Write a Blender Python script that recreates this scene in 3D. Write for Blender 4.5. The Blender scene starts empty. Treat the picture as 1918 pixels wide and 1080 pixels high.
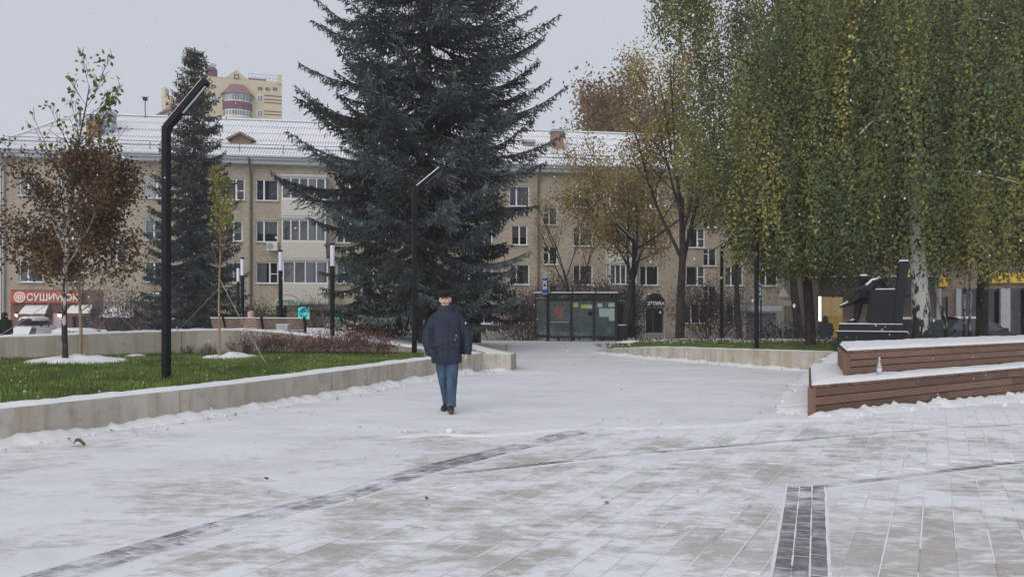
import bpy, bmesh, math, random
import numpy as np
from mathutils import Vector, Matrix, noise as mnoise

SC = bpy.context.scene
COL = SC.collection
R = math.radians

# ------------------------------------------------------------------ camera
FPX, PCX, HOR, CAMZ = 1450.0, 959.0, 580.0, 1.5      # focal length, centre column, horizon row (photo pixels), eye height
cd = bpy.data.cameras.new('camera')
cam = bpy.data.objects.new('camera', cd)
COL.objects.link(cam)
cam.location = (0, 0, CAMZ)
cam.rotation_euler = (R(90), 0, 0)
cd.sensor_width = 36
cd.lens = 36 * FPX / 1918
cd.shift_y = (HOR - 540) / 1918
cd.clip_start = 0.05
cd.clip_end = 2000
SC.camera = cam

# ------------------------------------------------------------------ sky, sun, exposure
SUN_EL, SUN_AZ = R(31), R(205)
wd = bpy.data.worlds.new('World')
SC.world = wd
wd.use_nodes = True
nt = wd.node_tree
nt.nodes.clear()
w_out = nt.nodes.new('ShaderNodeOutputWorld')
w_sky = nt.nodes.new('ShaderNodeTexSky')
w_sky.sky_type = 'NISHITA'
w_sky.sun_disc = False
w_sky.sun_elevation = SUN_EL
w_sky.sun_rotation = SUN_AZ
w_bg1 = nt.nodes.new('ShaderNodeBackground')
w_bg1.inputs[1].default_value = 0.06
nt.links.new(w_sky.outputs[0], w_bg1.inputs[0])
w_bg2 = nt.nodes.new('ShaderNodeBackground')          # the even cloud layer
w_tc = nt.nodes.new('ShaderNodeTexCoord')
w_ns = nt.nodes.new('ShaderNodeTexNoise')
w_ns.inputs['Scale'].default_value = 1.6
w_ns.inputs['Detail'].default_value = 3
nt.links.new(w_tc.outputs['Generated'], w_ns.inputs['Vector'])
w_mx = nt.nodes.new('ShaderNodeMix')
w_mx.data_type = 'RGBA'
w_mx.inputs[6].default_value = (0.555, 0.583, 0.648, 1)
w_mx.inputs[7].default_value = (0.615, 0.640, 0.70, 1)
nt.links.new(w_ns.outputs['Fac'], w_mx.inputs[0])
nt.links.new(w_mx.outputs[2], w_bg2.inputs[0])
w_bg2.inputs[1].default_value = 1.0
w_ms = nt.nodes.new('ShaderNodeMixShader')
w_ms.inputs[0].default_value = 0.9
nt.links.new(w_bg1.outputs[0], w_ms.inputs[1])
nt.links.new(w_bg2.outputs[0], w_ms.inputs[2])
nt.links.new(w_ms.outputs[0], w_out.inputs[0])

ld = bpy.data.lights.new('sun', 'SUN')
ld.energy = 1.5
ld.angle = R(60)
ld.color = (1.0, 0.97, 0.93)
sun = bpy.data.objects.new('sun', ld)
COL.objects.link(sun)
sun.rotation_euler = (R(90) - SUN_EL, 0, R(180) - SUN_AZ)
SC.view_settings.view_transform = 'Standard'
SC.view_settings.look = 'None'
SC.view_settings.exposure = 0.06
SC.view_settings.gamma = 1.0
SC.view_settings.use_curve_mapping = False
SC.render.engine = 'CYCLES'
SC.cycles.max_bounces = 6
SC.cycles.transparent_max_bounces = 8
SC.cycles.volume_bounces = 2

# ------------------------------------------------------------------ helpers
def W(px, py, Y):
    return Vector(((px - PCX) / FPX * Y, Y, CAMZ - (py - HOR) / FPX * Y))
def G(px, py, z=0.0):
    Y = FPX * (CAMZ - z) / (py - HOR)
    return Vector(((px - PCX) / FPX * Y, Y, z))
def ss(a, b, x):
    t = max(0.0, min(1.0, (x - a) / (b - a)))
    return t * t * (3 - 2 * t)
def lerp(a, b, t):
    return a + (b - a) * t
def nz(x, y, z=0.0, s=1.0):
    return mnoise.noise(Vector((x * s, y * s, z)))

class MB:
    def __init__(self):
        self.v, self.f, self.m = [], [], []
    def quad(self, a, b, c, d, m=0):
        n = len(self.v)
        self.v += [tuple(a), tuple(b), tuple(c), tuple(d)]
        self.f.append((n, n + 1, n + 2, n + 3)); self.m.append(m)
    def poly(self, pts, m=0):
        n = len(self.v)
        self.v += [tuple(p) for p in pts]
        self.f.append(tuple(range(n, n + len(pts)))); self.m.append(m)
    def box(self, c, s, rz=0.0, m=0, rx=0.0, ry=0.0):
        M = Matrix.Rotation(rz, 3, 'Z') @ Matrix.Rotation(ry, 3, 'Y') @ Matrix.Rotation(rx, 3, 'X')
        n = len(self.v)
        c = Vector(c)
        for sz in (-.5, .5):
            for sx, sy in ((-.5, -.5), (.5, -.5), (.5, .5), (-.5, .5)):
                self.v.append(tuple(c + M @ Vector((sx * s[0], sy * s[1], sz * s[2]))))
        for q in ((3, 2, 1, 0), (4, 5, 6, 7), (0, 1, 5, 4), (1, 2, 6, 5), (2, 3, 7, 6), (3, 0, 4, 7)):
            self.f.append(tuple(n + i for i in q)); self.m.append(m)
    def beam(self, p0, p1, w, h, m=0, up=(0, 0, 1)):
        p0, p1 = Vector(p0), Vector(p1)
        d = (p1 - p0).normalized()
        u = Vector(up)
        if abs(d.dot(u)) > .98:
            u = Vector((0, 1, 0))
        s = d.cross(u).normalized(); t = s.cross(d)
        n = len(self.v)
        for p in (p0, p1):
            for a, b in ((-.5, -.5), (.5, -.5), (.5, .5), (-.5, .5)):
                self.v.append(tuple(p + s * a * w + t * b * h))
        for q in ((0, 1, 2, 3), (7, 6, 5, 4), (4, 5, 1, 0), (5, 6, 2, 1), (6, 7, 3, 2), (7, 4, 0, 3)):
            self.f.append(tuple(n + i for i in q)); self.m.append(m)
    def rings(self, rings, cap=True, m=0, closed=True):
        n0 = len(self.v); k = len(rings[0])
        for r in rings:
            self.v += [tuple(p) for p in r]
        for i in range(len(rings) - 1):
            for j in range(k if closed else k - 1):
                a = n0 + i * k + j; b = n0 + i * k + (j + 1) % k
                self.f.append((a, b, b + k, a + k)); self.m.append(m)
        if cap:
            self.f.append(tuple(n0 + j for j in reversed(range(k)))); self.m.append(m)
            self.f.append(tuple(n0 + (len(rings) - 1) * k + j for j in range(k))); self.m.append(m)
    def tube(self, pts, rad, n=6, cap=True, m=0, flat=None):
        pts = [Vector(p) for p in pts]
        if not hasattr(rad, '__len__'):
            rad = [rad] * len(pts)
        rs = []
        for i, p in enumerate(pts):
            d = (pts[min(i + 1, len(pts) - 1)] - pts[max(i - 1, 0)])
            d = d.normalized() if d.length > 1e-9 else Vector((0, 0, 1))
            u = Vector((0, 1, 0)) if abs(d.z) > .7 else Vector((0, 0, 1))
            s = d.cross(u).normalized(); t = s.cross(d)
            r = rad[i]
            ra, rb = r if hasattr(r, '__len__') else (r, r)
            rs.append([p + s * math.cos(2 * math.pi * j / n) * ra + t * math.sin(2 * math.pi * j / n) * rb for j in range(n)])
        self.rings(rs, cap, m)
    def lathe(self, prof, c=(0, 0, 0), n=16, m=0):
        c = Vector(c)
        self.rings([[c + Vector((r * math.cos(2 * math.pi * j / n), r * math.sin(2 * math.pi * j / n), z)) for j in range(n)] for r, z in prof], True, m)
    def ball(self, c, r, n=10, k=7, m=0, rot=None):
        c = Vector(c)
        rr = r if hasattr(r, '__len__') else (r, r, r)
        rs = []
        for i in range(k + 1):
            a = -math.pi / 2 + math.pi * i / k
            a = max(-1.54, min(1.54, a))
            ring = []
            for j in range(n):
                b = 2 * math.pi * j / n
                q = Vector((rr[0] * math.cos(a) * math.cos(b), rr[1] * math.cos(a) * math.sin(b), rr[2] * math.sin(a)))
                if rot is not None:
                    q = rot @ q
                ring.append(c + q)
            rs.append(ring)
        self.rings(rs, True, m)
    def prism(self, pts, z0, z1, m=0):
        n = len(self.v); k = len(pts)
        self.v += [(p[0], p[1], z0) for p in pts] + [(p[0], p[1], z1) for p in pts]
        self.f.append(tuple(n + i for i in reversed(range(k)))); self.m.append(m)
        self.f.append(tuple(n + k + i for i in range(k))); self.m.append(m)
        for i in range(k):
            j = (i + 1) % k
            self.f.append((n + i, n + j, n + k + j, n + k + i)); self.m.append(m)
    def extr(self, pts, y0, y1, m=0):          # polygon in x-z, extruded along y
        n = len(self.v); k = len(pts)
        self.v += [(p[0], y0, p[1]) for p in pts] + [(p[0], y1, p[1]) for p in pts]
        self.f.append(tuple(n + i for i in range(k))); self.m.append(m)
        self.f.append(tuple(n + k + i for i in reversed(range(k)))); self.m.append(m)
        for i in range(k):
            j = (i + 1) % k
            self.f.append((n + j, n + i, n + k + i, n + k + j)); self.m.append(m)
    def add_mesh(self, me, M, m=0):
        n = len(self.v)
        self.v += [tuple(M @ v.co) for v in me.vertices]
        for p in me.polygons:
            self.f.append(tuple(n + i for i in p.vertices)); self.m.append(m)
    def mesh(self, name, mats, smooth=False, sharp=None):
        me = bpy.data.meshes.new(name)
        me.from_pydata(self.v, [], self.f)
        for x in (mats if isinstance(mats, (list, tuple)) else [mats]):
            me.materials.append(x)
        me.polygons.foreach_set('material_index', self.m)
        if smooth:
            me.polygons.foreach_set('use_smooth', [True] * len(self.f))
        me.update()
        return me
    def build(self, name, mats, parent=None, smooth=False, loc=None, rz=None, sharp=None):
        o = link(name, self.mesh(name, mats, smooth), parent, loc, rz)
        if sharp is not None:
            try:
                o.data.set_sharp_from_angle(angle=R(sharp))
            except Exception:
                pass
        return o

def link(name, data, parent=None, loc=None, rz=None):
    o = bpy.data.objects.new(name, data)
    COL.objects.link(o)
    if parent is not None:
        o.parent = parent
    if loc is not None:
        o.location = loc
    if rz is not None:
        o.rotation_euler = (0, 0, rz)
    return o
def tag(o, label=None, cat=None, group=None, kind=None):
    if label: o['label'] = label
    if cat: o['category'] = cat
    if group: o['group'] = group
    if kind: o['kind'] = kind
    return o
def thing(name, label, cat, loc=(0, 0, 0), rz=0.0, group=None):
    return tag(link(name, None, None, loc, rz), label, cat, group)
def struct(o):
    o['kind'] = 'structure'; return o
def stuff(o):
    o['kind'] = 'stuff'; return o
def copy_tree(o, parent=None):
    c = o.copy(); COL.objects.link(c); c.parent = parent
    for ch in o.children:
        copy_tree(ch, c)
    return c

def evaluated(obj):
    dg = bpy.context.evaluated_depsgraph_get()
    me = bpy.data.meshes.new_from_object(obj.evaluated_get(dg))
    return me
def remesh(mb, voxel, mats, smooth=3):
    me0 = mb.mesh('tmp', [])
    o = bpy.data.objects.new('tmp', me0); COL.objects.link(o)
    md = o.modifiers.new('r', 'REMESH'); md.mode = 'VOXEL'; md.voxel_size = voxel
    sm = o.modifiers.new('s', 'SMOOTH'); sm.factor = .5; sm.iterations = smooth
    me = evaluated(o)
    bpy.data.objects.remove(o); bpy.data.meshes.remove(me0)
    me.materials.clear()
    for x in (mats if isinstance(mats, (list, tuple)) else [mats]):
        me.materials.append(x)
    me.polygons.foreach_set('use_smooth', [True] * len(me.polygons))
    me.update()
    return me
def text_mesh(s, size, depth, mats, align='LEFT'):
    cu = bpy.data.curves.new('tmp', 'FONT')
    cu.body = s; cu.size = size; cu.extrude = depth; cu.align_x = align; cu.offset = size * .018
    cu.resolution_u = 2
    o = bpy.data.objects.new('tmp', cu); COL.objects.link(o)
    me = evaluated(o)
    bpy.data.objects.remove(o); bpy.data.curves.remove(cu)
    me.materials.clear(); me.materials.append(mats)
    return me

# quads with a colour of their own: leaves, twigs, blades, flakes
def leaf_mesh(name, c, ax, sd, tint, mat, mid=.45, crossed=False):
    c = np.asarray(c, np.float32); ax = np.asarray(ax, np.float32); sd = np.asarray(sd, np.float32)
    tint = np.asarray(tint, np.float32)
    if crossed:
        nn = np.cross(ax, sd); nl = np.linalg.norm(nn, axis=1, keepdims=True) + 1e-9
        nn = nn / nl * np.linalg.norm(sd, axis=1, keepdims=True)
        c = np.concatenate([c, c]); ax = np.concatenate([ax, ax]); sd = np.concatenate([sd, nn]); tint = np.concatenate([tint, tint])
    N = len(c)
    co = np.empty((N, 4, 3), np.float32)
    co[:, 0] = c; co[:, 1] = c + ax * mid + sd; co[:, 2] = c + ax; co[:, 3] = c + ax * mid - sd
    me = bpy.data.meshes.new(name)
    me.vertices.add(4 * N); me.vertices.foreach_set('co', co.ravel())
    me.loops.add(4 * N); me.loops.foreach_set('vertex_index', np.arange(4 * N, dtype=np.int32))
    me.polygons.add(N); me.polygons.foreach_set('loop_start', np.arange(0, 4 * N, 4, dtype=np.int32))
    at = me.attributes.new('tint', 'FLOAT_COLOR', 'POINT')
    cc = np.ones((N, 4, 4), np.float32); cc[:, :, :3] = tint[:, None, :]
    at.data.foreach_set('color', cc.ravel())
    me.materials.append(mat)
    me.update(calc_edges=True)
    return me
def rnd_unit(rs, n):
    v = rs.normal(size=(n, 3)); return v / (np.linalg.norm(v, axis=1, keepdims=True) + 1e-9)

# ------------------------------------------------------------------ materials
def new_mat(name):
    m = bpy.data.materials.new(name); m.use_nodes = True
    t = m.node_tree; t.nodes.clear()
    out = t.nodes.new('ShaderNodeOutputMaterial')
    return m, t, out
class NT:
    def __init__(s, name):
        s.mat, s.t, s.out = new_mat(name)
    def n(s, ty, **kw):
        x = s.t.nodes.new('ShaderNode' + ty)
        for k, v in kw.items():
            setattr(x, k, v)
        return x
    def l(s, a, b):
        s.t.links.new(a, b)
    def noise(s, vec, scale, detail=4, rough=.55, dist=0.0):
        x = s.n('TexNoise'); x.inputs['Scale'].default_value = scale; x.inputs['Detail'].default_value = detail
        x.inputs['Roughness'].default_value = rough; x.inputs['Distortion'].default_value = dist
        if vec is not None: s.l(vec, x.inputs['Vector'])
        return x.outputs['Fac']
    def mapv(s, vec, sc=(1, 1, 1), rz=0.0, loc=(0, 0, 0)):
        x = s.n('Mapping'); x.inputs['Scale'].default_value = sc; x.inputs['Rotation'].default_value = (0, 0, rz); x.inputs['Location'].default_value = loc
        s.l(vec, x.inputs['Vector']); return x.outputs[0]
    def ramp(s, fac, stops, mode='LINEAR'):
        x = s.n('ValToRGB'); x.color_ramp.interpolation = mode
        e = x.color_ramp.elements
        while len(e) < len(stops): e.new(.5)
        for i, (p, c) in enumerate(stops):
            e[i].position = p; e[i].color = (c, c, c, 1) if not hasattr(c, '__len__') else (*c, 1)
        s.l(fac, x.inputs[0]); return x.outputs[0]
    def mix(s, fac, a, b):
        x = s.n('Mix', data_type='RGBA')
        for v, i in ((fac, 0), (a, 6), (b, 7)):
            if hasattr(v, 'is_output'): s.l(v, x.inputs[i])
            elif i == 0: x.inputs[0].default_value = v
            else: x.inputs[i].default_value = (*v, 1)
        return x.outputs[2]
    def math(s, op, a, b=0.0, clamp=False):
        x = s.n('Math', operation=op); x.use_clamp = clamp
        for v, i in ((a, 0), (b, 1)):
            if hasattr(v, 'is_output'): s.l(v, x.inputs[i])
            else: x.inputs[i].default_value = v
        return x.outputs[0]
    def maprange(s, v, a, b, c, d):
        x = s.n('MapRange'); x.interpolation_type = 'SMOOTHSTEP'
        s.l(v, x.inputs[0])
        for i, q in zip((1, 2, 3, 4), (a, b, c, d)): x.inputs[i].default_value = q
        return x.outputs[0]
    def pos(s):
        return s.n('NewGeometry').outputs['Position']
    def obj(s):
        return s.n('TexCoord').outputs['Object']
    def bump(s, h, st=.3, dist=.02):
        x = s.n('Bump'); x.inputs['Strength'].default_value = st; x.inputs['Distance'].default_value = dist
        s.l(h, x.inputs['Height']); return x.outputs[0]
    def fin(s, col, rough=.8, bump=None, metal=0.0, spec=.3, emit=None):
        b = s.n('BsdfPrincipled')
        for v, k in ((col, 'Base Color'), (rough, 'Roughness')):
            if hasattr(v, 'is_output'): s.l(v, b.inputs[k])
            elif k == 'Base Color': b.inputs[k].default_value = (*v, 1)
            else: b.inputs[k].default_value = v
        b.inputs['Metallic'].default_value = metal
        b.inputs['Specular IOR Level'].default_value = spec
        if emit is not None:
            b.inputs['Emission Color'].default_value = (*emit[0], 1); b.inputs['Emission Strength'].default_value = emit[1]
        if bump is not None: s.l(bump, b.inputs['Normal'])
        s.l(b.outputs[0], s.out.inputs[0])
        return s.mat

def plain(name, col, rough=.6, var=.18, scale=6.0, metal=0.0, spec=.35, bump=0.0, emit=None, stretch=(1, 1, 1), bscale=60):
    k = NT(name)
    p = k.mapv(k.obj(), stretch)
    f = k.noise(p, scale, 5, .6)
    c = k.mix(k.ramp(f, [(.3, 0.0), (.7, 1.0)]), tuple(x * (1 - var) for x in col), tuple(min(1, x * (1 + var)) for x in col))
    b = k.bump(k.noise(p, bscale, 3), bump, .01) if bump else None
    return k.fin(c, rough, b, metal, spec, emit)

def m_snow(name='snow', dirt=.06, tone=.80):
    k = NT(name); p = k.pos()
    f = k.noise(p, 2.2, 5, .6); g = k.noise(p, 14, 3, .6)
    c = k.mix(k.ramp(f, [(.3, 0.0), (.75, 1.0)]), (tone * (1 - dirt), tone * (1 - dirt), tone * (1 - dirt * .8)), (tone * 1.02, tone * 1.03, tone * 1.05))
    h = k.math('ADD', k.noise(p, 30, 4), g)
    return k.fin(c, .75, k.bump(h, .35, .03), spec=.2)
SNOW = m_snow()

def plaza_nodes(k, bare, dark=False):
    """snow dust over paving: how much lies where follows wind noise"""
    p = k.pos()
    sep = k.n('SeparateXYZ'); k.l(p, sep.inputs[0])
    a = k.ramp(k.noise(k.mapv(p, (.62, .85, 1), R(-16)), 1.0, 4, .6, .6), [(.3, 0.0), (.7, 1.0)])
    b = k.noise(k.mapv(p, (2.8, 6.4, 1), R(-18)), 1.0, 7, .7, .9)
    c = k.noise(k.mapv(p, (10, 22, 1), R(-12)), 1.0, 3, .6)
    far = k.maprange(sep.outputs['Y'], 7.4, 12.5, 0.0, .115)
    left = k.maprange(sep.outputs['X'], 1.0, -3.4, 0.0, .02)
    s = k.math('ADD', k.math('ADD', k.math('MULTIPLY', a, .17), .145), k.math('MULTIPLY', b, .44))
    s = k.math('ADD', s, k.math('MULTIPLY', c, .16))
    s = k.math('ADD', k.math('ADD', s, far), left)
    return p, s, sep

def m_plaza():
    k = NT('snowy_paving')
    p, s, sep = plaza_nodes(k, None)
    g = k.noise(p, 160, 2, .6)
    base = k.mix(k.noise(k.mapv(p, (.8, 2, 1)), 1.2, 4), (.47, .43, .39), (.55, .52, .49))
    base = k.mix(k.math('MULTIPLY', g, .5), base, (.34, .33, .32))
    t = k.noise(k.mapv(p, (.25, .7, 1), R(20)), 1.0, 5, .6)
    t2 = k.noise(k.mapv(p, (.8, 1.7, 1), R(-24)), 1.0, 7, .68, .8)
    pack = k.mix(k.ramp(t, [(.35, 0.0), (.65, 1.0)]), (.68, .69, .715), (.78, .79, .815))
    pack = k.mix(k.ramp(t2, [(.48, 0.0), (.68, .7)]), pack, (.58, .58, .59))
    m = k.ramp(k.math('ADD', s, k.math('MULTIPLY', k.math('SUBTRACT', k.noise(k.mapv(p, (7, 15, 1), R(-12)), 1.0, 6, .7, .6), .5), .16)), [(.435, 0.0), (.545, 1.0)])
    c = k.mix(m, base, pack)
    h = k.math('ADD', k.math('MULTIPLY', s, .8), k.math('MULTIPLY', k.noise(p, 40, 4), .3))
    return k.fin(c, k.ramp(m, [(0, .55), (1, .8)]), k.bump(h, .25, .02), spec=.25)

def m_paver(name, c0, c1, lo, hi):
    k = NT(name)
    p, s, sep = plaza_nodes(k, None)
    rn = k.n('ObjectInfo').outputs['Random']
    sp = k.noise(p, 190, 2, .7)
    base = k.mix(rn, c0, c1)
    base = k.mix(k.ramp(sp, [(.42, 0.0), (.68, .75)]), base, tuple(x * .62 for x in c0))
    base = k.mix(k.ramp(k.noise(p, 9, 4), [(.35, 0), (.75, .35)]), base, (.66, .66, .68))
    s2 = k.math('ADD', s, k.math('MULTIPLY', k.math('SUBTRACT', rn, .5), .05))
    m = k.ramp(s2, [(lo, 0.0), (hi, 1.0)])
    c = k.mix(m, base, (.78, .79, .815))
    return k.fin(c, .7, k.bump(k.math('ADD', k.math('MULTIPLY', sp, .35), m), .25, .012), spec=.25)

PLAZA = m_plaza()
PAVER = m_paver('beige_paver', (.455, .42, .385), (.545, .51, .475), .475, .575)
PAVER_E = m_paver('dusted_charcoal_paver', (.12, .125, .14), (.2, .2, .215), .475, .63)
PAVER_D = m_paver('charcoal_paver', (.105, .11, .125), (.185, .185, .20), .50, .66)

def m_concrete(name='concrete', c0=(.40, .37, .315), c1=(.53, .50, .445)):
    k = NT(name); p = k.pos()
    a = k.noise(p, 1.1, 6, .62); b = k.noise(k.mapv(p, (3.2, 3.2, .35)), 1.4, 5, .6); g = k.noise(p, 55, 3, .6)
    c = k.mix(k.ramp(a, [(.32, 0), (.68, 1)]), c0, c1)
    c = k.mix(k.ramp(b, [(.47, 0), (.63, .75)]), c, (.36, .29, .205))           # rusty run-off stains
    c = k.mix(k.ramp(k.noise(p, 3.1, 5, .7), [(.53, 0), (.66, .55)]), c, (.27, .26, .24))
    vo = k.n('TexVoronoi'); vo.inputs['Scale'].default_value = 9; k.l(p, vo.inputs['Vector'])
    pit = k.ramp(vo.outputs['Distance'], [(.03, 1.0), (.06, 0.0)])
    c = k.mix(k.math('MULTIPLY', pit, .45), c, (.2, .195, .19))
    return k.fin(c, .85, k.bump(k.math('ADD', k.math('MULTIPLY', g, .4), b), .3, .01), spec=.2)
CONC = m_concrete()
JOINT = plain('joint_filler', (.09, .09, .09), .9)

def m_attr(name, rough=.7, transl=.25, spec=.2, vary=.25, vscale=3.0):
    k = NT(name)
    at = k.n('Attribute', attribute_name='tint')
    v = k.noise(k.pos(), vscale, 3)
    hs = k.n('HueSaturation'); hs.inputs['Hue'].default_value = .5
    k.l(at.outputs['Color'], hs.inputs['Color'])
    k.l(k.maprange(v, .3, .7, 1 - vary, 1 + vary), hs.inputs['Value'])
    b = k.n('BsdfPrincipled'); b.inputs['Roughness'].default_value = rough; b.inputs['Specular IOR Level'].default_value = spec
    k.l(hs.outputs[0], b.inputs['Base Color'])
    if transl:
        tr = k.n('BsdfTranslucent'); k.l(hs.outputs[0], tr.inputs['Color'])
        ms = k.n('MixShader'); ms.inputs[0].default_value = transl
        k.l(b.outputs[0], ms.inputs[1]); k.l(tr.outputs[0], ms.inputs[2]); k.l(ms.outputs[0], k.out.inputs[0])
    else:
        k.l(b.outputs[0], k.out.inputs[0])
    return k.mat
LEAF = m_attr('leaf', .6, .44, vary=.32, vscale=1.1)
NEEDLE = m_attr('needle', .75, .08)
GRASSM = m_attr('grass_blade', .65, .25, vary=.35, vscale=1.3)
FLAKE = m_attr('snowflake', .8, .5, vary=.02)

def m_bark(name, c0, c1, sc=12, stretch=(1, 1, .25), bump=.6):
    k = NT(name); p = k.mapv(k.obj(), stretch)
    f = k.noise(p, sc, 6, .65)
    c = k.mix(k.ramp(f, [(.35, 0), (.65, 1)]), c0, c1)
    return k.fin(c, .9, k.bump(f, bump, .03), spec=.15)
BARK = m_bark('dark_bark', (.030, .027, .025), (.090, .078, .068))
BARK_B = m_bark('brown_bark', (.10, .075, .055), (.22, .17, .13))
BARK_Y = m_bark('ochre_bark', (.26, .19, .12), (.42, .33, .23), 20)
def m_birch(name='birch_bark', top=(90, 91)):
    k = NT(name); p = k.obj()
    a = k.noise(k.mapv(p, (1, 1, .45)), 7, 4, .62, .5)
    b = k.noise(k.mapv(p, (.9, .9, 5)), 5, 3, .5)
    z = k.n('SeparateXYZ'); k.l(p, z.inputs[0])
    low = k.maprange(z.outputs['Z'], 1.7, 0.1, 0.0, .20)
    f = k.math('MAXIMUM', k.ramp(k.math('ADD', a, low), [(.53, 0), (.58, 1)]), k.ramp(b, [(.66, 0), (.71, .8)]))
    up = k.maprange(z.outputs['Z'], top[0], top[1], 0.0, 1.0)
    f = k.math('MAXIMUM', f, up)
    c = k.mix(f, k.mix(k.noise(p, 3, 4), (.50, .48, .44), (.70, .685, .65)), (.05, .046, .042))
    return k.fin(c, .8, k.bump(f, -.5, .02), spec=.2)
BIRCH = m_birch()
BIRCH_Y = m_birch('young_birch_bark', (2.4, 3.6))
BIRCH_W = m_birch('weeping_birch_bark', (3.6, 6.0))

# ================================================================== THE GROUND
def hz(X, Y):
    """height of the paved ground: flat plaza, a slight fall to the right, then down to the street"""
    h = -.11 * ss(4, 10, X) * (1 - ss(20, 26, Y))
    h -= .30 * ss(28, 31, Y) * ss(7, 10, X) * (1 - ss(37.6, 41, Y))
    h -= 1.1 * ss(37.6, 41, Y)
    return h
def hn(X, Y):
    e = .05
    return Vector((-(hz(X + e, Y) - hz(X - e, Y)) / (2 * e), -(hz(X, Y + e) - hz(X, Y - e)) / (2 * e), 1)).normalized()

mb = MB()
xs = [-400, -150, -70, -45] + [x * .75 for x in range(-48, 57)] + [55, 80, 160, 400]
ys = [-30, -10, -2] + [1 + .5 * i for i in range(73)] + [37.3 + .35 * i for i in range(14)] + [44, 50, 60, 80, 140, 300, 700]
for y in ys:
    for x in xs:
        mb.v.append((x, y, hz(x, y)))
nx = len(xs)
for j in range(len(ys) - 1):
    for i in range(nx - 1):
        mb.f.append((j * nx + i, j * nx + i + 1, (j + 1) * nx + i + 1, (j + 1) * nx + i)); mb.m.append(0)
plaza = struct(mb.build('plaza', PLAZA, smooth=True))

ASPH = plain('wet_asphalt', (.13, .13, .135), .5, .3, 1.5)
mb = MB()
for i in range(24):
    x0, x1 = -60 + i * 5, -55 + i * 5
    mb.quad((x0, 41.4, hz(x0, 41.4) + .004), (x1, 41.4, hz(x1, 41.4) + .004), (x1, 47.5, -1.096), (x0, 47.5, -1.096))
road = struct(mb.build('street_road', ASPH))

# ------------------------------------------------------------------ paving stones
def poly_y(line, x):
    for (a, b) in zip(line, line[1:]):
        if a[0] <= x <= b[0]:
            return lerp(a[1], b[1], (x - a[0]) / (b[0] - a[0]))
    return None
SA = [(-3.05, 3.55), (-2.58, 4.35), (-2.04, 5.3), (-1.37, 6.2), (-.8, 7.25), (.25, 8.7), (1.6, 10.6)]
SB = [(-.62, 7.02), (1.16, 7.97), (3.31, 8.88), (6.9, 10.46), (9.0, 11.35)]
SCL = [(2.62, 6.55), (3.53, 6.95), (5.06, 7.66), (7.4, 8.75)]
SD = [(2.515, 6.62), (1.62, 4.35), (1.30, 3.55)]
stones = []          # (centre x, y, dir, length, width, dark)
def near(line, x, y):
    best = 9
    for a, b in zip(line, line[1:]):
        ax, ay = a; bx, by = b
        t = max(0, min(1, ((x - ax) * (bx - ax) + (y - ay) * (by - ay)) / ((bx - ax) ** 2 + (by - ay) ** 2)))
        best = min(best, math.hypot(x - ax - t * (bx - ax), y - ay - t * (by - ay)))
    return best
rnd = random.Random(5)
dv = Vector((.482, .876)); nv = Vector((.876, -.482))
for c in range(-30, 62):
    t = rnd.uniform(0, .5) - 2
    while t < 16:
        L = rnd.choice((.3, .4, .4, .5, .6))
        p = dv * (t + L / 2) + nv * (c * .196)
        t += L + .008
        if not (3.6 < p.y < 12.2 and abs(p.x) < .70 * p.y + .4): continue
        ya = poly_y(SA, p.x)
        if ya is not None and p.y > ya - .2: continue
        if p.x < -3.0: continue
        e0, e1 = p - dv * L / 2, p + dv * L / 2
        if any(near(l, q.x, q.y) < w for q in (p, e0 * .9 + p * .1, e1 * .9 + p * .1) for l, w in ((SA, .26), (SB, .12), (SCL, .12), (SD, .235))): continue
        if p.x > .25 and p.y > 10.6 - (1.6 - p.x) * .4 + 1.0 and p.x < 1.6: continue
        # the bench stands on the far ones
        if p.y > 10.5 and p.x > 3.6 and p.y > 10.6 + (p.x - 4.2) * .65: continue
        yb = poly_y(SB, p.x)
        if yb is not None and p.y > yb + 1.6: continue
        stones.append((p.x, p.y, math.atan2(dv.y, dv.x), L, .19, False))
def run(line, off, w, Ls, s0=0.0, dk=1):
    seg = []
    for a, b in zip(line, line[1:]):
        seg.append((Vector(a), Vector(b), math.hypot(b[0] - a[0], b[1] - a[1])))
    tot = sum(s[2] for s in seg); t = s0
    while t < tot:
        L = Ls
        u = t + L / 2
        for a, b, l in seg:
            if u <= l: break
            u -= l
        d = (b - a).normalized(); n = Vector((d.y, -d.x))
        p = a + d * u + n * off
        if abs(p.x) < .69 * p.y + .3 and p.y > 3.7:
            stones.append((p.x, p.y, math.atan2(d.y, d.x), L - .007, w, dk))
        t += L
for k in (-1, 0, 1):
    run(SA[:3], k * .098, .091, .2, .1 * (k % 2)); run(SA[2:], k * .098, .091, .2, .1 * (k % 2), 2)
    run(SD, k * .098 , .091, .2, .07 * (k + 1))
run(SB, 0, .10, .2, 0, 2); run(SCL, 0, .10, .2, 0, 2)
def scr(s):
    return s[3] * s[4] / (s[1] ** 3)
def stone_mesh(L, w, h, mat, b=.004):
    m = MB()
    r0 = [(-L / 2, -w / 2, -.02), (L / 2, -w / 2, -.02), (L / 2, w / 2, -.02), (-L / 2, w / 2, -.02)]
    r1 = [(x, y, h - .003) for x, y, _ in r0]
    r2 = [(x - math.copysign(b, x), y - math.copysign(b, y), h) for x, y, _ in r0]
    m.rings([r0, r1, r2])
    return m.mesh('paving_stone', mat)
cache = {}
light = sorted([s for s in stones if not s[5]], key=scr, reverse=True)
darks = sorted([s for s in stones if s[5]], key=scr, reverse=True)
rest = {0: MB(), 1: MB(), 2: MB()}
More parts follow.
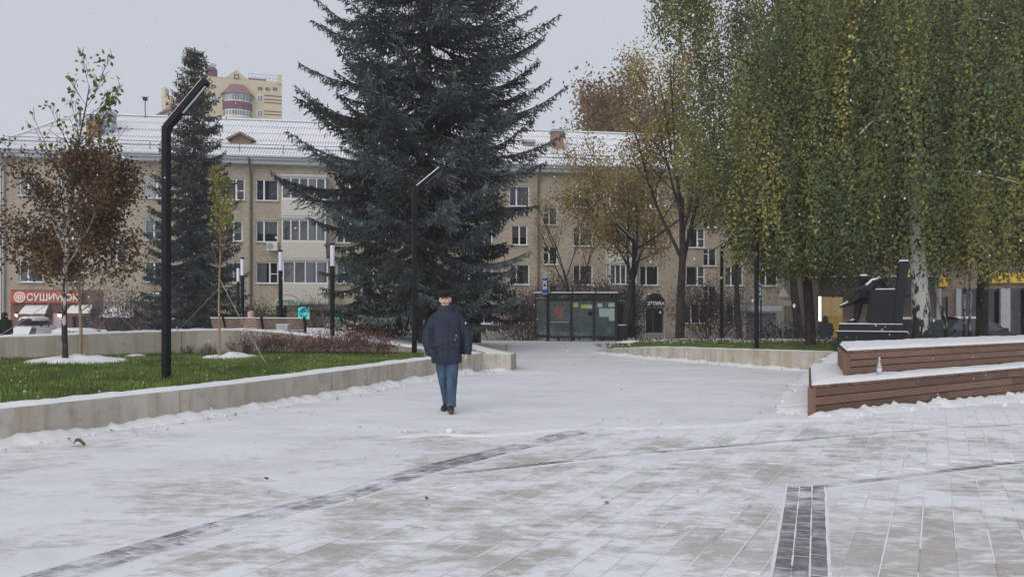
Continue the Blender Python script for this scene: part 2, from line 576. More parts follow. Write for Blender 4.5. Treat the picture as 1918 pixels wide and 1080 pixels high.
def place_stone(s, single):
    x, y, a, L, w, d = s
    key = (round(L, 3), w, d)
    if key not in cache:
        cache[key] = stone_mesh(L, w, .0068 if d else .0055, (PAVER, PAVER_D, PAVER_E)[int(d)])
    n = hn(x, y)
    xa = Vector((math.cos(a), math.sin(a), 0)); xa = (xa - n * xa.dot(n)).normalized()
    yv = n.cross(xa)
    M = Matrix.Translation((x, y, hz(x, y) + rnd.uniform(-.0008, .0012))) @ Matrix((xa, yv, n)).transposed().to_4x4()
    if single:
        o = link('charcoal_paving_stone' if d else 'paving_stone', cache[key], plaza)
        o.matrix_local = M
    else:
        rest[int(d)].add_mesh(cache[key], M)
for L_, d_ in ((light, 0), (darks, 1)):
    for i, s in enumerate(L_):
        place_stone(s, i < 295)
    for d_ in ((0,) if d_ == 0 else (1, 2)):
      if rest[d_].v:
        stuff(rest[d_].build('charcoal_paving' if d_ else 'beige_paving', (PAVER, PAVER_D, PAVER_E)[d_], plaza))

# snow trodden into the joints between the stones
m = MB()
rj = random.Random(9)
def joint(p, d, n, w, zo):
    q = [p - d + n * w, p + d + n * w, p + d - n * w, p - d - n * w]
    m.quad(*[(v.x, v.y, hz(v.x, v.y) + zo) for v in q][::-1])
for x, y, a, L, w, dk in stones:
    d = Vector((math.cos(a), math.sin(a))); n = Vector((d.y, -d.x)); p = Vector((x, y))
    zo = .0078 if dk else .0066
    if rj.random() < .8: joint(p + n * (w / 2 + .0035), d * (L / 2 + .004), n, rj.uniform(.003, .0062), zo)
    if rj.random() < .65: joint(p + d * (L / 2 + .0035), n * (w / 2), d, rj.uniform(.003, .005), zo - .0002)
for line, hw in ((SA, .148), (SD, .148), (SB, .052), (SCL, .052)):
    for (ax_, ay_), (bx_, by_) in zip(line, line[1:]):
        a_, b_ = Vector((ax_, ay_)), Vector((bx_, by_)); d_ = (b_ - a_).normalized(); n_ = Vector((d_.y, -d_.x))
        K = max(2, int((b_ - a_).length / .12))
        for sgn in (-1, 1):
            prev = None
            for i_ in range(K + 1):
                q_ = a_.lerp(b_, i_ / K); w0 = hw - .006 + .006 * nz(q_.x * 9, q_.y * 9, 2 + sgn); w1 = hw + .016 + .012 * nz(q_.x * 5, q_.y * 5, 4 + sgn)
                o0, o1 = q_ + n_ * sgn * w0, q_ + n_ * sgn * w1
                cur_ = ((o0.x, o0.y, hz(o0.x, o0.y) + .0082), (o1.x, o1.y, hz(o1.x, o1.y) + .0006))
                if prev: m.quad(*([prev[0], cur_[0], cur_[1], prev[1]][::-sgn]))
                prev = cur_
stuff(m.build('joint_snow', SNOW, plaza))

# ------------------------------------------------------------------ sweeps: walls, snow lying on them, banks of snow
def resample(pts, step):
    P = [Vector(p) for p in pts]
    # Catmull-Rom so that the walls bend softly
    out = []
    for i in range(len(P) - 1):
        p0 = P[max(i - 1, 0)]; p1 = P[i]; p2 = P[i + 1]; p3 = P[min(i + 2, len(P) - 1)]
        n = max(2, int((p2 - p1).length / step))
        for j in range(n):
            t = j / n
            out.append(.5 * ((2 * p1) + (-p0 + p2) * t + (2 * p0 - 5 * p1 + 4 * p2 - p3) * t * t + (-p0 + 3 * p1 - 3 * p2 + p3) * t ** 3))
    out.append(P[-1])
    return out
def normals2(P):
    N = []
    for i in range(len(P)):
        d = P[min(i + 1, len(P) - 1)] - P[max(i - 1, 0)]
        N.append(Vector((-d.y, d.x, 0)).normalized())
    return N
def arclen(P):
    s = [0.0]
    for a, b in zip(P, P[1:]):
        s.append(s[-1] + Vector((b.x - a.x, b.y - a.y)).length)
    return s
def at_s(P, S, s):
    s = max(0, min(S[-1] - 1e-6, s))
    for i in range(len(S) - 1):
        if S[i] <= s <= S[i + 1]:
            return P[i].lerp(P[i + 1], (s - S[i]) / (S[i + 1] - S[i] + 1e-9))
def wall(name, label, pts, thick, joints, cat='wall', depth=.6, snow=.035, cap_in=0.0, cap_noise=1.0, cap_gap=None, mat=None):
    """pts: outer face line with z = top; thickness to its left. Panels between joints are parts."""
    P = resample(pts, .25); S = arclen(P)
    root = thing(name, label, cat, (P[0].x, P[0].y, 0))
    off = Vector((P[0].x, P[0].y, 0))
    cuts = [0.0] + [j for j in joints if 0 < j < S[-1]] + [S[-1]]
    for a, b in zip(cuts, cuts[1:]):
        g = .006
        n = max(2, int((b - a) / .3))
        Q = [at_s(P, S, a + g + (b - a - 2 * g) * i / n) for i in range(n + 1)]
        N = normals2(Q)
        m = MB(); rs = []
        c = .012
        for q, u in zip(Q, N):
            z = q.z; q0 = Vector((q.x, q.y, 0)) - off
            rs.append([q0 + Vector((0, 0, -depth)), q0 + Vector((0, 0, z - c)), q0 + u * c + Vector((0, 0, z)),
                       q0 + u * (thick - c) + Vector((0, 0, z)), q0 + u * thick + Vector((0, 0, z - c)), q0 + u * thick + Vector((0, 0, -depth))])
        m.rings(rs)
        m.build('concrete_panel', mat or CONC, root)
    if len(cuts) > 2:
        m = MB()
        for j in cuts[1:-1]:
            q = at_s(P, S, j); q2 = at_s(P, S, j + .05); d = (q2 - q); d.z = 0; d.normalize(); u = Vector((-d.y, d.x, 0))
            c0 = Vector((q.x, q.y, 0)) - off + u * (thick / 2)
            m.box(c0 + Vector((0, 0, (q.z - depth) / 2 - .01)), (.03, thick - .04, q.z + depth - .02), math.atan2(d.y, d.x))
        m.build('joint_filler', JOINT, root)
    if snow:
        n = int(S[-1] / .07); m = MB(); rs = []
        Q = [at_s(P, S, S[-1] * i / n) for i in range(n + 1)]; N = normals2(Q)
        w0, w1 = .004 + cap_in, thick - .004
        for i, (q, u) in enumerate(zip(Q, N)):
            ring = []
            K = 6
            for kx in range(K + 1):
                t = kx / K
                e = (math.sin(math.pi * min(max(t, .0), 1)) ** .35) if 0 < t < 1 else 0.0
                x = lerp(w0, w1, t) + (.018 * cap_noise * nz(q.x * 5, q.y * 5, kx) if kx in (0, K) else 0)
                h = snow * e * (1 + .55 * cap_noise * nz(q.x * 2.4, q.y * 2.4, kx * .3) + .35 * cap_noise * nz(q.x * 9, q.y * 9, kx))
                if cap_gap is not None and e: h = h * cap_gap(q.x, q.y, t)
                ring.append(Vector((q.x, q.y, q.z - .002)) - off + u * x + Vector((0, 0, h)))
            rs.append(ring)
        m.rings(rs, True, closed=False)
        m.build('snow_cap', SNOW, root, smooth=True)
    return root, P, S
def bank(name, pts, width, height, seed, side=1, step=.06, lumps=1.0, K=7, back=.04):
    """a shovelled strip of snow against a foot line"""
    P = resample(pts, step); N = normals2(P); m = MB(); rs = []
    S = arclen(P); L = S[-1]
    for i, (q, u) in enumerate(zip(P, N)):
        env = min(1, S[i] / .25) * min(1, (L - S[i]) / .25) if L > .5 else 1
        w = width * (1 + .55 * nz(q.x * 1.3, q.y * 1.3, seed) + .3 * nz(q.x * 5, q.y * 5, seed + 3)) * (.35 + .65 * env)
        h = height * (.75 + .5 * nz(q.x * 1.6, q.y * 1.6, seed + 9) + .8 * lumps * (1 - min(1, abs(nz(q.x * 4.2, q.y * 4.2, seed + 5)) * 3.2)) ** .5 * (.4 + .6 * (nz(q.x * 2, q.y * 2, seed) > 0)) * .7 + .25 * lumps * nz(q.x * 13, q.y * 13, seed + 6)) * env
        h = max(h, .004)
        ring = []
        for k in range(K + 1):
            t = k / K
            prof = math.cos(t * math.pi / 2) ** 1.2 if back >= 0 else math.sin(math.pi * t) ** .8
            if back < 0: x = (t - .5) * w
            else: x = -back + t * (w + back)
            hh = h * prof * (1 + .3 * lumps * nz(q.x * 8 + k * .5, q.y * 8, seed + k * .7))
            pp = Vector((q.x, q.y, 0)) - u * side * x
            ring.append((pp.x, pp.y, hz(pp.x, pp.y) + (hh if k < K else -.012) - (.012 if (back < 0 and k == 0) else 0)))
        rs.append(ring)
    m.rings(rs, True, closed=False)
    return stuff(m.build(name, SNOW, smooth=True))

# left planter: long low front wall, its end block, the higher curved wall behind
FW = [(-8.6, 3.6, .40), (-7.15, 6.1, .40), (-5.70, 8.62, .40), (-4.93, 9.97, .40), (-3.90, 11.9, .405), (-2.02, 16.4, .42), (-.74, 19.2, .43)]
r_, FP_, FS_ = wall('planter_wall', 'long low concrete planter wall with snowy top along the left lawn', FW, .40, [5.0, 8.1, 11.4, 14.6, 17.1])
wall('planter_wall', 'short concrete end block of the left planter just right of the walking man', [(-.73, 19.24, .405), (-.02, 19.1, .40), (-.1, 19.9, .40), (-1.55, 26.6, .38)][:2], .7, [], snow=.012)
wall('planter_wall', 'receding concrete kerb wall running from the end block towards the bus stop', [(-.02, 19.86, .40), (-.75, 23, .39), (-1.5, 26.8, .37)], .62, [3.2], snow=.01, cap_noise=2)
wall('planter_wall', 'small far planter wall between the spruces and the bus shelter', [(-3.9, 30.3, .24), (-1.6, 29.0, .23), (-.28, 28.5, .22)], .45, [], snow=.03)
BW = [(-17, 13.0, .80), (-14.2, 15.6, .84), (-11.6, 17.6, .88), (-8.9, 19.25, .95), (-6.9, 19.95, .97), (-5.0, 20.05, .80), (-3.2, 19.65, .64), (-2.0, 19.05, .50), (-1.55, 18.85, .45)]
rb_, BP_, BS_ = wall('planter_wall', 'tall curved concrete wall with snow along its top behind the left lawn', BW, .30, [3.2, 6.9, 10.9, 13.6, 15.6], snow=.05, cap_noise=1.5)

# right planter
RW = [(8.15, 19.6, .43), (7.0, 20.3, .43), (5.95, 21.5, .41), (4.48, 23.6, .36), (3.5, 25.7, .22), (2.95, 27.3, .07)]
wall('planter_wall', 'long low concrete planter wall tapering to a point before the right lawn', list(reversed(RW)), .30, [3.2, 6.2], snow=.022)
wall('planter_wall', 'snow topped return of the right planter wall leading to the wooden seating', [(5.95, 14.9, .475), (7.35, 18.0, .45), (8.05, 19.5, .43)][::-1], .40, [], snow=.03)

# ------------------------------------------------------------------ lawns
GREEN = NT('lawn_soil')
_p = GREEN.pos()
GREEN = GREEN.fin(GREEN.mix(GREEN.noise(_p, 1.5, 4), (.05, .085, .022), (.085, .13, .035)), .9, spec=.1)
def fill_between(A, B, n, zf, mat, name, rows=6):
    m = MB(); rs = []
    SA_, SB_ = arclen(A), arclen(B)
    for i in range(n + 1):
        a = at_s(A, SA_, SA_[-1] * i / n); b = at_s(B, SB_, SB_[-1] * i / n)
        rs.append([(lerp(a.x, b.x, j / rows), lerp(a.y, b.y, j / rows), zf(lerp(a.x, b.x, j / rows), lerp(a.y, b.y, j / rows))) for j in range(rows + 1)])
    m.rings(rs, False, closed=False)
    return m.build(name, mat, smooth=True)
def lawn_z(x, y):
    return .385 + .03 * nz(x * .6, y * .6, 2.0)
def offs(P, d):
    N = normals2(P); return [p + n * d for p, n in zip(P, N)]
lawnA = offs(FP_, .36)
lawnB = offs(BP_, -.0)
left_lawn = struct(fill_between(lawnA, lawnB, 60, lawn_z, GREEN, 'left_lawn', 10))
def rz_(x, y):
    return lerp(.05, .36, ss(2.9, 5.0, x)) - .02 + .02 * nz(x, y, 5)
RA = [Vector((p[0], p[1], 0)) for p in reversed(RW)]
RA = offs(resample(RA, .3), .26)
RBk = resample([(3.0, 27.6, 0), (4.3, 29.0, 0), (6.6, 30.5, 0), (12.5, 30.5, 0)], .4)
right_lawn = struct(fill_between(RA, RBk, 40, rz_, GREEN, 'right_lawn', 10))
m = MB()                                            # strip beyond, and the bit beside the monument
m.poly([(8.2, 15.6, .33), (16.5, 16.5, .33), (20, 30.6, .33), (12.4, 30.5, .33), (8.3, 19.8, .33), (7.6, 17.6, .33), (6.6, 15.2, .33)][::1])
struct(m.build('monument_lawn', GREEN))

def blades(name, label, pts_fn, n, seed, h=(.035, .085), w=.006, zf=lawn_z, tint=((.10, .155, .042), (.25, .325, .085))):
    rs = np.random.RandomState(seed)
    P = pts_fn(rs, n)
    N = len(P)
    hh = rs.uniform(h[0], h[1], N)
    ax = rs.normal(0, .35, (N, 3)); ax[:, 2] = 1; ax *= (hh / np.linalg.norm(ax, axis=1))[:, None]
    a = rs.uniform(0, 6.283, N)
    sd = np.stack([np.cos(a), np.sin(a), np.zeros(N)], 1) * (w * rs.uniform(.7, 1.5, N))[:, None]
    t = rs.uniform(0, 1, (N, 1)) ** 1.3
    tint_ = np.array(tint[0]) * (1 - t) + np.array(tint[1]) * t
    dead = rs.uniform(0, 1, N) < .05
    tint_[dead] = (.26, .22, .10)
    o = link(name, leaf_mesh(name, P, ax, sd, tint_, GRASSM, .35))
    return stuff(o)
def pts_between(A, B, zf, bias=1.6):
    SA_, SB_ = arclen(A), arclen(B)
    la = np.array([list(at_s(A, SA_, SA_[-1] * i / 80)) for i in range(81)])
    lb = np.array([list(at_s(B, SB_, SB_[-1] * i / 80)) for i in range(81)])
    def fn(rs, n):
        u = rs.uniform(0, 80, n); v = rs.uniform(0, 1, n) ** bias
        i = np.minimum(u.astype(int), 79); f = (u - i)[:, None]
        a = la[i] * (1 - f) + la[i + 1] * f; b = lb[i] * (1 - f) + lb[i + 1] * f
        p = a * (1 - v[:, None]) + b * v[:, None]
        p[:, 2] = [zf(x, y) - .008 for x, y in p[:, :2]]
        return p
    return fn
blades('left_lawn_grass', '', pts_between(lawnA, lawnB, lawn_z, 1.0), 110000, 1, (.04, .095), .0065)
blades('right_lawn_grass', '', pts_between(RA, RBk, rz_, 1.5), 42000, 2, (.03, .075), .009)
def mono_pts(rs, n):
    p = np.stack([rs.uniform(6.6, 9.6, n), rs.uniform(15.3, 22, n), np.full(n, .325)], 1)
    keep = p[:, 0] > 6.7 + (p[:, 1] - 15.3) * .37
    return p[keep]
blades('monument_lawn_grass', '', mono_pts, 9000, 3, (.03, .08), .008, tint=((.045, .07, .018), (.13, .17, .045)))

# raised terrace behind the curved wall
def tz(x, y):
    t = .30 + .42 * ss(-2.6, -6.2, x) * (1 - .9 * ss(-10.0, -12.6, x))
    t = lerp(t, -.35, ss(-11, -15, x))
    return lerp(t, -1.15, ss(33.5, 38.5, y))
m = MB(); rs = []
for i in range(46):
    a = at_s(BP_, BS_, BS_[-1] * i / 45)
    rs.append([(lerp(a.x, a.x * 1.7 if a.x < -3 else a.x * 1.3, j / 14), lerp(a.y + .28, 39, j / 14), tz(lerp(a.x, a.x * 1.7 if a.x < -3 else a.x * 1.3, j / 14), lerp(a.y + .28, 39, j / 14))) for j in range(15)])
m.rings(rs, False, closed=False)
struct(m.build('terrace', SNOW, smooth=True))

# banks of shovelled snow
fl = [(p.x, p.y, 0) for p in FP_[::4] if p.y > 5.5]
bank('snow_bank', fl, .30, .085, 1.0, 1, lumps=.9)
bank('snow_bank', [(-.75, 19.2, 0), (0.02, 19.05, 0)], .25, .05, 2.0, 1)
rw = [(p[0], p[1], 0) for p in reversed(RW)]
bank('snow_bank', rw, .32, .06, 3.0, 1, lumps=1.0)
bank('snow_bank', [(7.9, 19.2, 0), (7.2, 17.7, 0), (5.85, 14.75, 0), (4.27, 10.98, 0)], .55, .06, 4.0, 1, lumps=1.2)
bank('snow_bank', [(4.15, 10.82, 0), (6.2, 12.14, 0), (9.6, 14.36, 0), (12.2, 16.0, 0)], .30, .075, 5.0, 1, lumps=1.3)
rdg = [G(740, 818), G(820, 815), G(900, 812), G(1060, 806), G(1200, 801), G(1330, 795), G(1440, 791), G(1530, 784), (4.9, 10.95, 0)]
bank('snow_ridge', [(p[0], p[1] + .14 * math.sin(i_ * 2.3), 0) for i_, p in enumerate(rdg)], .26, .013, 6.0, 1, lumps=1.8, back=-1)

# loose clods along the banks
m = MB(); rc = random.Random(12)
for line, n_, spread, r0, r1 in ((fl, 150, .34, .010, .034), ([(4.2, 10.86, 0), (6.2, 12.14, 0), (9.6, 14.36, 0)], 130, .30, .014, .045), (rw, 70, .35, .012, .035), ([(5.85, 14.75, 0), (4.27, 10.98, 0)], 60, .5, .012, .035)):
    P_ = [Vector(q) for q in line]; S_ = arclen(P_)
    for i_ in range(n_):
        q = at_s(P_, S_, rc.uniform(0, S_[-1])); q2 = at_s(P_, S_, min(S_[-1], rc.uniform(0, S_[-1])))
        d_ = P_[-1] - P_[0]; d_.normalize(); o_ = Vector((d_.y, -d_.x, 0)) * (abs(rc.gauss(.12, spread * .6)) + .02)
        if line[0][0] == 5.85: o_ = -Vector((d_.y, -d_.x, 0)) * -abs(rc.gauss(.1, .25))
        r_i = rc.uniform(r0, r1) * rc.uniform(.5, 1)
        c_ = Vector((q.x + o_.x, q.y + o_.y, 0)); c_.z = hz(c_.x, c_.y) + r_i * .4
        m.ball(c_, (r_i * rc.uniform(.8, 1.3), r_i * rc.uniform(.8, 1.3), r_i * rc.uniform(.6, 1)), 7, 5, 0, Matrix.Rotation(rc.uniform(0, 3), 3, 'Z') @ Matrix.Rotation(rc.uniform(-.6, .6), 3, 'X'))
stuff(m.build('snow_clods', SNOW))

# snow lying round the tree pits on the lawn
def mound(name, c, rx, ry, h, seed):
    m = MB(); K, n = 7, 40
    rs = []
    for k in range(K + 1):
        t = k / K
        ring = []
        for j in range(n):
            a = 2 * math.pi * j / n
            rr = t * (1 + .22 * nz(math.cos(a) * 2, math.sin(a) * 2, seed) + .1 * nz(math.cos(a) * 7, math.sin(a) * 7, seed))
            x, y = c[0] + rx * rr * math.cos(a), c[1] + ry * rr * math.sin(a)
            z = lawn_z(x, y) + h * (1 - t ** 2.2) * (.75 + .6 * nz(x * 3.5, y * 3.5, seed)) + .012 * nz(x * 14, y * 14, seed) * (1 - t) + (.012 if k < K else -.03)
            ring.append((x, y, z))
        rs.append(ring)
    m.rings(list(reversed(rs)), True)
    return stuff(m.build(name, SNOW, smooth=True))
mound('snow_patch', (-9.35, 16.6, 0), 1.15, .75, .14, 1)
mound('snow_patch', (-6.55, 17.9, 0), .68, .5, .12, 2)
mound('snow_patch', (-8.9, 18.3, 0), .28, .28, .08, 3)

# ================================================================== BUILDINGS
def m_brick(name, c1, c2, mortar, sx=.26, sy=.077):
    k = NT(name); p = k.obj()
    s = k.n('SeparateXYZ'); k.l(p, s.inputs[0])
    cmb = k.n('CombineXYZ'); k.l(k.math('ADD', s.outputs[0], s.outputs[1]), cmb.inputs[0]); k.l(s.outputs[2], cmb.inputs[1])
    b = k.n('TexBrick'); k.l(cmb.outputs[0], b.inputs['Vector'])
    b.inputs['Scale'].default_value = 1.0; b.inputs['Brick Width'].default_value = sx; b.inputs['Row Height'].default_value = sy
    b.inputs['Mortar Size'].default_value = .010; b.inputs['Bias'].default_value = -.1
    b.inputs['Color1'].default_value = (*c1, 1); b.inputs['Color2'].default_value = (*c2, 1); b.inputs['Mortar'].default_value = (*mortar, 1)
    v = k.noise(p, .35, 5, .6)
    c = k.mix(k.ramp(v, [(.4, 0), (.75, .3)]), b.outputs['Color'], tuple(x * .55 for x in c1))
    c = k.mix(k.ramp(k.noise(k.mapv(p, (1, 1, .15)), .9, 4), [(.5, 0), (.72, .45)]), c, tuple(x * .5 for x in c2))
    return k.fin(c, .9, k.bump(b.outputs['Fac'], -.4, .01), spec=.15)
BRICK = m_brick('tan_brick', (.485, .405, .30), (.345, .287, .212), (.30, .275, .24))
BRICK_R = m_brick('brown_brick', (.27, .19, .15), (.21, .15, .12), (.3, .28, .26))
BRICK_O = m_brick('chimney_brick', (.36, .17, .105), (.27, .12, .08), (.34, .3, .27))
PVC = plain('white_pvc', (.76, .77, .79), .4, .05)
SILL = plain('zinc_sill', (.55, .58, .62), .5, .1)
REVEAL = plain('plaster_reveal', (.40, .37, .33), .9, .1)
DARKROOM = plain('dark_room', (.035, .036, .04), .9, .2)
CURT = [plain('white_curtain', (.42, .43, .44), .9, .15, stretch=(14, 1, .3)), plain('beige_curtain', (.27, .23, .18), .9, .2, stretch=(14, 1, .3)), plain('grey_blind', (.20, .22, .25), .9, .12)]
def m_glass(name='window_glass', tint=(.75, .8, .82), refl=.35):
    k = NT(name)
    t = k.n('BsdfTransparent'); t.inputs[0].default_value = (*tint, 1)
    g = k.n('BsdfGlossy'); g.inputs['Roughness'].default_value = .04; g.inputs[0].default_value = (.9, .92, .95, 1)
    lw = k.n('LayerWeight'); lw.inputs[0].default_value = .35
    ms = k.n('MixShader'); k.l(k.math('MULTIPLY', k.math('ADD', lw.outputs['Fresnel'], .06), refl * 2.4, True), ms.inputs[0])
    k.l(t.outputs[0], ms.inputs[1]); k.l(g.outputs[0], ms.inputs[2]); k.l(ms.outputs[0], k.out.inputs[0])
    return k.mat
GLASS = m_glass()
METAL_G = plain('grey_sheet_metal', (.36, .40, .45), .45, .12, metal=.3)
BLACK = plain('black_paint', (.009, .010, .013), .6, .3, spec=.22)
PIPE = plain('rusty_pipe', (.12, .105, .09), .7, .35)
CORNICE = plain('pale_cornice', (.47, .50, .53), .7, .1)

def wall_holes(m, U0, U1, Z0, Z1, holes, depth=.22, mi=0, ri=1):
    us = sorted({U0, U1} | {round(h[0], 3) for h in holes} | {round(h[1], 3) for h in holes})
    zs = sorted({Z0, Z1} | {round(h[2], 3) for h in holes} | {round(h[3], 3) for h in holes})
    for a, b in zip(us, us[1:]):
        run_ = None
        for c, d in zip(zs, zs[1:]):
            x, z = (a + b) / 2, (c + d) / 2
            if any(h[0] < x < h[1] and h[2] < z < h[3] for h in holes): continue
            m.quad((a, 0, c), (b, 0, c), (b, 0, d), (a, 0, d), mi)
    for a, b, c, d in holes:
        m.quad((a, 0, c), (a, depth, c), (a, depth, d), (a, 0, d), ri)
        m.quad((b, depth, c), (b, 0, c), (b, 0, d), (b, depth, d), ri)
        m.quad((a, 0, d), (a, depth, d), (b, depth, d), (b, 0, d), ri)
        m.quad((a, depth, c), (a, 0, c), (b, 0, c), (b, depth, c), ri)

# window kits (shared meshes), origin at the lower left of the opening in the wall plane, y inward
def window_kit(w, h, splits, cross=None, fr=.075, dep=.14, sill=True, frame_mat=None):
    m = MB(); y = dep
    for x0, x1, z0, z1 in ((0, fr, 0, h), (w - fr, w, 0, h), (fr, w - fr, 0, fr), (fr, w - fr, h - fr, h)):
        m.box(((x0 + x1) / 2, y, (z0 + z1) / 2), (x1 - x0, .07, z1 - z0))
    xs = [0] + [s * w for s in splits] + [w]
    for s in splits:
        m.box((s * w, y, h / 2), (fr * 1.35, .066, h - 2 * fr))
    if cross is not None:
        i, zc = cross
        m.box(((xs[i] + xs[i + 1]) / 2, y, zc * h), (xs[i + 1] - xs[i] - fr * 1.3, .06, fr * .8))
    fm = m.mesh('window', frame_mat or PVC)
    m = MB()
    m.quad((fr * .5, y - .004, fr * .5), (w - fr * .5, y - .004, fr * .5), (w - fr * .5, y - .004, h - fr * .5), (fr * .5, y - .004, h - fr * .5))
    pm = m.mesh('pane', GLASS)
    m = MB()
    m.box((w / 2, -.02, -.02), (w + .1, .26, .03)); sm = m.mesh('sill', SILL)
    m = MB()
    m.box((w / 2, -.03, .006), (w + .08, .2, .022)); snm = m.mesh('sill_snow', SNOW)
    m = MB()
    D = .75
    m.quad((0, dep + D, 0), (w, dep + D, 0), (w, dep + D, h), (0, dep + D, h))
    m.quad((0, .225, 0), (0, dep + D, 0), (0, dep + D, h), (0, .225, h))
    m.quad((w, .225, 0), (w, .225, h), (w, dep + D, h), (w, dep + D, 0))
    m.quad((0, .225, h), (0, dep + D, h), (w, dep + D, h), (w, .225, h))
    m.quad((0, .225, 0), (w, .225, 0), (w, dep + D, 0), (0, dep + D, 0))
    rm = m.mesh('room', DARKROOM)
    cs = []
    for kind in range(4):
        m = MB(); n = 14
        spans = {0: [(.02, .30), (.70, .98)], 1: [(.02, .46)], 2: [(.02, .98)], 3: [(.56, .98)]}[kind]
        for a, b in spans:
            q0 = None
            for i in range(n + 1):
                x = lerp(a, b, i / n) * w; yy = dep + .16 + .03 * math.sin(i * 2.1)
                if q0 is not None:
                    m.quad((q0[0], q0[1], .03 if kind != 2 else h * .4), (x, yy, .03 if kind != 2 else h * .4), (x, yy, h - .03), (q0[0], q0[1], h - .03))
                q0 = (x, yy)
        for cm in CURT:
            cs.append(m.mesh('curtain', cm))
    return dict(frame=fm, pane=pm, sill=sm, room=rm, curt=cs, sn=snm if sill else None)
wr = random.Random(11)
def put_window(kit, root, u, z, y=0, curtain=.5, sill=True, name='window', rz=None):
    f = link(name, kit['frame'], root, (u, y, z), rz)
    link('pane', kit['pane'], f)
    link('room', kit['room'], f)
    if sill:
        link('sill', kit['sill'], f)
        if kit['sn'] and wr.random() < .7: link('sill_snow', kit['sn'], f)
    if wr.random() < curtain:
        link('curtain', wr.choice(kit['curt']), f)
    return f
K_A = window_kit(1.5, 1.5, [.36])
K_B = window_kit(1.5, 1.5, [.62], (1, .45))
K_C = window_kit(1.2, 1.45, [.5])
K_S = window_kit(1.1, 1.35, [.42], (0, .68), frame_mat=plain('old_window_frame', (.62, .64, .66), .5, .1))
K_W = window_kit(2.0, 1.5, [.33, .66])
K_T = window_kit(1.35, 1.5, [.5])

# -------- the long brick apartment house
O_ = Vector((-33.7, 51.2, 0)); ANG = math.atan2(5.3, 33.35)
UX, UY = math.cos(ANG), math.sin(ANG)
def fu(px, y=0.0):
    k = (px - PCX) / FPX
    ox, oy = O_.x - UY * y, O_.y + UX * y
    return (k * oy - ox) / (UX - k * UY)
def fY(px, y=0.0):
    return O_.y + UX * y + UY * fu(px, y)
def fz(px, py, y=0.0):
    return CAMZ - (py - HOR) / FPX * fY(px, y)
house = thing('apartment_house', 'long four storey tan brick apartment house with snowy corrugated roof', 'apartment house', O_, ANG)
BZ, EZ, UE = -1.3, 11.55, fu(1600)
flat_cols = [58, 135, 288, 365, 437, 500, 650, 722, 860, 907, 973, 1092, 1216, 1303, 1375, 1440, 1510]
stair_cols = [220, 790, 1031, 1330]
rowz = [9.82, 6.95, 4.08, 1.2]
holes, wins = [], []
kits = [(K_A, 1.5, 1.5), (K_B, 1.5, 1.5), (K_C, 1.2, 1.45)]
for ci, px in enumerate(flat_cols):
    for ri, zc in enumerate(rowz):
        if ri == 3 and px < 520: continue
        if ri == 3 and px in (650, 722): continue
        if ri == 3 and px == 1216: continue
        kit, w, h = wr.choice(kits) if px not in (58,) else kits[0]
        if px == 1303 and ri == 3: kit, w, h = K_W, 2.0, 1.5
        u = fu(px) - w / 2; z = zc - h / 2
        holes.append((u, u + w, z, z + h)); wins.append((kit, u, z))
for px in stair_cols:
    for zc in (8.4, 5.5, 2.65):
        if px == 220 and zc < 4: continue
        w, h = 1.1, 1.35
        u = fu(px) - w / 2; z = zc - h / 2
        holes.append((u, u + w, z, z + h)); wins.append((K_S, u, z))
shop_open = []
for a, b, t, bt in ((54, 92, 581, 640), (136, 176, 580, 640)):          # sushi shop openings
    shop_open.append((fu(a), fu(b), fz(a, bt), fz(a, t)))
shop_open.append((fu(196), fu(256), fz(196, 640), fz(196, 590)))
shop_open.append((fu(340), fu(392), fz(340, 622), fz(340, 574)))
shop_open.append((fu(432), fu(455), fz(432, 618), fz(432, 582)))
shop_open.append((fu(517), fu(538), fz(517, 650), fz(517, 572)))
shop_open.append((fu(1206), fu(1243), fz(1206, 650), fz(1206, 576)))
holes += shop_open
SHOPF = plain('bronze_frame', (.08, .075, .07), .5, .1)
m = MB()
wall_holes(m, 0, UE, BZ, EZ, holes)
D_ = 12.6
m.quad((0, D_, BZ), (0, 0, BZ), (0, 0, EZ), (0, D_, EZ))
m.quad((UE, 0, BZ), (UE, D_, BZ), (UE, D_, EZ), (UE, 0, EZ))
m.quad((UE, D_, BZ), (0, D_, BZ), (0, D_, EZ), (UE, D_, EZ))
m.build('wall', [BRICK, REVEAL], house)
for kit, u, z in wins:
    put_window(kit, house, u, z)
m = MB()
m.box((UE / 2 + 4.5, -.04, BZ + .55), (UE - 9, .08, 1.1)); m.build('plinth', plain('grey_plinth', (.24, .235, .23), .9, .15), house)
for a, b, c, d in shop_open:
    m = MB(); m.quad((a, .2, c), (b, .2, c), (b, .2, d), (a, .2, d)); m.build('shop_pane', GLASS, house)
    m = MB()
    m.quad((a, 1.3, c), (b, 1.3, c), (b, 1.3, d), (a, 1.3, d)); m.quad((a, .225, c), (a, 1.3, c), (a, 1.3, d), (a, .225, d))
    m.quad((b, 1.3, c), (b, .225, c), (b, .225, d), (b, 1.3, d)); m.quad((a, 1.3, d), (b, 1.3, d), (b, .225, d), (a, .225, d)); m.quad((a, .225, c), (b, .225, c), (b, 1.3, c), (a, 1.3, c))
    m.build('shop_interior', DARKROOM, house)
    m = MB()
    for x in (a + .05, (a + b) / 2, b - .05): m.box((x, .17, (c + d) / 2), (.08, .06, d - c))
    m.box(((a + b) / 2, .168, d - .05), (b - a - .18, .056, .08))
    m.build('shop_frame', SHOPF, house)
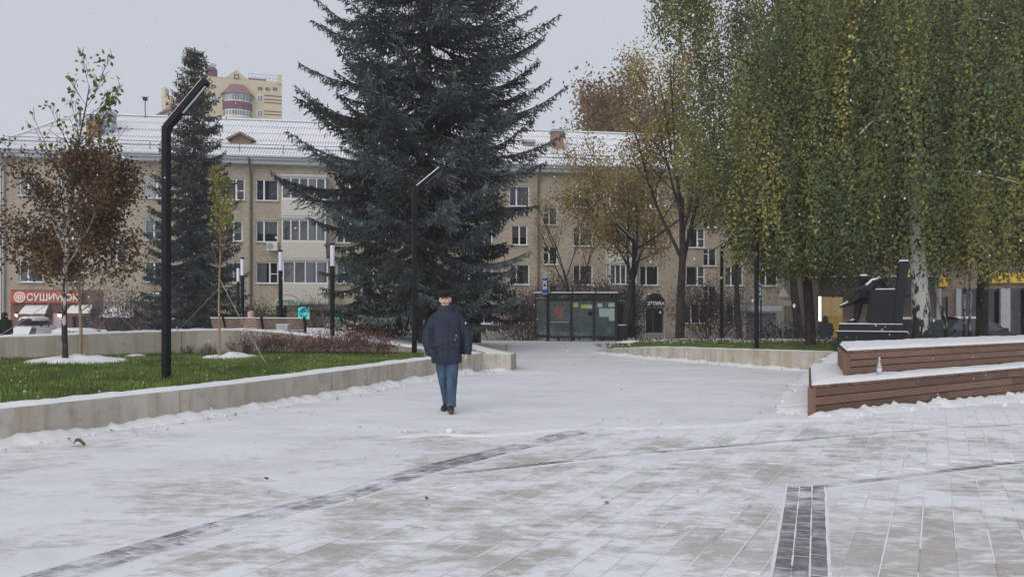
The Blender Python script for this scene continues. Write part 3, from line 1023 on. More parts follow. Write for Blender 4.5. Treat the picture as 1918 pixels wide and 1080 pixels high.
# cornice, gutter
m = MB()
m.box((UE / 2, -.18, EZ + .12), (UE + .6, .9, .24)); m.box((UE / 2, -.32, EZ + .34), (UE + .9, 1.1, .2))
m.build('cornice', CORNICE, house)
m = MB()
m.tube([(-.6, -.92, EZ + .42), (UE + .3, -.92, EZ + .40)], .075, 8); m.build('gutter', METAL_G, house)
# corrugated roof: sheets in rows, each row overlapping the one below
RIDGE_Y, RZ = 6.3, EZ + 4.55
def m_slate():
    k = NT('corrugated_roof'); p = k.obj()
    at = k.n('Attribute', attribute_name='crest')
    v = k.noise(k.mapv(p, (.25, .5, .5)), 1.4, 5, .6)
    f = k.math('MULTIPLY', k.ramp(at.outputs['Fac'], [(.66, 0), (.86, 1)]), k.ramp(v, [(.28, .35), (.6, 1.0)]))
    c = k.mix(f, (.80, .81, .84), (.36, .365, .385))
    return k.fin(c, .8, spec=.2)
SLATE = m_slate()
def corrugated(name, rows, u0f, u1f, y0, z0, y1, z1, parent, wl=.2, flip=1):
    for r in range(rows):
        t0, t1 = r / rows, (r + 1) / rows + (.04 if r < rows - 1 else 0)
        n = int((UE + 1.4) / (wl / 4)); verts, faces, cr = [], [], []
        ua, ub = u0f(t0), u1f(t0); ua2 = u0f(min(t1, 1)); ub2 = u1f(min(t1, 1))
        lift = .045 * (rows - r) * 0 + (.03 if r % 2 else .0)
        jj = random.Random(r * 7)
        for i in range(n + 1):
            u = -.7 + i * wl / 4
            ph = (1, 0, -1, 0)[i % 4]
            uu0, uu1 = min(max(u, ua), ub), min(max(u, ua2), ub2)
            for t, q in ((t0, uu0), (min(t1, 1), uu1)):
                tt = t
                verts.append((q, lerp(y0, y1, tt), lerp(z0, z1, tt) + .035 * ph + (.05 if t == t0 else .0)))
                cr.append(.5 + .5 * ph)
        for i in range(n):
            f = (2 * i, 2 * i + 2, 2 * i + 3, 2 * i + 1)
            faces.append(f if flip > 0 else f[::-1])
        me = bpy.data.meshes.new(name); me.from_pydata(verts, [], faces); me.materials.append(SLATE)
        a = me.attributes.new('crest', 'FLOAT', 'POINT'); a.data.foreach_set('value', cr)
        me.polygons.foreach_set('use_smooth', [True] * len(faces)); me.update()
        link(name, me, parent)
hip = 2.2
corrugated('roof_sheet_row', 5, lambda t: -.7 + (hip + .7) * t, lambda t: UE + .6, -.85, EZ + .46, RIDGE_Y, RZ, house)
m = MB()
m.quad((-.7, 13.4, EZ + .44), (UE + .6, 13.4, EZ + .44), (UE + .6, RIDGE_Y, RZ), (hip, RIDGE_Y, RZ)); m.f[-1] = m.f[-1][::-1]
m.poly([(-.7, 13.4, EZ + .44), (hip, RIDGE_Y, RZ), (-.7, -.85, EZ + .44)])
m.poly([(UE + .55, -.85, EZ + .44), (UE + .55, RIDGE_Y, RZ), (UE + .55, 13.4, EZ + .44)])
m.build('rear_roof', SNOW, house)
m = MB()
m.beam((hip, RIDGE_Y, RZ + .06), (UE + .6, RIDGE_Y, RZ + .06), .34, .1); m.beam((-.7, -.85, EZ + .54), (hip, RIDGE_Y, RZ + .05), .26, .1)
m.build('ridge_cap', SNOW, house)
# snow guard railing
def roof_pt(u, t, dz=0.0):
    return Vector((u, lerp(-.85, RIDGE_Y, t), lerp(EZ + .46, RZ, t) + dz))
m = MB()
u = .6
while u < UE:
    m.beam(roof_pt(u, .07, -.05), roof_pt(u, .07, .62), .05, .05); u += 2.9
for dz in (.33, .6):
    m.beam(roof_pt(.2, .07, dz), roof_pt(UE, .07, dz), .04, .04)
m.build('roof_railing', plain('railing_paint', (.16, .16, .17), .6), house)
# chimneys, ventilators
def stack(px0, px1, py0, py1, ydep, mat, name, cap=None, d=.9, flue=True):
    u0, u1 = fu(px0, ydep), fu(px1, ydep)
    z1, z0 = fz(px0, py0, ydep), fz(px0, py1, ydep)
    m = MB(); m.box(((u0 + u1) / 2, ydep + d / 2, (z0 + z1) / 2 - .3), (u1 - u0, d, z1 - z0 + .6))
    o = m.build(name, mat, house)
    if cap:
        m = MB(); m.box(((u0 + u1) / 2, ydep + d / 2, z1 + .05), (u1 - u0 + .2, d + .2, .12)); m.box(((u0 + u1) / 2, ydep + d / 2, z1 + .15), (u1 - u0 + .1, d + .1, .08)); m.build('chimney_cap', cap, o)
    return o
stack(161, 183, 222, 262, 1.6, BRICK_O, 'chimney', METAL_G)
stack(189, 208, 208, 252, 2.2, METAL_G, 'ventilation_box', SNOW)
stack(981, 1001, 266, 302, 2.6, BRICK_O, 'chimney', METAL_G)
stack(1035, 1056, 246, 300, 2.2, BRICK_O, 'chimney', METAL_G)
stack(214, 217, 211, 230, 4.0, PIPE, 'vent_pipe', BLACK, .12)
stack(148, 151, 205, 228, 3.6, PIPE, 'vent_pipe', BLACK, .12)
# dormer
dy = 1.3
du0, du1 = fu(433, dy), fu(470, dy); dzb, dzm, dzt = fz(450, 277, dy), fz(450, 260, dy), fz(450, 251, dy)
PLANK_D = plain('weathered_boards', (.235, .17, .13), .85, .3, stretch=(6, 1, 1))
m = MB()
m.extr([(du0, dzb - .2), (du1, dzb - .2), (du1, dzm), ((du0 + du1) / 2, dzt), (du0, dzm)], dy, dy + 2.2)
dorm = m.build('dormer', PLANK_D, house)
m = MB()
for i in range(5):
    z = dzb + (i + .5) * (dzm - dzb) / 5; m.box(((du0 + du1) / 2, dy - .015, z), (du1 - du0 - .05, .03, (dzm - dzb) / 5 - .02))
m.build('dormer_board', PLANK_D, dorm)
m = MB()
mid = (du0 + du1) / 2
for s in (-1, 1):
    e = mid + s * ((du1 - du0) / 2 + .28)
    m.beam((mid, dy - .25, dzt + .07), (mid, dy - .25, dzt + .07), .01, .01) if False else None
    m.poly([(mid, dy - .3, dzt + .08), (e, dy - .3, dzm - .08), (e, dy + 2.6, dzm - .08), (mid, dy + 2.6, dzt + .08)][::s])
    m.beam((mid, dy - .3, dzt + .05), (e, dy - .3, dzm - .11), .06, .14)
m.build('dormer_roof', PLANK_D, dorm)
m = MB()
for s in (-1, 1):
    e = mid + s * ((du1 - du0) / 2 + .26)
    m.poly([(mid, dy - .2, dzt + .14), (e, dy - .2, dzm - .02), (e, dy + 2.6, dzm - .02), (mid, dy + 2.6, dzt + .14)][::s])
m.build('dormer_snow', SNOW, dorm)
# drainpipes, party lines
for px, c in ((24 / 3, METAL_G), (470, PIPE), (1008, PIPE), (1470, PIPE)):
    m = MB(); u = fu(px)
    m.tube([(u, -.9, EZ + .3), (u, -.35, EZ - .25), (u, -.12, EZ - .7), (u, -.12, BZ + .3)], .075, 8)
    for z in (1, 3.5, 6, 8.5): m.box((u, -.08, z), (.2, .12, .05))
    m.build('drainpipe', c, house, smooth=False)
# glazed balconies with clapboard fronts
SIDING = plain('cream_siding', (.60, .56, .49), .6, .07, stretch=(.3, 1, 6))
SIDING_W = plain('pale_siding', (.60, .58, .54), .6, .07, stretch=(.3, 1, 6))
def balcony(pxa, pxb, zc, mat, glass_h=1.5, panel_h=1.25, out=.95, splits=5):
    ua, ub = fu(pxa), fu(pxb); w = ub - ua; zg0 = zc - glass_h / 2; zp0 = zg0 - panel_h
    m = MB()
    m.box(((ua + ub) / 2, -out / 2, zp0 + .07), (w, out - .004, .14)); m.box(((ua + ub) / 2, -out / 2 - .03, zc + glass_h / 2 + .08), (w + .15, out + .1, .14))
    m.box(((ua + ub) / 2, -out + .05, (zp0 + zg0) / 2 + .07), (w - .02, .06, panel_h - .15)); 
    for x in (ua + .05, ub - .05): m.box((x, -out / 2, (zp0 + zg0) / 2 + .07), (.06, out - .1, panel_h - .15))
    b = m.build('balcony', plain('balcony_slab', (.42, .41, .4), .8, .1), house)
    nb = 9
    for i in range(nb):
        z = zp0 + .14 + (i + .5) * (panel_h - .14) / nb; hb = (panel_h - .14) / nb
        m = MB()
        n0 = [(ua - .03, -out - .004, z - hb / 2), (ub + .03, -out - .004, z - hb / 2), (ub + .03, -out + .02, z + hb / 2), (ua - .03, -out + .02, z + hb / 2)]
        m.rings([[(ua - .03, -out - .02, z - hb / 2), (ua - .03, -out - .002, z + hb / 2), (ua - .03, -out + .03, z + hb / 2), (ua - .03, -out + .03, z - hb / 2)],
                 [(ub + .03, -out - .02, z - hb / 2), (ub + .03, -out - .002, z + hb / 2), (ub + .03, -out + .03, z + hb / 2), (ub + .03, -out + .03, z - hb / 2)]])
        m.rings([[(ua - .035, -out + .02, z - hb / 2), (ua - .02, -out + .02, z + hb / 2), (ua + .03, -out + .02, z)], [(ua - .035, -.02, z - hb / 2), (ua - .02, -.02, z + hb / 2), (ua + .03, -.02, z)]])
        m.build('siding_board', mat, b)
    m = MB()
    for i in range(splits + 1):
        m.box((lerp(ua + .04, ub - .04, i / splits), -out + .04, zc), (.08, .07, glass_h))
    for z in (zg0 + .04, zc + glass_h / 2 - .04): m.box(((ua + ub) / 2, -out + .042, z), (w - .06, .06, .08))
    for x in (ua + .04, ub - .04):
        for yy in (-.06, -out / 2): m.box((x, yy, zc), (.06, .07, glass_h))
    m.build('balcony_frame', PVC, b)
    for i in range(splits):
        m = MB(); a, c_ = lerp(ua + .04, ub - .04, i / splits) + .04, lerp(ua + .04, ub - .04, (i + 1) / splits) - .04
        m.quad((a, -out + .035, zg0 + .08), (c_, -out + .035, zg0 + .08), (c_, -out + .035, zc + glass_h / 2 - .08), (a, -out + .035, zc + glass_h / 2 - .08))
        m.build('pane', GLASS, b)
    m = MB()
    for x in (ua + .04, ub - .04):
        m.quad((x, -.05, zg0 + .05), (x, -out + .08, zg0 + .05), (x, -out + .08, zc + glass_h / 2 - .05), (x, -.05, zc + glass_h / 2 - .05))
    m.build('side_pane', GLASS, b)
    m = MB()
    for i in range(splits):
        if wr.random() < .4:
            a, c_ = lerp(ua + .1, ub - .1, i / splits), lerp(ua + .1, ub - .1, (i + .8) / splits)
            m.quad((a, -out + .12, zg0 + .1), (c_, -out + .12, zg0 + .1), (c_, -out + .12, zc + glass_h / 2 - .1), (a, -out + .12, zc + glass_h / 2 - .1))
    if m.v: m.build('curtain', CURT[0], b)
    m = MB(); m.box(((ua + ub) / 2, -out / 2 - .03, zc + glass_h / 2 + .165), (w + .1, out + .05, .03)); m.build('balcony_snow', SNOW, b)
balcony(531, 612, 9.85, SIDING_W); balcony(531, 612, 6.95, SIDING); balcony(533, 616, 4.08, SIDING, 1.55, 1.4, splits=4)
balcony(1135, 1185, 4.1, plain('brown_siding', (.2, .16, .13), .7, .1)); balcony(1135, 1185, 9.85, SIDING); balcony(1135, 1185, 6.95, SIDING_W)

# things fixed to the house ------------------------------------------------
def on_house(name, label, cat, px, py, out=0.0, group=None):
    u, z = fu(px, -out), fz(px, py, -out)
    p = O_ + Vector((UX * u + UY * out, UY * u - UX * out, z))
    return thing(name, label, cat, p, ANG, group)
def msz(px, dpx, out=0.0):
    return dpx / FPX * fY(px, -out)
AC_W = plain('ac_white', (.66, .66, .64), .5, .06)
t = on_house('air_conditioner', 'white air conditioner box under a window beside the drainpipe', 'air conditioner', 510, 461, .45)
m = MB(); m.box((0, 0, 0), (.72, .34, .6)); m.build('casing', AC_W, t)
m = MB(); m.tube([(-.12, -.171, 0), (-.12, -.2, 0)], .22, 20); m.build('fan_guard', plain('ac_grille', (.25, .26, .27), .5), t)
m = MB()
for r_i in (.07, .13, .19):
    for j in range(16):
        a, b = 2 * math.pi * j / 16, 2 * math.pi * (j + 1) / 16
        m.beam((-.12 + r_i * math.cos(a), -.206, r_i * math.sin(a)), (-.12 + r_i * math.cos(b), -.206, r_i * math.sin(b)), .02, .02)
m.build('fan_ring', AC_W, t)
m = MB(); m.box((-.2, .2, -.33), (.04, .5, .04)); m.box((.2, .2, -.33), (.04, .5, .04)); m.build('bracket', BLACK, t)
# sushi sign
RED_CLAD = plain('dark_red_cladding', (.165, .088, .078), .75, .2, 2)
t = on_house('entrance_cladding', 'dark red cladding panel around the sushi shop entrance', 'shop front', 20, 640, .06)
x1 = fu(134) - fu(20); zt = msz(60, 640 - 543)
hs = []
for h in shop_open[:2]:
    a, b = h[0] - fu(20), h[1] - fu(20)
    hs.append((max(a, .1), min(b, x1 + 8), 0.0, h[3] - fz(20, 640)))
x1 = fu(192) - fu(20)
m = MB(); wall_holes(m, 0, x1, 0, zt, hs, .06, 0, 0)
m.quad((0, .06, 0), (0, 0, 0), (0, 0, zt), (0, .06, zt)); m.quad((x1, 0, 0), (x1, .06, 0), (x1, .06, zt), (x1, 0, zt)); m.quad((0, 0, zt), (x1, 0, zt), (x1, .06, zt), (0, .06, zt))
m.build('cladding', RED_CLAD, t)
ORANGE = plain('orange_sign', (.60, .125, .065), .5, .08)
ORANGE_D = plain('orange_sign_slat', (.46, .085, .05), .5, .08)
LETTER = plain('sign_white', (.80, .76, .72), .5, .03)
t = on_house('shop_sign', 'orange slatted shop sign with round emblem and white letters СУШИWOK', 'sign', 19, 567, .32)
sw, sh = fu(152) - fu(19), msz(60, 22)
m = MB(); m.box((sw / 2, .13, sh / 2), (sw, .12, sh)); m.build('back_board', ORANGE_D, t)
for i in range(9):
    m = MB(); m.box((sw / 2, .04, (i + .5) * sh / 9), (sw, .08, sh / 9 - .03)); m.build('slat', ORANGE, t)
m = MB(); cx_ = fu(37.5) - fu(19); rr = sh * .42
m.tube([(cx_, .0, sh / 2), (cx_, -.05, sh / 2)], rr, 28); em = m.build('emblem', plain('emblem_peach', (.80, .36, .24), .5, .04), t)
m = MB()
for i in range(28):
    a, b = 2 * math.pi * i / 28, 2 * math.pi * (i + 1) / 28
    m.beam((cx_ + rr * math.cos(a), -.05, sh / 2 + rr * math.sin(a)), (cx_ + rr * math.cos(b), -.05, sh / 2 + rr * math.sin(b)), .05, .06)
for dx, hh in ((-.16, .2), (-.05, .3), (.06, .3), (.17, .2)):
    m.box((cx_ + dx, -.06, sh / 2), (.05, .03, hh * 1.1))
m.build('emblem_mark', LETTER, em)
me = text_mesh('СУШИWOK', sh * .82, .03, LETTER)
xs_ = [v.co.x for v in me.vertices]; wtxt = max(xs_) - min(xs_)
target = fu(147) - fu(50)
o = link('lettering', me, t, (fu(50) - fu(19), -.035, sh * .2)); o.rotation_euler = (R(90), 0, 0); o.scale = (target / wtxt, 1, 1)
# awnings
AWN = plain('awning_cloth', (.20, .075, .07), .8, .1); AWN_B = plain('black_awning', (.05, .05, .055), .8, .1)
for pa, pb, pt, pb2, lab, am in ((45, 97, 571, 581, 'snow covered awning below the emblem of the orange sign', AWN), (131, 179, 571, 580, 'snow covered awning right of the white birch trunk', AWN), (193, 259, 577, 588, 'wide snow covered awning over the grey shop door', AWN_B)):
    t = on_house('awning', lab, 'awning', pa, pt, .05, 'awnings along the shop fronts')
    w = fu(pb) - fu(pa); dz = msz(pa, pb2 - pt) + .25; out = .95
    m = MB(); m.poly([(0.15, 0, 0), (w - .15, 0, 0), (w, -out, -dz), (0, -out, -dz)][::-1]); m.poly([(0.15, .03, -.03), (w - .15, .03, -.03), (w, -out, -dz - .03), (0, -out, -dz - .03)])
    m.poly([(.15, 0, 0), (0, -out, -dz), (0, -.0, -dz)]); m.poly([(w - .15, 0, 0), (w, -.0, -dz), (w, -out, -dz)])
    nsc = 6
    for i in range(nsc):
        a, b = w * i / nsc, w * (i + .93) / nsc
        m.poly([(a, -out - .005, -dz), (b, -out - .005, -dz), (b, -out - .005, -dz - .16), ((a + b) / 2, -out - .005, -dz - .2), (a, -out - .005, -dz - .16)][::-1])
    m.build('canopy', am, t)
    m = MB(); n = 10; rs = []
    for j in range(n + 1):
        x = lerp(.05, w - .05, j / n)
        rs.append([(lerp(x * .97 + .15 * (1 - 2 * j / n) * .5, x, q), -out * q * .99, -dz * q + .05 * math.sin(math.pi * min(.97, max(.03, q))) ** .3 + .02 * nz(x * 2, q * 3, pa)) for q in (0, .2, .5, .8, 1)])
    m.rings(rs, False, closed=False); m.build('snow_cover', SNOW, t, smooth=True)
# wall lamps (lit) and poster
LAMPGLOW = plain('warm_lamp', (.9, .7, .5), .5, 0, emit=((1.0, .62, .34), 5.0))
for px, lab in ((32, 'lit warm wall lamp left of the first awning'), (112, 'lit warm wall lamp over the lavender poster')):
    t = on_house('wall_lamp', lab, 'lamp', px, 587, .2, 'lamps on the sushi shop front')
    m = MB(); m.lathe([(.05, .12), (.13, -.02), (.12, -.04), (.02, -.04)][::-1], n=12); m.build('lamp_shade', BLACK, t)
    m = MB(); m.ball((0, 0, -.08), .13); m.build('bulb', LAMPGLOW, t)
    m = MB(); m.beam((0, 0, .1), (0, .16, .1), .03, .03); m.build('bracket', BLACK, t)
POST = NT('lavender_poster'); _p = POST.obj()
POST = POST.fin(POST.mix(POST.ramp(POST.noise(POST.mapv(_p, (1, 1, 1.6)), 2.4, 3), [(.42, 0), (.6, 1)]), (.42, .38, .58), (.62, .40, .36)), .4)
t = on_house('poster', 'tall lavender and pink advertising poster on the shop wall', 'poster', 100, 617, .1)
m = MB(); pw, ph = fu(123) - fu(100), msz(100, 30); m.box((pw / 2, 0, ph / 2), (pw, .04, ph)); m.build('print', POST, t)
m = MB()
for x in (0, pw): m.box((x, -.005, ph / 2), (.04, .06, ph + .04))
for z in (0, ph): m.box((pw / 2, -.006, z), (pw, .05, .04))
m.build('frame', METAL_G, t)
# porch with posts
t = on_house('porch', 'small entrance porch with snowy slate roof on pale posts', 'porch', 267, 640, 1.4)
h = msz(270, 640 - 567)
m = MB()
for x0, x1_, c in ((fu(273) - fu(267), fu(284) - fu(267), 0),):
    m.box(((x0 + x1_) / 2, .0, h / 2), (x1_ - x0, .35, h))
m.build('column', plain('beige_plaster', (.42, .33, .27), .85, .1), t)
m = MB(); m.box((fu(287) - fu(267), 0, h / 2), (.1, .1, h)); m.box((fu(298) - fu(267), 0, h / 2), (.08, .08, h)); m.build('post', METAL_G, t)
m = MB(); w = fu(300) - fu(267); m.poly([(-.1, -.4, h + .02), (w, -.4, h + .02), (w, 1.35, h + .75), (.3, 1.35, h + .75)]); m.poly([(-.1, -.4, h - .06), (.3, 1.35, h + .67), (w, 1.35, h + .67), (w, -.4, h - .06)]); m.poly([(-.1, -.4, h - .06), (w, -.4, h - .06), (w, -.4, h + .02), (-.1, -.4, h + .02)])
rf = m.build('roof', BLACK, t)
m = MB()
for i in range(4):
    q = i / 4
    m.box((w / 2 + .05, -.3 + 1.5 * q, h + .09 + .66 * q), (w - .3 - .3 * (i % 2), .26, .04), 0, 0, R(22))
m.build('snow_strip', SNOW, rf)
# red neon lettering in the window
NEON = plain('red_neon', (.5, .02, .02), .5, 0, emit=((1.0, .03, .05), 2.6))
NEON_P = plain('red_neon_panel', (.06, .01, .012), .4, 0)
t = on_house('neon_sign', 'vertical glowing red neon sign hanging in a dark shop window', 'neon sign', 367.5, 604, .02)
hN = msz(367, 24)
m = MB(); m.box((0, .02, hN / 2), (.34, .03, hN + .1)); m.build('panel', NEON_P, t)
for i, ch in enumerate('СУШИ'):
    me = text_mesh(ch, hN / 4 * 1.15, .012, NEON, 'CENTER')
    o = link('letter', me, t, (0, -.005, hN - (i + .93) * hN / 4)); o.rotation_euler = (R(90), 0, 0)
# pharmacy canopy
GRN = plain('pharmacy_green', (.03, .30, .10), .5, .05); REDL = plain('red_letters', (.65, .06, .05), .5, .05); CAN_W = plain('canopy_white', (.62, .62, .60), .5, .06)
t = on_house('pharmacy_canopy', 'arched white pharmacy canopy with green letters АПТЕКА', 'canopy', 515, 571, 1.1)
w = fu(561, -1.1) - fu(515, -1.1); hb = msz(530, 5); ha = msz(530, 18)
arc = [(w / 2 + (w / 2) * math.cos(a), hb + (ha - hb) * math.sin(a)) for a in [math.pi * i / 12 for i in range(13)]]
m = MB(); m.extr([(0, 0), (w, 0)] + arc, 0, 1.08); m.build('canopy_board', CAN_W, t)
m = MB(); rs = [[(x, yy, z + .04) for x, z in arc] for yy in (-.02, 1.08)]; m.rings(rs, False, closed=False); m.build('snow_cover', SNOW, t, smooth=True)
me = text_mesh('АПТЕКА', hb * 1.75, .02, GRN, 'CENTER'); xs_ = [v.co.x for v in me.vertices]; o = link('green_lettering', me, t, (w / 2, -.025, .05)); o.rotation_euler = (R(90), 0, 0); o.scale = (w * .95 / (max(xs_) - min(xs_)), 1, 1)
m = MB()
for i in range(7): m.box((w * (.26 + .08 * i), -.02, hb * 1.75), (w * .05, .02, hb * .3))
m.build('red_lettering', REDL, t)
# led screen
SCR = NT('led_screen'); _p = SCR.obj()
_c = SCR.ramp(SCR.noise(SCR.mapv(_p, (1, 1, .8)), 2.3, 2, .5, 1.2), [(.36, (.02, .10, .25)), (.46, (0, .55, .55)), (.58, (.05, .75, .60)), (.66, (.8, .85, .95))], 'LINEAR')
_b = SCR.n('BsdfPrincipled'); _b.inputs['Base Color'].default_value = (.02, .02, .02, 1); SCR.l(_c, _b.inputs['Emission Color']); _b.inputs['Emission Strength'].default_value = 1.15; SCR.l(_b.outputs[0], SCR.out.inputs[0]); SCR = SCR.mat
t = on_house('led_screen', 'bright turquoise advertising screen standing beside the pharmacy entrance', 'screen', 558, 598, .9)
w = fu(580) - fu(558); h = msz(560, 23)
m = MB(); m.box((w / 2, .06, h / 2), (w + .1, .12, h + .1)); m.build('casing', BLACK, t)
m = MB(); m.quad((0, -.004, 0), (w, -.004, 0), (w, -.004, h), (0, -.004, h)); m.build('display', SCR, t)
m = MB(); m.box((w * .3, .06, -.9), (.08, .08, 1.72)); m.box((w * .7, .06, -.9), (.08, .08, 1.72)); m.build('stand', BLACK, t)
t = on_house('pharmacy_cross', 'small glowing green pharmacy sign under the spruce branches', 'sign', 633, 602, 1.2)
GGL = plain('green_glow', (.02, .4, .1), .5, 0, emit=((.05, 1.0, .3), 1.6))
m = MB(); m.box((0, 0, .3), (.18, .08, .55)); m.box((0, 0, .3), (.5, .076, .18)); m.build('cross', GGL, t)
m = MB(); m.box((0, .6, .3), (.06, 1.1, .06)); m.build('bracket', BLACK, t)
# optician canopy
t = on_house('optician_canopy', 'black arched canopy with white letters ОПТИКА over a doorway', 'canopy', 1207, 574, 1.2)
w = fu(1247, -1.2) - fu(1207, -1.2); hb = msz(1220, 7); ha = msz(1220, 24)
arc = [(w / 2 + (w / 2) * math.cos(a), hb * .2 + (ha - hb * .2) * math.sin(a)) for a in [math.pi * i / 14 for i in range(15)]]
m = MB(); m.extr([(0, 0), (w, 0)] + arc, 0, .06); m.build('front_board', BLACK, t)
m = MB(); m.rings([[(x, yy, z + .02) for x, z in arc] for yy in (.06, 1.2)], False, closed=False); m.build('vault', METAL_G, t, smooth=True)
m = MB(); m.rings([[(x, yy, z + .055) for x, z in arc[2:-2]] for yy in (.1, 1.2)], False, closed=False); m.build('snow_cover', SNOW, t, smooth=True)
me = text_mesh('ОПТИКА', hb * 1.35, .02, plain('optic_white', (.85, .85, .84), .5, .02), 'CENTER'); xs_ = [v.co.x for v in me.vertices]; o = link('lettering', me, t, (w / 2, -.025, hb * .35)); o.rotation_euler = (R(90), 0, 0); o.scale = (w * .88 / (max(xs_) - min(xs_)), 1, 1)
m = MB()
for x in (.08, w - .08): m.tube([(x, .05, .1), (x, .05, -3.3)], .04, 6)
m.build('post', METAL_G, t)
# tv aerial
t = on_house('tv_aerial', 'thin television aerial standing on the snowy roof ridge', 'aerial', 272, 212, -6.0)
m = MB(); m.beam((0, 0, -.4), (0, 0, 1.2), .05, .05); m.build('mast', BLACK, t)
m = MB(); m.box((0, 0, 1.05), (.3, .2, .2)); m.beam((-.25, 0, 1.2), (.25, 0, 1.2), .04, .04)
m.build('head', BLACK, t)

# -------- neighbour at the very left
CREAM = plain('cream_plaster', (.60, .52, .44), .85, .06, 1)
nb = thing('neighbour_house', 'narrow glimpse of a cream plastered house at the far left edge', 'house', (-38.5, 51.5, -1.3))
m = MB(); m.box((0, 5, 6.3), (9.0, 10, 12.6)); m.build('wall', CREAM, nb)
m = MB(); m.box((0, 5, 12.75), (10, 11, .3)); m.build('cornice', CORNICE, nb)
m = MB(); m.quad((-5, -.5, 12.92), (5, -.5, 12.92), (5, 5, 14.4), (-5, 5, 14.4)); m.poly([(5, -.5, 12.92), (5, 10.6, 12.92), (5, 5, 14.4)]); m.poly([(5, 10.6, 12.92), (-5, 10.6, 12.92), (-5, 5, 14.4), (5, 5, 14.4)]); m.build('roof', SNOW, nb)
for z in (1.6, 4.5, 7.4, 10.3):
    put_window(K_A, nb, -3.2, z, -.2, sill=False); put_window(K_A, nb, 0.4, z, -.2, sill=False)
rb = thing('rear_house', 'low snowy roofed house showing behind the left end of the brick house', 'house', (-46, 66, -1.3))
m = MB(); m.box((0, 5, 7), (18, 10, 14)); m.build('wall', BRICK, rb)
m = MB(); m.quad((-9.5, -.5, 14.2), (9.5, -.5, 14.2), (9.5, 5, 17), (-9.5, 5, 17)); m.quad((9.5, 10.5, 14.2), (-9.5, 10.5, 14.2), (-9.5, 5, 17), (9.5, 5, 17)); m.poly([(9.5, -.5, 14.2), (9.5, 10.5, 14.2), (9.5, 5, 17)]); m.build('roof', SNOW, rb)

# -------- yellow tower block far behind
YEL = plain('yellow_stucco', (.53, .465, .33), .85, .07, .6)
BURG = plain('burgundy_sheet', (.15, .055, .075), .6, .15)
BURG_R = plain('burgundy_tiles', (.25, .13, .15), .65, .25, 3)
PA, PB = Vector((-44.5, 108, 0)), Vector((-33.2, 111.5, 0))
tang = math.atan2(PB.y - PA.y, PB.x - PA.x); TL = (PB - PA).length
tower = thing('tower_block', 'tall yellow tower block with burgundy bay roofs far behind the house', 'apartment house', PA, tang)
TX, TY = math.cos(tang), math.sin(tang)
def tu(px, y=0.0):
    k = (px - PCX) / FPX; ox, oy = PA.x - TY * y, PA.y + TX * y
    return (k * oy - ox) / (TX - k * TY)
def tz_(px, py, y=0.0):
    return CAMZ - (py - HOR) / FPX * (PA.y + TX * y + TY * tu(px, y))
t0, t1 = tu(390), tu(528)
zt = tz_(500, 152)
m = MB()
m.box(((t0 + t1) / 2, 7, (zt - 2) / 2), (t1 - t0, 14, zt + 2)); 
m.extr([(tu(408), zt - .01), (tu(422), zt - .01), (tu(443), tz_(443, 131)), (tu(464), zt - .01)], -.05, .6)
m.box((tu(524), .6, zt + .35), (tu(528) - tu(520), 1.6, 1.3))
# receding wing: stepped parapet
wl_ = math.hypot(9.5, 7.0); wa = math.atan2(7.0, -9.5)
m.build('wall', YEL, tower)
m = MB()
m.prism([(t0 + .3, .4), (t0 + .3, 12), (t0 - 4.6, 15), (t0 - 6.9, 7.2)], -2, zt - 1.6)
m.prism([(t0 + .2, .5), (t0 + .2, 5), (t0 - 1.8, 6), (t0 - 3.6, 4.2)], zt - 1.7, zt + .0)
m.prism([(t0 - 6.3, 6.4), (t0 - 6.0, 8), (t0 - 6.6, 8.4), (t0 - 6.95, 7.3)], zt - 1.7, zt - .3)
m.build('side_wing', YEL, tower)
m = MB(); m.poly([(t0 - 1.2, 1.0, zt - 1.3), (t0 - 6.9, 6.7, zt - 3.8), (t0 - 7.6, 5.9, zt - 4.6), (t0 - 1.5, -.3, zt - 3.2)][::-1]); m.poly([(t0 - 7.6, 5.9, zt - 4.6), (t0 - 1.5, -.3, zt - 3.2), (t0 - 1.3, .8, zt - 3.3), (t0 - 6.9, 6.6, zt - 4.7)]); m.build('wing_roof', BURG_R, tower)
m = MB()
for k in range(3):
    a = Vector((t0 - 1.4, .2, 0)).lerp(Vector((t0 - 7.2, 6.2, 0)), k / 3); b = Vector((t0 - 1.4, .2, 0)).lerp(Vector((t0 - 7.2, 6.2, 0)), (k + .85) / 3)
    m.quad((a.x, a.y, zt - 5.4), (b.x, b.y, zt - 5.9), (b.x, b.y, zt - 4.4), (a.x, a.y, zt - 3.7))
m.build('wing_glazing', METAL_G, tower)
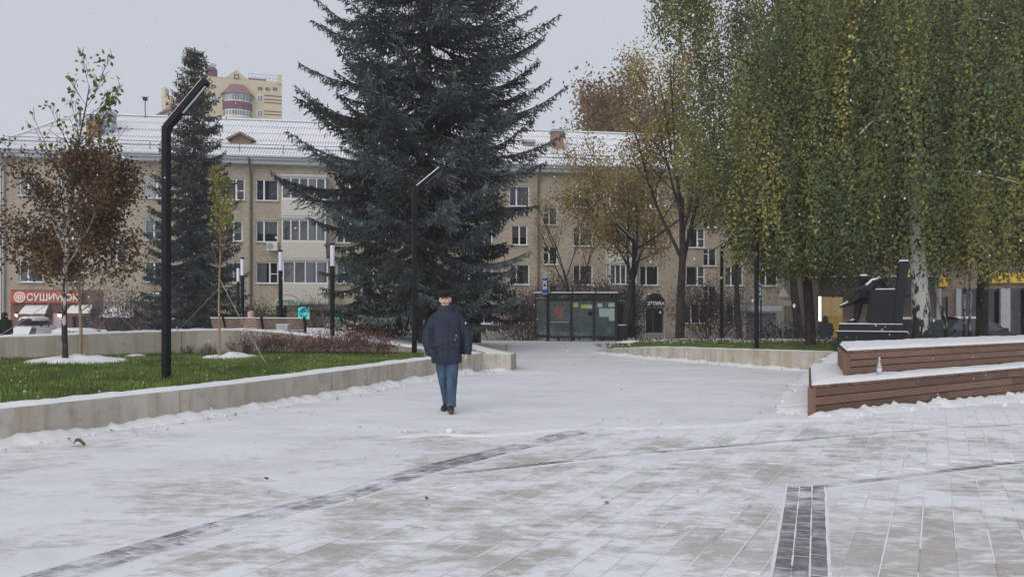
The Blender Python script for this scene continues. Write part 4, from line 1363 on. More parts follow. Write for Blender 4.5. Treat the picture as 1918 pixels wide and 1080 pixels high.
# bay with hip roof
b0, b1 = tu(416, -1.2), tu(472, -1.2); bm = (b0 + b1) / 2
zz = lambda py: tz_(445, py, -1.2)
def bay_ring(z, ex=0.0):
    return [(b0 - ex, 0, z), (b0 - ex + .4, -1.0 - ex, z), (b0 + 1.3, -1.5 - ex, z), (b1 - 1.3, -1.5 - ex, z), (b1 + ex - .4, -1.0 - ex, z), (b1 + ex, 0, z)]
def slab(z0, z1, ex, mat, name):
    m = MB(); m.rings([bay_ring(z0, ex), bay_ring(z1, ex)]); return m.build(name, mat, tower)
slab(zz(218) - 30, zz(218), -.05, YEL, 'bay_wall')
slab(zz(205), zz(190), .02, BURG, 'bay_panel')
for za, zb in ((zz(218), zz(205)), (zz(190), zz(176))):
    bg = slab(za, zb, -.04, PVC, 'bay_glazing')
    m = MB()
    R0, R1 = bay_ring(za + .15, .0), bay_ring(zb - .15, .0)
    for i in range(5):
        n = 4 if i == 2 else (2 if i in (1, 3) else 1)
        for j in range(n):
            q0, q1 = (j + .1) / n, (j + .9) / n
            P = [Vector(R0[i]).lerp(Vector(R0[i + 1]), q0), Vector(R0[i]).lerp(Vector(R0[i + 1]), q1), Vector(R1[i]).lerp(Vector(R1[i + 1]), q1), Vector(R1[i]).lerp(Vector(R1[i + 1]), q0)]
            m.quad(*P)
    m.build('pane', plain('far_glass', (.22, .24, .27), .15, .3, 1.5, spec=.6), bg)
m = MB(); top = [(bm - 1.0, .2, zz(155)), (bm - .9, -.3, zz(155)), (bm - .5, -.4, zz(155)), (bm + .5, -.4, zz(155)), (bm + .9, -.3, zz(155)), (bm + 1.0, .2, zz(155))]
m.rings([bay_ring(zz(176), .35), top]); m.build('bay_roof', BURG_R, tower)
m = MB()
for px, w_, py, hh in ((401, 11, 184, 13), (487, 11, 185, 13), (487, 11, 214, 13)):
    m.box((tu(px), -.02, tz_(px, py)), (w_ / FPX * 110, .08, hh / FPX * 110))
fr = m.build('window', PVC, tower)
m = MB()
for px, w_, py, hh in ((398.6, 3.8, 184, 11), (403.6, 4, 184, 11), (484.6, 3.8, 185, 11), (489.6, 4, 185, 11), (484.6, 3.8, 214, 11), (489.6, 4, 214, 11)):
    m.box((tu(px), -.05, tz_(px, py)), (w_ / FPX * 110, .06, hh / FPX * 110))
m.build('pane', bpy.data.materials['far_glass'], fr)
for px, py, s in ((443, 144, 7), (386, 162, 6), (400, 162, 6), (487, 166, 6), (501, 167, 6), (515, 167, 6)):
    m = MB(); w_ = s / FPX * 110; h_ = (s if s == 7 else 3.6) / FPX * 110
    x, z = tu(px), tz_(px, py)
    for sx in (-1, 1): m.box((x + sx * w_ / 2, -.06, z), (.1, .1, h_ + .1))
    for sz in (-1, 1): m.box((x, -.062, z + sz * h_ / 2), (w_, .1, .1))
    m.build('vent_surround', BURG, tower)
for py in (180, 187, 193, 209, 215):
    m = MB(); m.box(((tu(495) + t1) / 2, -.03, tz_(510, py)), (t1 - tu(495), .06, .11)); m.build('burgundy_stripe', BURG, tower)
m = MB()
for i in range(9):
    x = lerp(tu(466), tu(518), i / 8); m.beam((x, .8, zt), (x, .8, zt + 1.1), .06, .06)
for dz in (.6, 1.1): m.beam((tu(466), .8, zt + dz), (tu(518), .8, zt + dz), .05, .05)
m.build('roof_railing', METAL_G, tower)
m = MB(); m.box((tu(482, 3), 3, zt + .35), (tu(499) - tu(464), 2, .9)); m.build('roof_house', BURG, tower)
m = MB(); m.tube([(tu(397, 3), 2, zt), (tu(397, 3), 2, zt + 1.5), (tu(397, 3), 2, zt + 1.8)], [.8, .8, .5], 16); m.build('roof_tank', BURG, tower)
m = MB(); m.beam((tu(397, 3), 3.4, zt), (tu(399, 3), 3.4, zt + 2.8), .8, .5); m.build('vent_duct', METAL_G, tower)

# -------- building behind the birches on the right
RBA, RBB = Vector((15.6, 39.5, 0)), Vector((29.5, 36.5, 0))
ra = math.atan2(RBB.y - RBA.y, RBB.x - RBA.x)
rbld = thing('shop_house', 'brown brick house with ground floor shop windows behind the birches', 'house', RBA, ra)
RX, RY = math.cos(ra), math.sin(ra)
def ru(px, y=0.0):
    k = (px - PCX) / FPX; ox, oy = RBA.x - RY * y, RBA.y + RX * y
    return (k * oy - ox) / (RX - k * RY)
def rzz(px, py, y=0.0):
    return CAMZ - (py - HOR) / FPX * (RBA.y + RX * y + RY * ru(px, y))
RBZ, RTZ, RUE = -.8, 17.5, ru(2150)
holes = []; wins = []
for z in (4.9, 7.9, 10.8, 13.7):
    u = 1.4
    while u < RUE - 2:
        kit, w, h = wr.choice(kits); holes.append((u, u + w, z, z + h)); wins.append((kit, u, z)); u += 3.1
gz0, gz1 = -.6, rzz(1880, 540)
shop2 = [(.0 + .15, ru(1580), .1, rzz(1550, 556)), (ru(1756), ru(1776), gz0, gz1 - .4), (ru(1796), ru(1840), gz0, gz1), (ru(1844), ru(1876), gz0, gz1), (ru(1884), ru(1926), gz0, gz1), (ru(1934), ru(1990), gz0, gz1), (ru(2000), ru(2060), gz0, gz1)]
holes += shop2
m = MB(); wall_holes(m, 0, RUE, RBZ, RTZ, holes)
m.quad((0, 12, RBZ), (0, 0, RBZ), (0, 0, RTZ), (0, 12, RTZ)); m.quad((RUE, 0, RBZ), (RUE, 12, RBZ), (RUE, 12, RTZ), (RUE, 0, RTZ)); m.quad((0, 0, RTZ), (RUE, 0, RTZ), (RUE, 12, RTZ), (0, 12, RTZ)); m.quad((RUE, 12, RBZ), (0, 12, RBZ), (0, 12, RTZ), (RUE, 12, RTZ))
m.build('wall', [BRICK_R, REVEAL], rbld)
for kit, u, z in wins: put_window(kit, rbld, u, z)
GOLD = plain('gold_interior', (.42, .30, .10), .5, .35, 1.2, emit=((.30, .20, .06), .55))
for i, h in enumerate(shop2):
    a, b, c, d = h
    m = MB(); m.quad((a, .18, c), (b, .18, c), (b, .18, d), (a, .18, d)); m.build('shop_pane', GLASS, rbld)
    m = MB(); dd = 1.6
    m.quad((a, dd, c), (b, dd, c), (b, dd, d), (a, dd, d)); m.quad((a, .225, c), (a, dd, c), (a, dd, d), (a, .225, d)); m.quad((b, dd, c), (b, .225, c), (b, .225, d), (b, dd, d)); m.quad((a, dd, d), (b, dd, d), (b, .225, d), (a, .225, d)); m.quad((a, .225, c), (b, .225, c), (b, dd, c), (a, dd, c))
    m.build('shop_interior', GOLD if i == 0 else plain('teal_interior', (.10, .13, .125), .6, .5, 1.5), rbld)
m = MB()
for px in (1756, 1880, 1841, 1930, 1997, 1793):
    m.box((ru(px), -.12, (gz0 + gz1) / 2), (.42 if px in (1880, 1930) else .22, .22, gz1 - gz0))
m.build('pilaster', plain('grey_pilaster', (.40, .41, .42), .7, .1), rbld)
YSG = plain('yellow_sign', (.72, .45, .03), .5, .05)
for pa, pb, pya, pyb, lab in ((1686, 1712, 500, 541, 'yellow shop sign panel seen between the bronze chair back and birch trunk'), (1716, 1772, 516, 537, 'long yellow shop sign mostly hidden behind birch leaves'), (1850, 1990, 512, 530, 'yellow shop sign with blocky letters above the tall glass windows')):
    t = thing('shop_sign', lab, 'sign', RBA + Vector((RX * ru(pa) + RY * .2, RY * ru(pa) - RX * .2, rzz(pa, pyb))), ra, 'yellow signs on the right hand shop')
    w, h = ru(pb) - ru(pa), (pyb - pya) / FPX * 38
    m = MB(); m.box((w / 2, .08, h / 2), (w, .16, h)); m.build('panel', YSG, t)
    m = MB()
    if pa == 1686: m.box((w * .3, -.015, h * .5), (w * .16, .03, h * .4)); mm = REDL
    else:
        for k in range(6): m.box((w * (.1 + .15 * k), -.02, h * .5), (w * .04, .04, h * .6))
        mm = plain('sign_grey', (.3, .25, .18), .5)
    m.build('print', mm, t)
t = thing('neon_tube', 'bright white vertical light strip beside the golden shop window', 'light', RBA + Vector((RX * ru(1534) + RY * .25, RY * ru(1534) - RX * .25, rzz(1534, 601))), ra)
m = MB(); hN = 46 / FPX * 39.5; m.box((0, 0, hN / 2), (.12, .08, hN)); m.build('tube', plain('white_glow', (.9, .9, .8), .5, 0, emit=((1.0, .97, .80), 1.5)), t)
m = MB(); m.box((0, .1, hN / 2), (.2, .1, hN + .1)); m.build('housing', BLACK, t)
t = thing('shop_canopy', 'dark flat canopy over the golden shop window', 'canopy', RBA + Vector((RX * .1 + RY * .02, RY * .1 - RX * .02, rzz(1550, 556) + .05)), ra)
m = MB(); m.box((2.6, -.6, .45), (5.2, 1.2, .9)); m.build('fascia', plain('charcoal_fascia', (.05, .05, .058), .6, .2), t)
m = MB(); m.box((2.6, -.6, .93), (5.1, 1.1, .06)); m.build('snow_cover', SNOW, t)

# ================================================================== STREET FURNITURE
LED = plain('led_strip', (.70, .74, .80), .3, .03)
def lamp_post(px, Y, base_z, H, arm_dir, label, armL=.98, sec=.102):
    t = thing('lamp_post', label, 'lamp post', ((px - PCX) / FPX * Y, Y, base_z), 0, 'black angled lamp posts')
    d = Vector(arm_dir).normalized(); h = sec / 2
    pts = [Vector((0, 0, -.3)), Vector((0, 0, H))]
    side = Vector((d.x, d.y, 0)).normalized(); b = Vector((-side.y, side.x, 0))
    def sq(c, n, s):
        return [c + n * s * x + b * s * y for x, y in ((-1, -1), (1, -1), (1, 1), (-1, 1))]
    m = MB()
    m.rings([sq(Vector((0, 0, z)), side, h) for z in (-.3, H)])
    m.build('pole', BLACK, t)
    m = MB(); rs = []
    th0 = math.atan2(d.z, Vector((d.x, d.y)).length)
    for k in range(6):
        a = lerp(math.pi / 2, th0, k / 5)
        dirv = side * math.cos(a) + Vector((0, 0, 1)) * math.sin(a); n = side * math.sin(a) - Vector((0, 0, 1)) * math.cos(a)
        c = Vector((0, 0, H)) + (side * (1 - math.sin(a)) * 1.0 + Vector((0, 0, 1)) * math.cos(a)) * .16
        rs.append([c + n * h * 1.04 * x + b * h * 1.04 * y for x, y in ((-1, -1), (1, -1), (1, 1), (-1, 1))])
    m.rings(rs); m.build('elbow', BLACK, t)
    c0 = Vector((0, 0, H)) + (side * (1 - math.sin(th0)) + Vector((0, 0, 1)) * math.cos(th0)) * .16
    n = side * math.sin(th0) - Vector((0, 0, 1)) * math.cos(th0)
    m = MB(); m.rings([[c0 + d * s + n * h * x + b * h * 1.0 * y for x, y in ((-1, -1), (1, -1), (1, 1), (-1, 1))] for s in (0, armL)])
    head = m.build('lamp_head', BLACK, t)
    m = MB(); m.rings([[c0 + d * s + n * (h + .004) * x + b * h * .34 * y for x, y in ((.9, -1), (1.06, -1), (1.06, 1), (.9, 1))] for s in (armL * .33, armL * .93)])
    m.build('light_strip', LED, head)
    m = MB(); m.rings([[c0 + d * s - n * (h + .012) + b * h * y + n * x for x, y in ((0, -.9), (.012, -1), (.012, 1), (0, .9))] for s in (.05, armL - .02)])
    m.build('snow_cover', SNOW, head)
    m = MB(); m.box((0, 0, .015), (.24, .24, .03)); m.build('base_plate', BLACK, t)
    m = MB(); m.box((0, -h - .001, .55), (sec * .7, .012, .28)); m.build('service_hatch', BLACK, t)
    return t
lamp_post(311.5, 12.4, .36, 3.97, (.72, -.28, .64), 'tallest black lamp post, standing in the left lawn beside the birch')
lamp_post(776, 19.0, .34, 4.02, (.66, .30, .62), 'black angled lamp post behind the walking man, in front of the large spruce', .82)
lamp_post(1187, 31.0, .10, 4.05, (-.62, -.25, .55), 'black angled lamp post at the tip of the right lawn near the bus shelter')
lamp_post(1417, 22.9, .25, 4.2, (.4, .5, .64), 'black lamp post on the right lawn with its head inside the birch curtain')
lamp_post(1352, 34, -.1, 4.2, (.5, .5, .6), 'farthest black lamp post behind the right lawn, leftward of the leaning trunks')

LWHITE = plain('opal_diffuser', (.72, .73, .82), .35, .02)
def light_column(px, Y, ztop, zb, label):
    t = thing('light_column', label, 'lamp', ((px - PCX) / FPX * Y, Y, zb), 0, 'slim light columns on the terrace')
    H = ztop - zb
    m = MB(); m.tube([(0, 0, -.1), (0, 0, H - .62)], .062, 14); m.build('post', BLACK, t)
    m = MB(); m.tube([(0, 0, H - .62), (0, 0, H - .06)], .060, 14); m.build('diffuser', LWHITE, t)
    m = MB(); m.tube([(0, 0, H - .06), (0, 0, H)], .063, 14); m.build('top_cap', BLACK, t)
    m = MB(); m.tube([(0, 0, 0), (0, 0, .03)], .11, 14); m.build('foot', BLACK, t)
for px, Y, lab in ((622.5, 20.9, 'nearest slim light column, beside the big spruce'), (525.5, 23.3, 'slim light column in front of the pharmacy canopy'), (454, 26.6, 'taller looking of the two close light columns behind the curved bench'), (446, 32.4, 'shorter looking of the two close light columns behind the curved bench')):
    x = (px - PCX) / FPX * Y
    light_column(px, Y, 3.3, tz(x, Y), lab)

# curved bench seen from the back
WOOD_B = plain('grey_brown_slat', (.20, .145, .115), .75, .25, 5, stretch=(1, 1, 4))
bp = [Vector((-9.6, 24.9, .74)), Vector((-8.9, 23.9, .74)), Vector((-7.6, 23.1, .75)), Vector((-6.1, 22.9, .74))]
BPs = resample(bp, .2); BN = normals2(BPs)
bt = thing('curved_bench', 'long curved slatted wooden bench seen from behind on the terrace', 'bench', (-7.6, 23.1, .7))
bo = Vector((-7.6, 23.1, .7))
for k in range(7):
    z0 = .02 + k * .073; m = MB(); rs = []
    for p, n in zip(BPs, BN):
        lean = -.03 - .16 * (z0 / .5)
        c = p - bo + n * (-lean * 0 - .22 * z0) + Vector((0, 0, z0))
        rs.append([c + Vector((0, 0, 0)), c + Vector((0, 0, .058)) - n * .012, c + Vector((0, 0, .058)) - n * .012 + n * .03, c + n * .03])
    m.rings(rs); m.build('slat', WOOD_B, bt)
m = MB(); rs = []
for p, n in zip(BPs, BN):
    c = p - bo + n * (-.22 * .52) + Vector((0, 0, .508)); rs.append([c, c + Vector((0, 0, .02)) + n * .004, c + Vector((0, 0, .02)) + n * .026, c + n * .03])
m.rings(rs); m.build('snow_line', SNOW, bt)
m = MB(); rs = []
for p, n in zip(BPs, BN):
    c = p - bo + Vector((0, 0, -.04)); rs.append([c + n * .03, c + n * .5, c + n * .5 + Vector((0, 0, .05)), c + n * .03 + Vector((0, 0, .05))])
m.rings(rs); m.build('seat', WOOD_B, bt)
for i in (0, len(BPs) // 3, 2 * len(BPs) // 3, len(BPs) - 1):
    p, n = BPs[i] - bo, BN[i]; m = MB()
    m.beam(p + n * .02 + Vector((0, 0, -.05)), p - n * .14 + Vector((0, 0, .55)), .05, .07); m.beam(p + n * .0 + Vector((0, 0, -.06)), p + n * .5 + Vector((0, 0, -.06)), .05, .05)
    for q in (.06, .45): m.beam(p + n * q + Vector((0, 0, -.04)), p + n * q + Vector((0, 0, -.5)), .05, .05)
    m.build('bracket', BLACK, bt)
t = thing('utility_box', 'small plain light grey utility box standing before the curved bench back', 'box', ((530 - PCX) / FPX * 21.8, 21.8, .70))
m = MB(); m.box((0, 0, .20), (.33, .2, .36)); m.build('cabinet', plain('light_grey_box', (.42, .44, .45), .6, .05), t)
m = MB(); m.box((0, -.103, .2), (.29, .008, .31)); m.build('door', plain('light_grey_door', (.40, .42, .43), .6, .05), t)
m = MB(); m.box((0, 0, .39), (.35, .22, .02)); m.build('lid', SNOW, t)
m = MB(); m.box((0, 0, -.03), (.28, .16, .1)); m.build('foot', CONC, t)

# ------------------------------------------------------------------ wooden tiered seating
def m_plank():
    k = NT('stained_plank'); p = k.obj()
    rn = k.n('ObjectInfo').outputs['Random']
    loc = k.n('CombineXYZ'); k.l(k.math('MULTIPLY', rn, 37.0), loc.inputs[0]); k.l(k.math('MULTIPLY', rn, 11.0), loc.inputs[2])
    va = k.n('VectorMath', operation='ADD'); k.l(p, va.inputs[0]); k.l(loc.outputs[0], va.inputs[1])
    g = k.noise(k.mapv(va.outputs[0], (1.2, 14, 22)), 2.2, 6, .65, .6); f = k.noise(k.mapv(va.outputs[0], (3, 60, 90)), 1.5, 4, .6)
    b = k.noise(k.mapv(va.outputs[0], (1, 2, 2)), 1.3, 4)
    base = k.mix(rn, (.110, .060, .042), (.28, .160, .112))
    c = k.mix(k.ramp(g, [(.38, 0), (.68, .65)]), base, (.105, .055, .040))
    c = k.mix(k.ramp(f, [(.5, 0), (.72, .4)]), c, (.34, .21, .15))
    c = k.mix(k.ramp(b, [(.55, 0), (.75, .3)]), c, (.24, .17, .13))
    return k.fin(c, .62, k.bump(k.math('ADD', f, g), .3, .006), spec=.3)
PLANK = m_plank()
GAPM = plain('bench_frame_black', (.03, .03, .033), .6, .1)
seat_ = thing('wooden_seating', 'two stepped stained wood seating platforms with snow on top', 'bench', (4.22, 10.93, 0))
so = Vector((4.22, 10.93, 0))
def platform(corner, fd, sd, z0, z1, FL, SL, nplank, prefix_gap, zslope=0.0):
    """corner: front left foot; fd: front direction, sd: side direction"""
    fd = Vector((fd[0], fd[1], 0)).normalized(); sd = Vector((sd[0], sd[1], 0)).normalized()
    c = Vector((corner[0], corner[1], 0)) - so
    nf = Vector((fd.y, -fd.x, 0)); ns = Vector((-sd.y, sd.x, 0))
    core = MB()
    pts = [c + sd * .04 + fd * .04, c + fd * FL, c + fd * FL + sd * SL, c + sd * SL]
    core.prism([(p.x, p.y) for p in pts], z0 - .2, z1 - .03)
    core.build('platform_frame', GAPM, seat_)
    hgt = (z1 - .035 - z0 - prefix_gap)
    ph = hgt / nplank
    for k in range(nplank):
        zc = z0 + prefix_gap + (k + .5) * ph
        s = .09 if k % 2 else .09
        cuts = [.085]
        rr = random.Random(k * 13 + int(z1 * 100))
        while cuts[-1] < FL: cuts.append(cuts[-1] + rr.uniform(2.4, 3.6))
        cuts[-1] = FL
        for a, b in zip(cuts, cuts[1:]):
            if b - a < .05: continue
            m = MB(); ln = b - a - .006
            hz_ = (ph - .010) / 2; bv = .006
            prof = [(-.03, -hz_), (.0 + rr.uniform(.008, .012), -hz_ + bv), (.010, hz_ - bv), (.004, hz_), (-.03, hz_)]
            m.rings([[(x, -y, z) for y, z in prof] for x in (-ln / 2, ln / 2)])
            o = m.build('plank', PLANK, seat_); o.location = c + fd * ((a + b) / 2) + nf * .006 + Vector((0, 0, zc)); o.rotation_euler = (rr.uniform(-.004, .004), rr.uniform(-.0015, .0015), math.atan2(fd.y, fd.x))
        m = MB(); m.box((0, 0, 0), (SL - .1, .035, ph - .010)); o = m.build('side_plank', PLANK, seat_); o.location = c + sd * (SL / 2 + .03) + ns * .006 + Vector((0, 0, zc)); o.rotation_euler = (0, 0, math.atan2(sd.y, sd.x))
    m = MB(); m.box((0, 0, 0), (.085, .07, hgt - .004)); o = m.build('corner_post', PLANK, seat_); o.location = c + fd * .042 + nf * -.018 + Vector((0, 0, z0 + prefix_gap + hgt / 2)); o.rotation_euler = (0, 0, math.atan2(fd.y, fd.x))
    # deck boards: their ends form the top fascia
    bw = .142; n = int(FL / bw)
    cut_ = abs(fd.cross(sd).z)
    for i in range(n):
        L = min(SL, .9)
        m = MB()
        w = (bw - .008)
        q0 = c + fd * (i * bw + .004) + nf * .022; q1 = c + fd * (i * bw + bw - .004) + nf * .022
        e = sd * L
        bot, top_ = Vector((0, 0, z1 - .033)), Vector((0, 0, z1))
        m.rings([[q0 + bot, q1 + bot, q1 + e + bot, q0 + e + bot], [q0 + top_, q1 + top_, q1 + e + top_, q0 + e + top_]])
        m.build('deck_board', PLANK, seat_)
    # snow on the deck
    m = MB(); nu, nvv = int(FL / .09), max(6, int(SL / .12)); rs = []
    rr = random.Random(4)
    for i in range(nu + 1):
        u = FL * i / nu; ring = []
        edge = -.012 + .02 * nz(u * 3, 1, z1) + .014 * nz(u * 11, 1, z1)
        for j in range(nvv + 1):
            v = lerp(edge + .0, SL, (j / nvv) ** 1.4) if i else (j / nvv) ** 1.4 * SL
            p = c + fd * u + sd * v + nf * .012
            if i == 0: p = p + fd * (.0 + .015 * nz(v * 5, 2))
            h = .05 * min(1, (j / nvv) * 9 + .0) * (min(1, u / .05)) * (1 + .35 * nz(p.x * 1.5, p.y * 1.5, 3) + .25 * nz(p.x * 6, p.y * 6, 5))
            ring.append(p + Vector((0, 0, z1 + .003 + h)))
        rs.append(ring)
    m.rings([list(reversed(r)) for r in rs] if False else rs, False, closed=False)
    m.build('snow_cover', SNOW, seat_, smooth=True)
FD, SDR = (5.28, 3.44), (1.48, 3.87)
platform((4.22, 10.93), FD, SDR, -.12, .43, 9.2, 4.1, 4, .0)
platform((5.22, 12.1), FD, (.82, 2.2), .43, .86, 8.6, 2.4, 3, .055)

# bottle
t = thing('bottle', 'clear glass bottle with pale blue label standing on the lower seating step', 'bottle', ((1647 - PCX) / FPX * 12.1, 12.1, .475))
BG = plain('bottle_glass', (.36, .38, .38), .08, .05, spec=.8)
m = MB(); m.lathe([(.030, 0), (.036, .01), (.036, .14), (.033, .165), (.018, .20), (.0135, .225), (.0135, .262)], n=14); m.build('glass', BG, t, smooth=True)
m = MB(); m.lathe([(.0368, .045), (.0368, .115)], n=14); m.build('label', plain('bottle_label', (.55, .60, .68), .6, .25, 30), t, smooth=True)
m = MB(); m.lathe([(.016, .25), (.016, .283), (.012, .285)], n=12); m.build('cap', plain('bottle_cap', (.6, .6, .6), .5), t, smooth=True)

# ------------------------------------------------------------------ monument
BRONZE = plain('dark_bronze', (.010, .012, .013), .6, .35, 5, spec=.25)
GRAN = plain('black_granite', (.009, .010, .012), .45, .3, 30, spec=.25)
MY = 18.6; ms = MY / FPX
def MP(px, py, dy=0.0):
    return Vector(((px - 1630) * ms * .91, dy, CAMZ - (py - HOR) * ms - .30))
mon = thing('monument', 'black bronze monument of a seated figure with crossed legs in a high backed chair', 'monument', ((1630 - PCX) / FPX * MY, MY, .30), -math.atan2(1630 - PCX, FPX))
def slab_(pxa, pxb, pya, pyb, y0, y1, name, mat=GRAN):
    a, b = MP(pxa, pyb), MP(pxb, pya)
    m = MB(); m.box(((a.x + b.x) / 2, (y0 + y1) / 2, (a.z + b.z) / 2), (b.x - a.x, y1 - y0, b.z - a.z)); return m.build(name, mat, mon)
slab_(1567, 1698, 625, 690, .0, 1.35, 'pedestal'); slab_(1564, 1700, 620.5, 624.8, -.03, 1.38, 'pedestal_slab'); slab_(1570, 1690, 607, 620.2, .06, 1.28, 'pedestal_slab')
for pa, pb, py, y0, y1 in ((1564, 1700, 620.5, -.03, .05), (1570, 1690, 607, .06, 1.28)):
    a, b = MP(pa, py), MP(pb, py); m = MB(); m.box(((a.x + b.x) / 2, (y0 + y1) / 2, a.z + .008), (b.x - a.x - .01, y1 - y0 - .01, .016)); m.build('snow_cover', SNOW, mon)
# chair: block seat, leaning slab back
a, b = MP(1632, 606.5), MP(1690, 542)
m = MB(); m.box(((a.x + b.x) / 2, .65, (a.z + b.z) / 2), (b.x - a.x, .95, b.z - a.z)); m.build('chair_seat', BRONZE, mon)
m = MB(); p = [MP(1674, 606), MP(1689, 606), MP(1702, 490), MP(1684, 490)]; m.extr([(q.x, q.z) for q in p], .10, 1.2); m.build('chair_back', BRONZE, mon)
m = MB(); a, b = MP(1684, 490), MP(1701, 490); m.box(((a.x + b.x) / 2, .65, a.z + .015), (b.x - a.x, 1.05, .03)); a, b = MP(1640, 541.8), MP(1676, 541.8); m.box(((a.x + b.x) / 2, .65, a.z + .012), (b.x - a.x, .9, .022)); m.build('chair_snow', SNOW, mon)
m = MB()
T = lambda px, py, y: MP(px, py, y)
yc = .60
m.tube([T(1652, 556, yc), T(1646, 540, yc), T(1640, 527, yc), T(1632, 520, yc)], [(.20, .30), (.20, .31), (.17, .30), (.09, .12)], 14)   # torso, leaning forward
m.tube([T(1632, 522, yc), T(1622, 519, yc)], [.075, .07], 10)
m.ball(T(1616, 519.5, yc), (.108, .095, .13), 14, 10); m.ball(T(1609.5, 523, yc), (.03, .025, .03), 8, 6); m.ball(T(1613, 529, yc), (.06, .06, .05), 8, 6)
m.tube([T(1640, 527, yc - .26), T(1628, 541, yc - .3), T(1613, 548, yc - .14)], [.095, .08, .055], 10); m.ball(T(1610, 549, yc - .1), (.06, .05, .045), 8, 6)  # arms rest on the knee
m.tube([T(1642, 527, yc + .26), T(1632, 543, yc + .3), T(1614, 550, yc + .1)], [.095, .08, .055], 10)
m.tube([T(1650, 560, yc + .14), T(1622, 560, yc + .12), T(1607, 562, yc + .1)], [.14, .12, .10], 12)           # standing leg
m.tube([T(1609, 560, yc + .1), T(1606, 580, yc + .1), T(1603, 598, yc + .1)], [.105, .09, .075], 12)
m.tube([T(1606, 601, yc + .1), T(1592, 603, yc + .1), T(1584, 605, yc + .1)], [.065, .055, .035], 10)
m.tube([T(1650, 556, yc - .14), T(1622, 549, yc - .12), T(1608, 550, yc - .02)], [.14, .125, .11], 12)          # crossed leg
m.tube([T(1610, 551, yc - .04), T(1598, 562, yc - .12), T(1588, 568, yc - .16)], [.11, .09, .07], 12)
m.tube([T(1590, 567, yc - .16), T(1580, 571, yc - .17), T(1570, 575, yc - .18)], [.065, .055, .03], 10)
m.tube([T(1640, 542, yc - .33), T(1638, 570, yc - .36), T(1633, 603, yc - .36)], [(.13, .05), (.14, .06), (.15, .06)], 12)  # coat skirt
m.tube([T(1646, 540, yc), T(1644, 575, yc), T(1642, 605, yc)], [(.16, .34), (.17, .36), (.19, .36)], 12)
m.tube([T(1626, 598, yc - .3), T(1632, 603, yc - .32)], [.07, .05], 8)
link('statue', remesh(m, .022, BRONZE, 2), mon)
m = MB()
m.ball(T(1617, 513.5, yc), (.10, .09, .035), 12, 6)
m.tube([T(1622, 533, yc - .3), T(1633, 523.5, yc - .22), T(1645, 520, yc - .15)], [(.03, .02), (.05, .035), (.03, .03)], 8)
m.tube([T(1624, 531, yc - .1), T(1634, 521, yc - .05), T(1648, 519, yc + .1)], [(.05, .02), (.12, .03), (.08, .03)], 8)
m.tube([T(1588, 564, yc - .16), T(1580, 568, yc - .17), T(1571, 572.5, yc - .18)], [(.05, .02), (.05, .02), (.02, .015)], 8)
m.tube([T(1604, 596, yc + .08), T(1594, 600, yc + .1), T(1586, 602.5, yc + .1)], [(.04, .02), (.05, .02), (.02, .015)], 8)
m.build('statue_snow', SNOW, mon, smooth=True)

# ------------------------------------------------------------------ bus shelter and stop sign
STEEL = plain('shelter_steel', (.018, .021, .026), .55, .2, spec=.3)
def m_sglass():
    k = NT('frosty_shelter_glass'); p = k.obj()
    t = k.n('BsdfTransparent'); t.inputs[0].default_value = (.72, .80, .80, 1)
    d = k.n('BsdfPrincipled'); d.inputs['Base Color'].default_value = (.28, .35, .36, 1); d.inputs['Roughness'].default_value = .25
    ms = k.n('MixShader'); k.l(k.ramp(k.noise(p, 2.2, 4), [(.3, .14), (.75, .38)]), ms.inputs[0]); k.l(t.outputs[0], ms.inputs[1]); k.l(d.outputs[0], ms.inputs[2]); k.l(ms.outputs[0], k.out.inputs[0])
    return k.mat
SGL = m_sglass()
SY = 37.2
sh = thing('bus_shelter', 'black framed glass bus shelter with snow on its flat roof', 'bus shelter', ((1027 - PCX) / FPX * SY, SY, 0))
spx = lambda px: (px - 1027) * SY / FPX
spz = lambda py: CAMZ - (py - HOR) * SY / FPX
posts = [1027, 1070, 1112.5, 1154]
for px in posts:
    m = MB(); m.box((spx(px), 0, spz(551) / 2), (.115, .1, spz(551))); m.build('post', STEEL, sh)
m = MB(); m.box((spx(1091), .65, spz(551) + .03), (spx(1157) - spx(1000), 1.6, .07)); m.build('roof', STEEL, sh)
for a, b in ((1000, 1024), (1032, 1071), (1074, 1114), (1117, 1157)):
    m = MB(); w = spx(b) - spx(a); n = 8
    m.rings([[(lerp(spx(a), spx(b), i / n), y, spz(551) + .062 + (.055 if y not in (-.17, 1.45) else 0) * (1 + .5 * nz(i, y, a))) for y in (-.17, -.12, .6, 1.4, 1.45)] for i in range(n + 1)], False, closed=False)
    m.build('roof_snow', SNOW, sh, smooth=True)
for z, h in ((spz(561.5), .09), (spz(631), .10)):
    for a, b in zip(posts, posts[1:]):
        m = MB(); m.box(((spx(a) + spx(b)) / 2, .002, z), (spx(b) - spx(a) - .115, .07, h)); m.build('rail', STEEL, sh)
for a, b in zip(posts, posts[1:]):
    m = MB(); m.box(((spx(a) + spx(b)) / 2, .0, (spz(563) + spz(630)) / 2), (spx(b) - spx(a) - .12, .012, spz(563) - spz(630))); m.build('pane', SGL, sh)
m = MB(); q0, q1 = Vector((spx(1025), .06, 0)), Vector((spx(1007) - .04, 1.45, 0))
m.quad(q0 + Vector((0, 0, .28)), q1 + Vector((0, 0, .28)), q1 + Vector((0, 0, 2.0)), q0 + Vector((0, 0, 2.0))); m.build('side_pane', SGL, sh)
m = MB(); m.beam(q0 + Vector((0, 0, 2.03)), q1 + Vector((0, 0, 2.03)), .06, .06); m.beam(q0 + Vector((0, 0, .22)), q1 + Vector((0, 0, .22)), .06, .14); m.beam(q1, q1 + Vector((0, 0, 2.4)), .08, .08); m.build('side_rail', STEEL, sh)
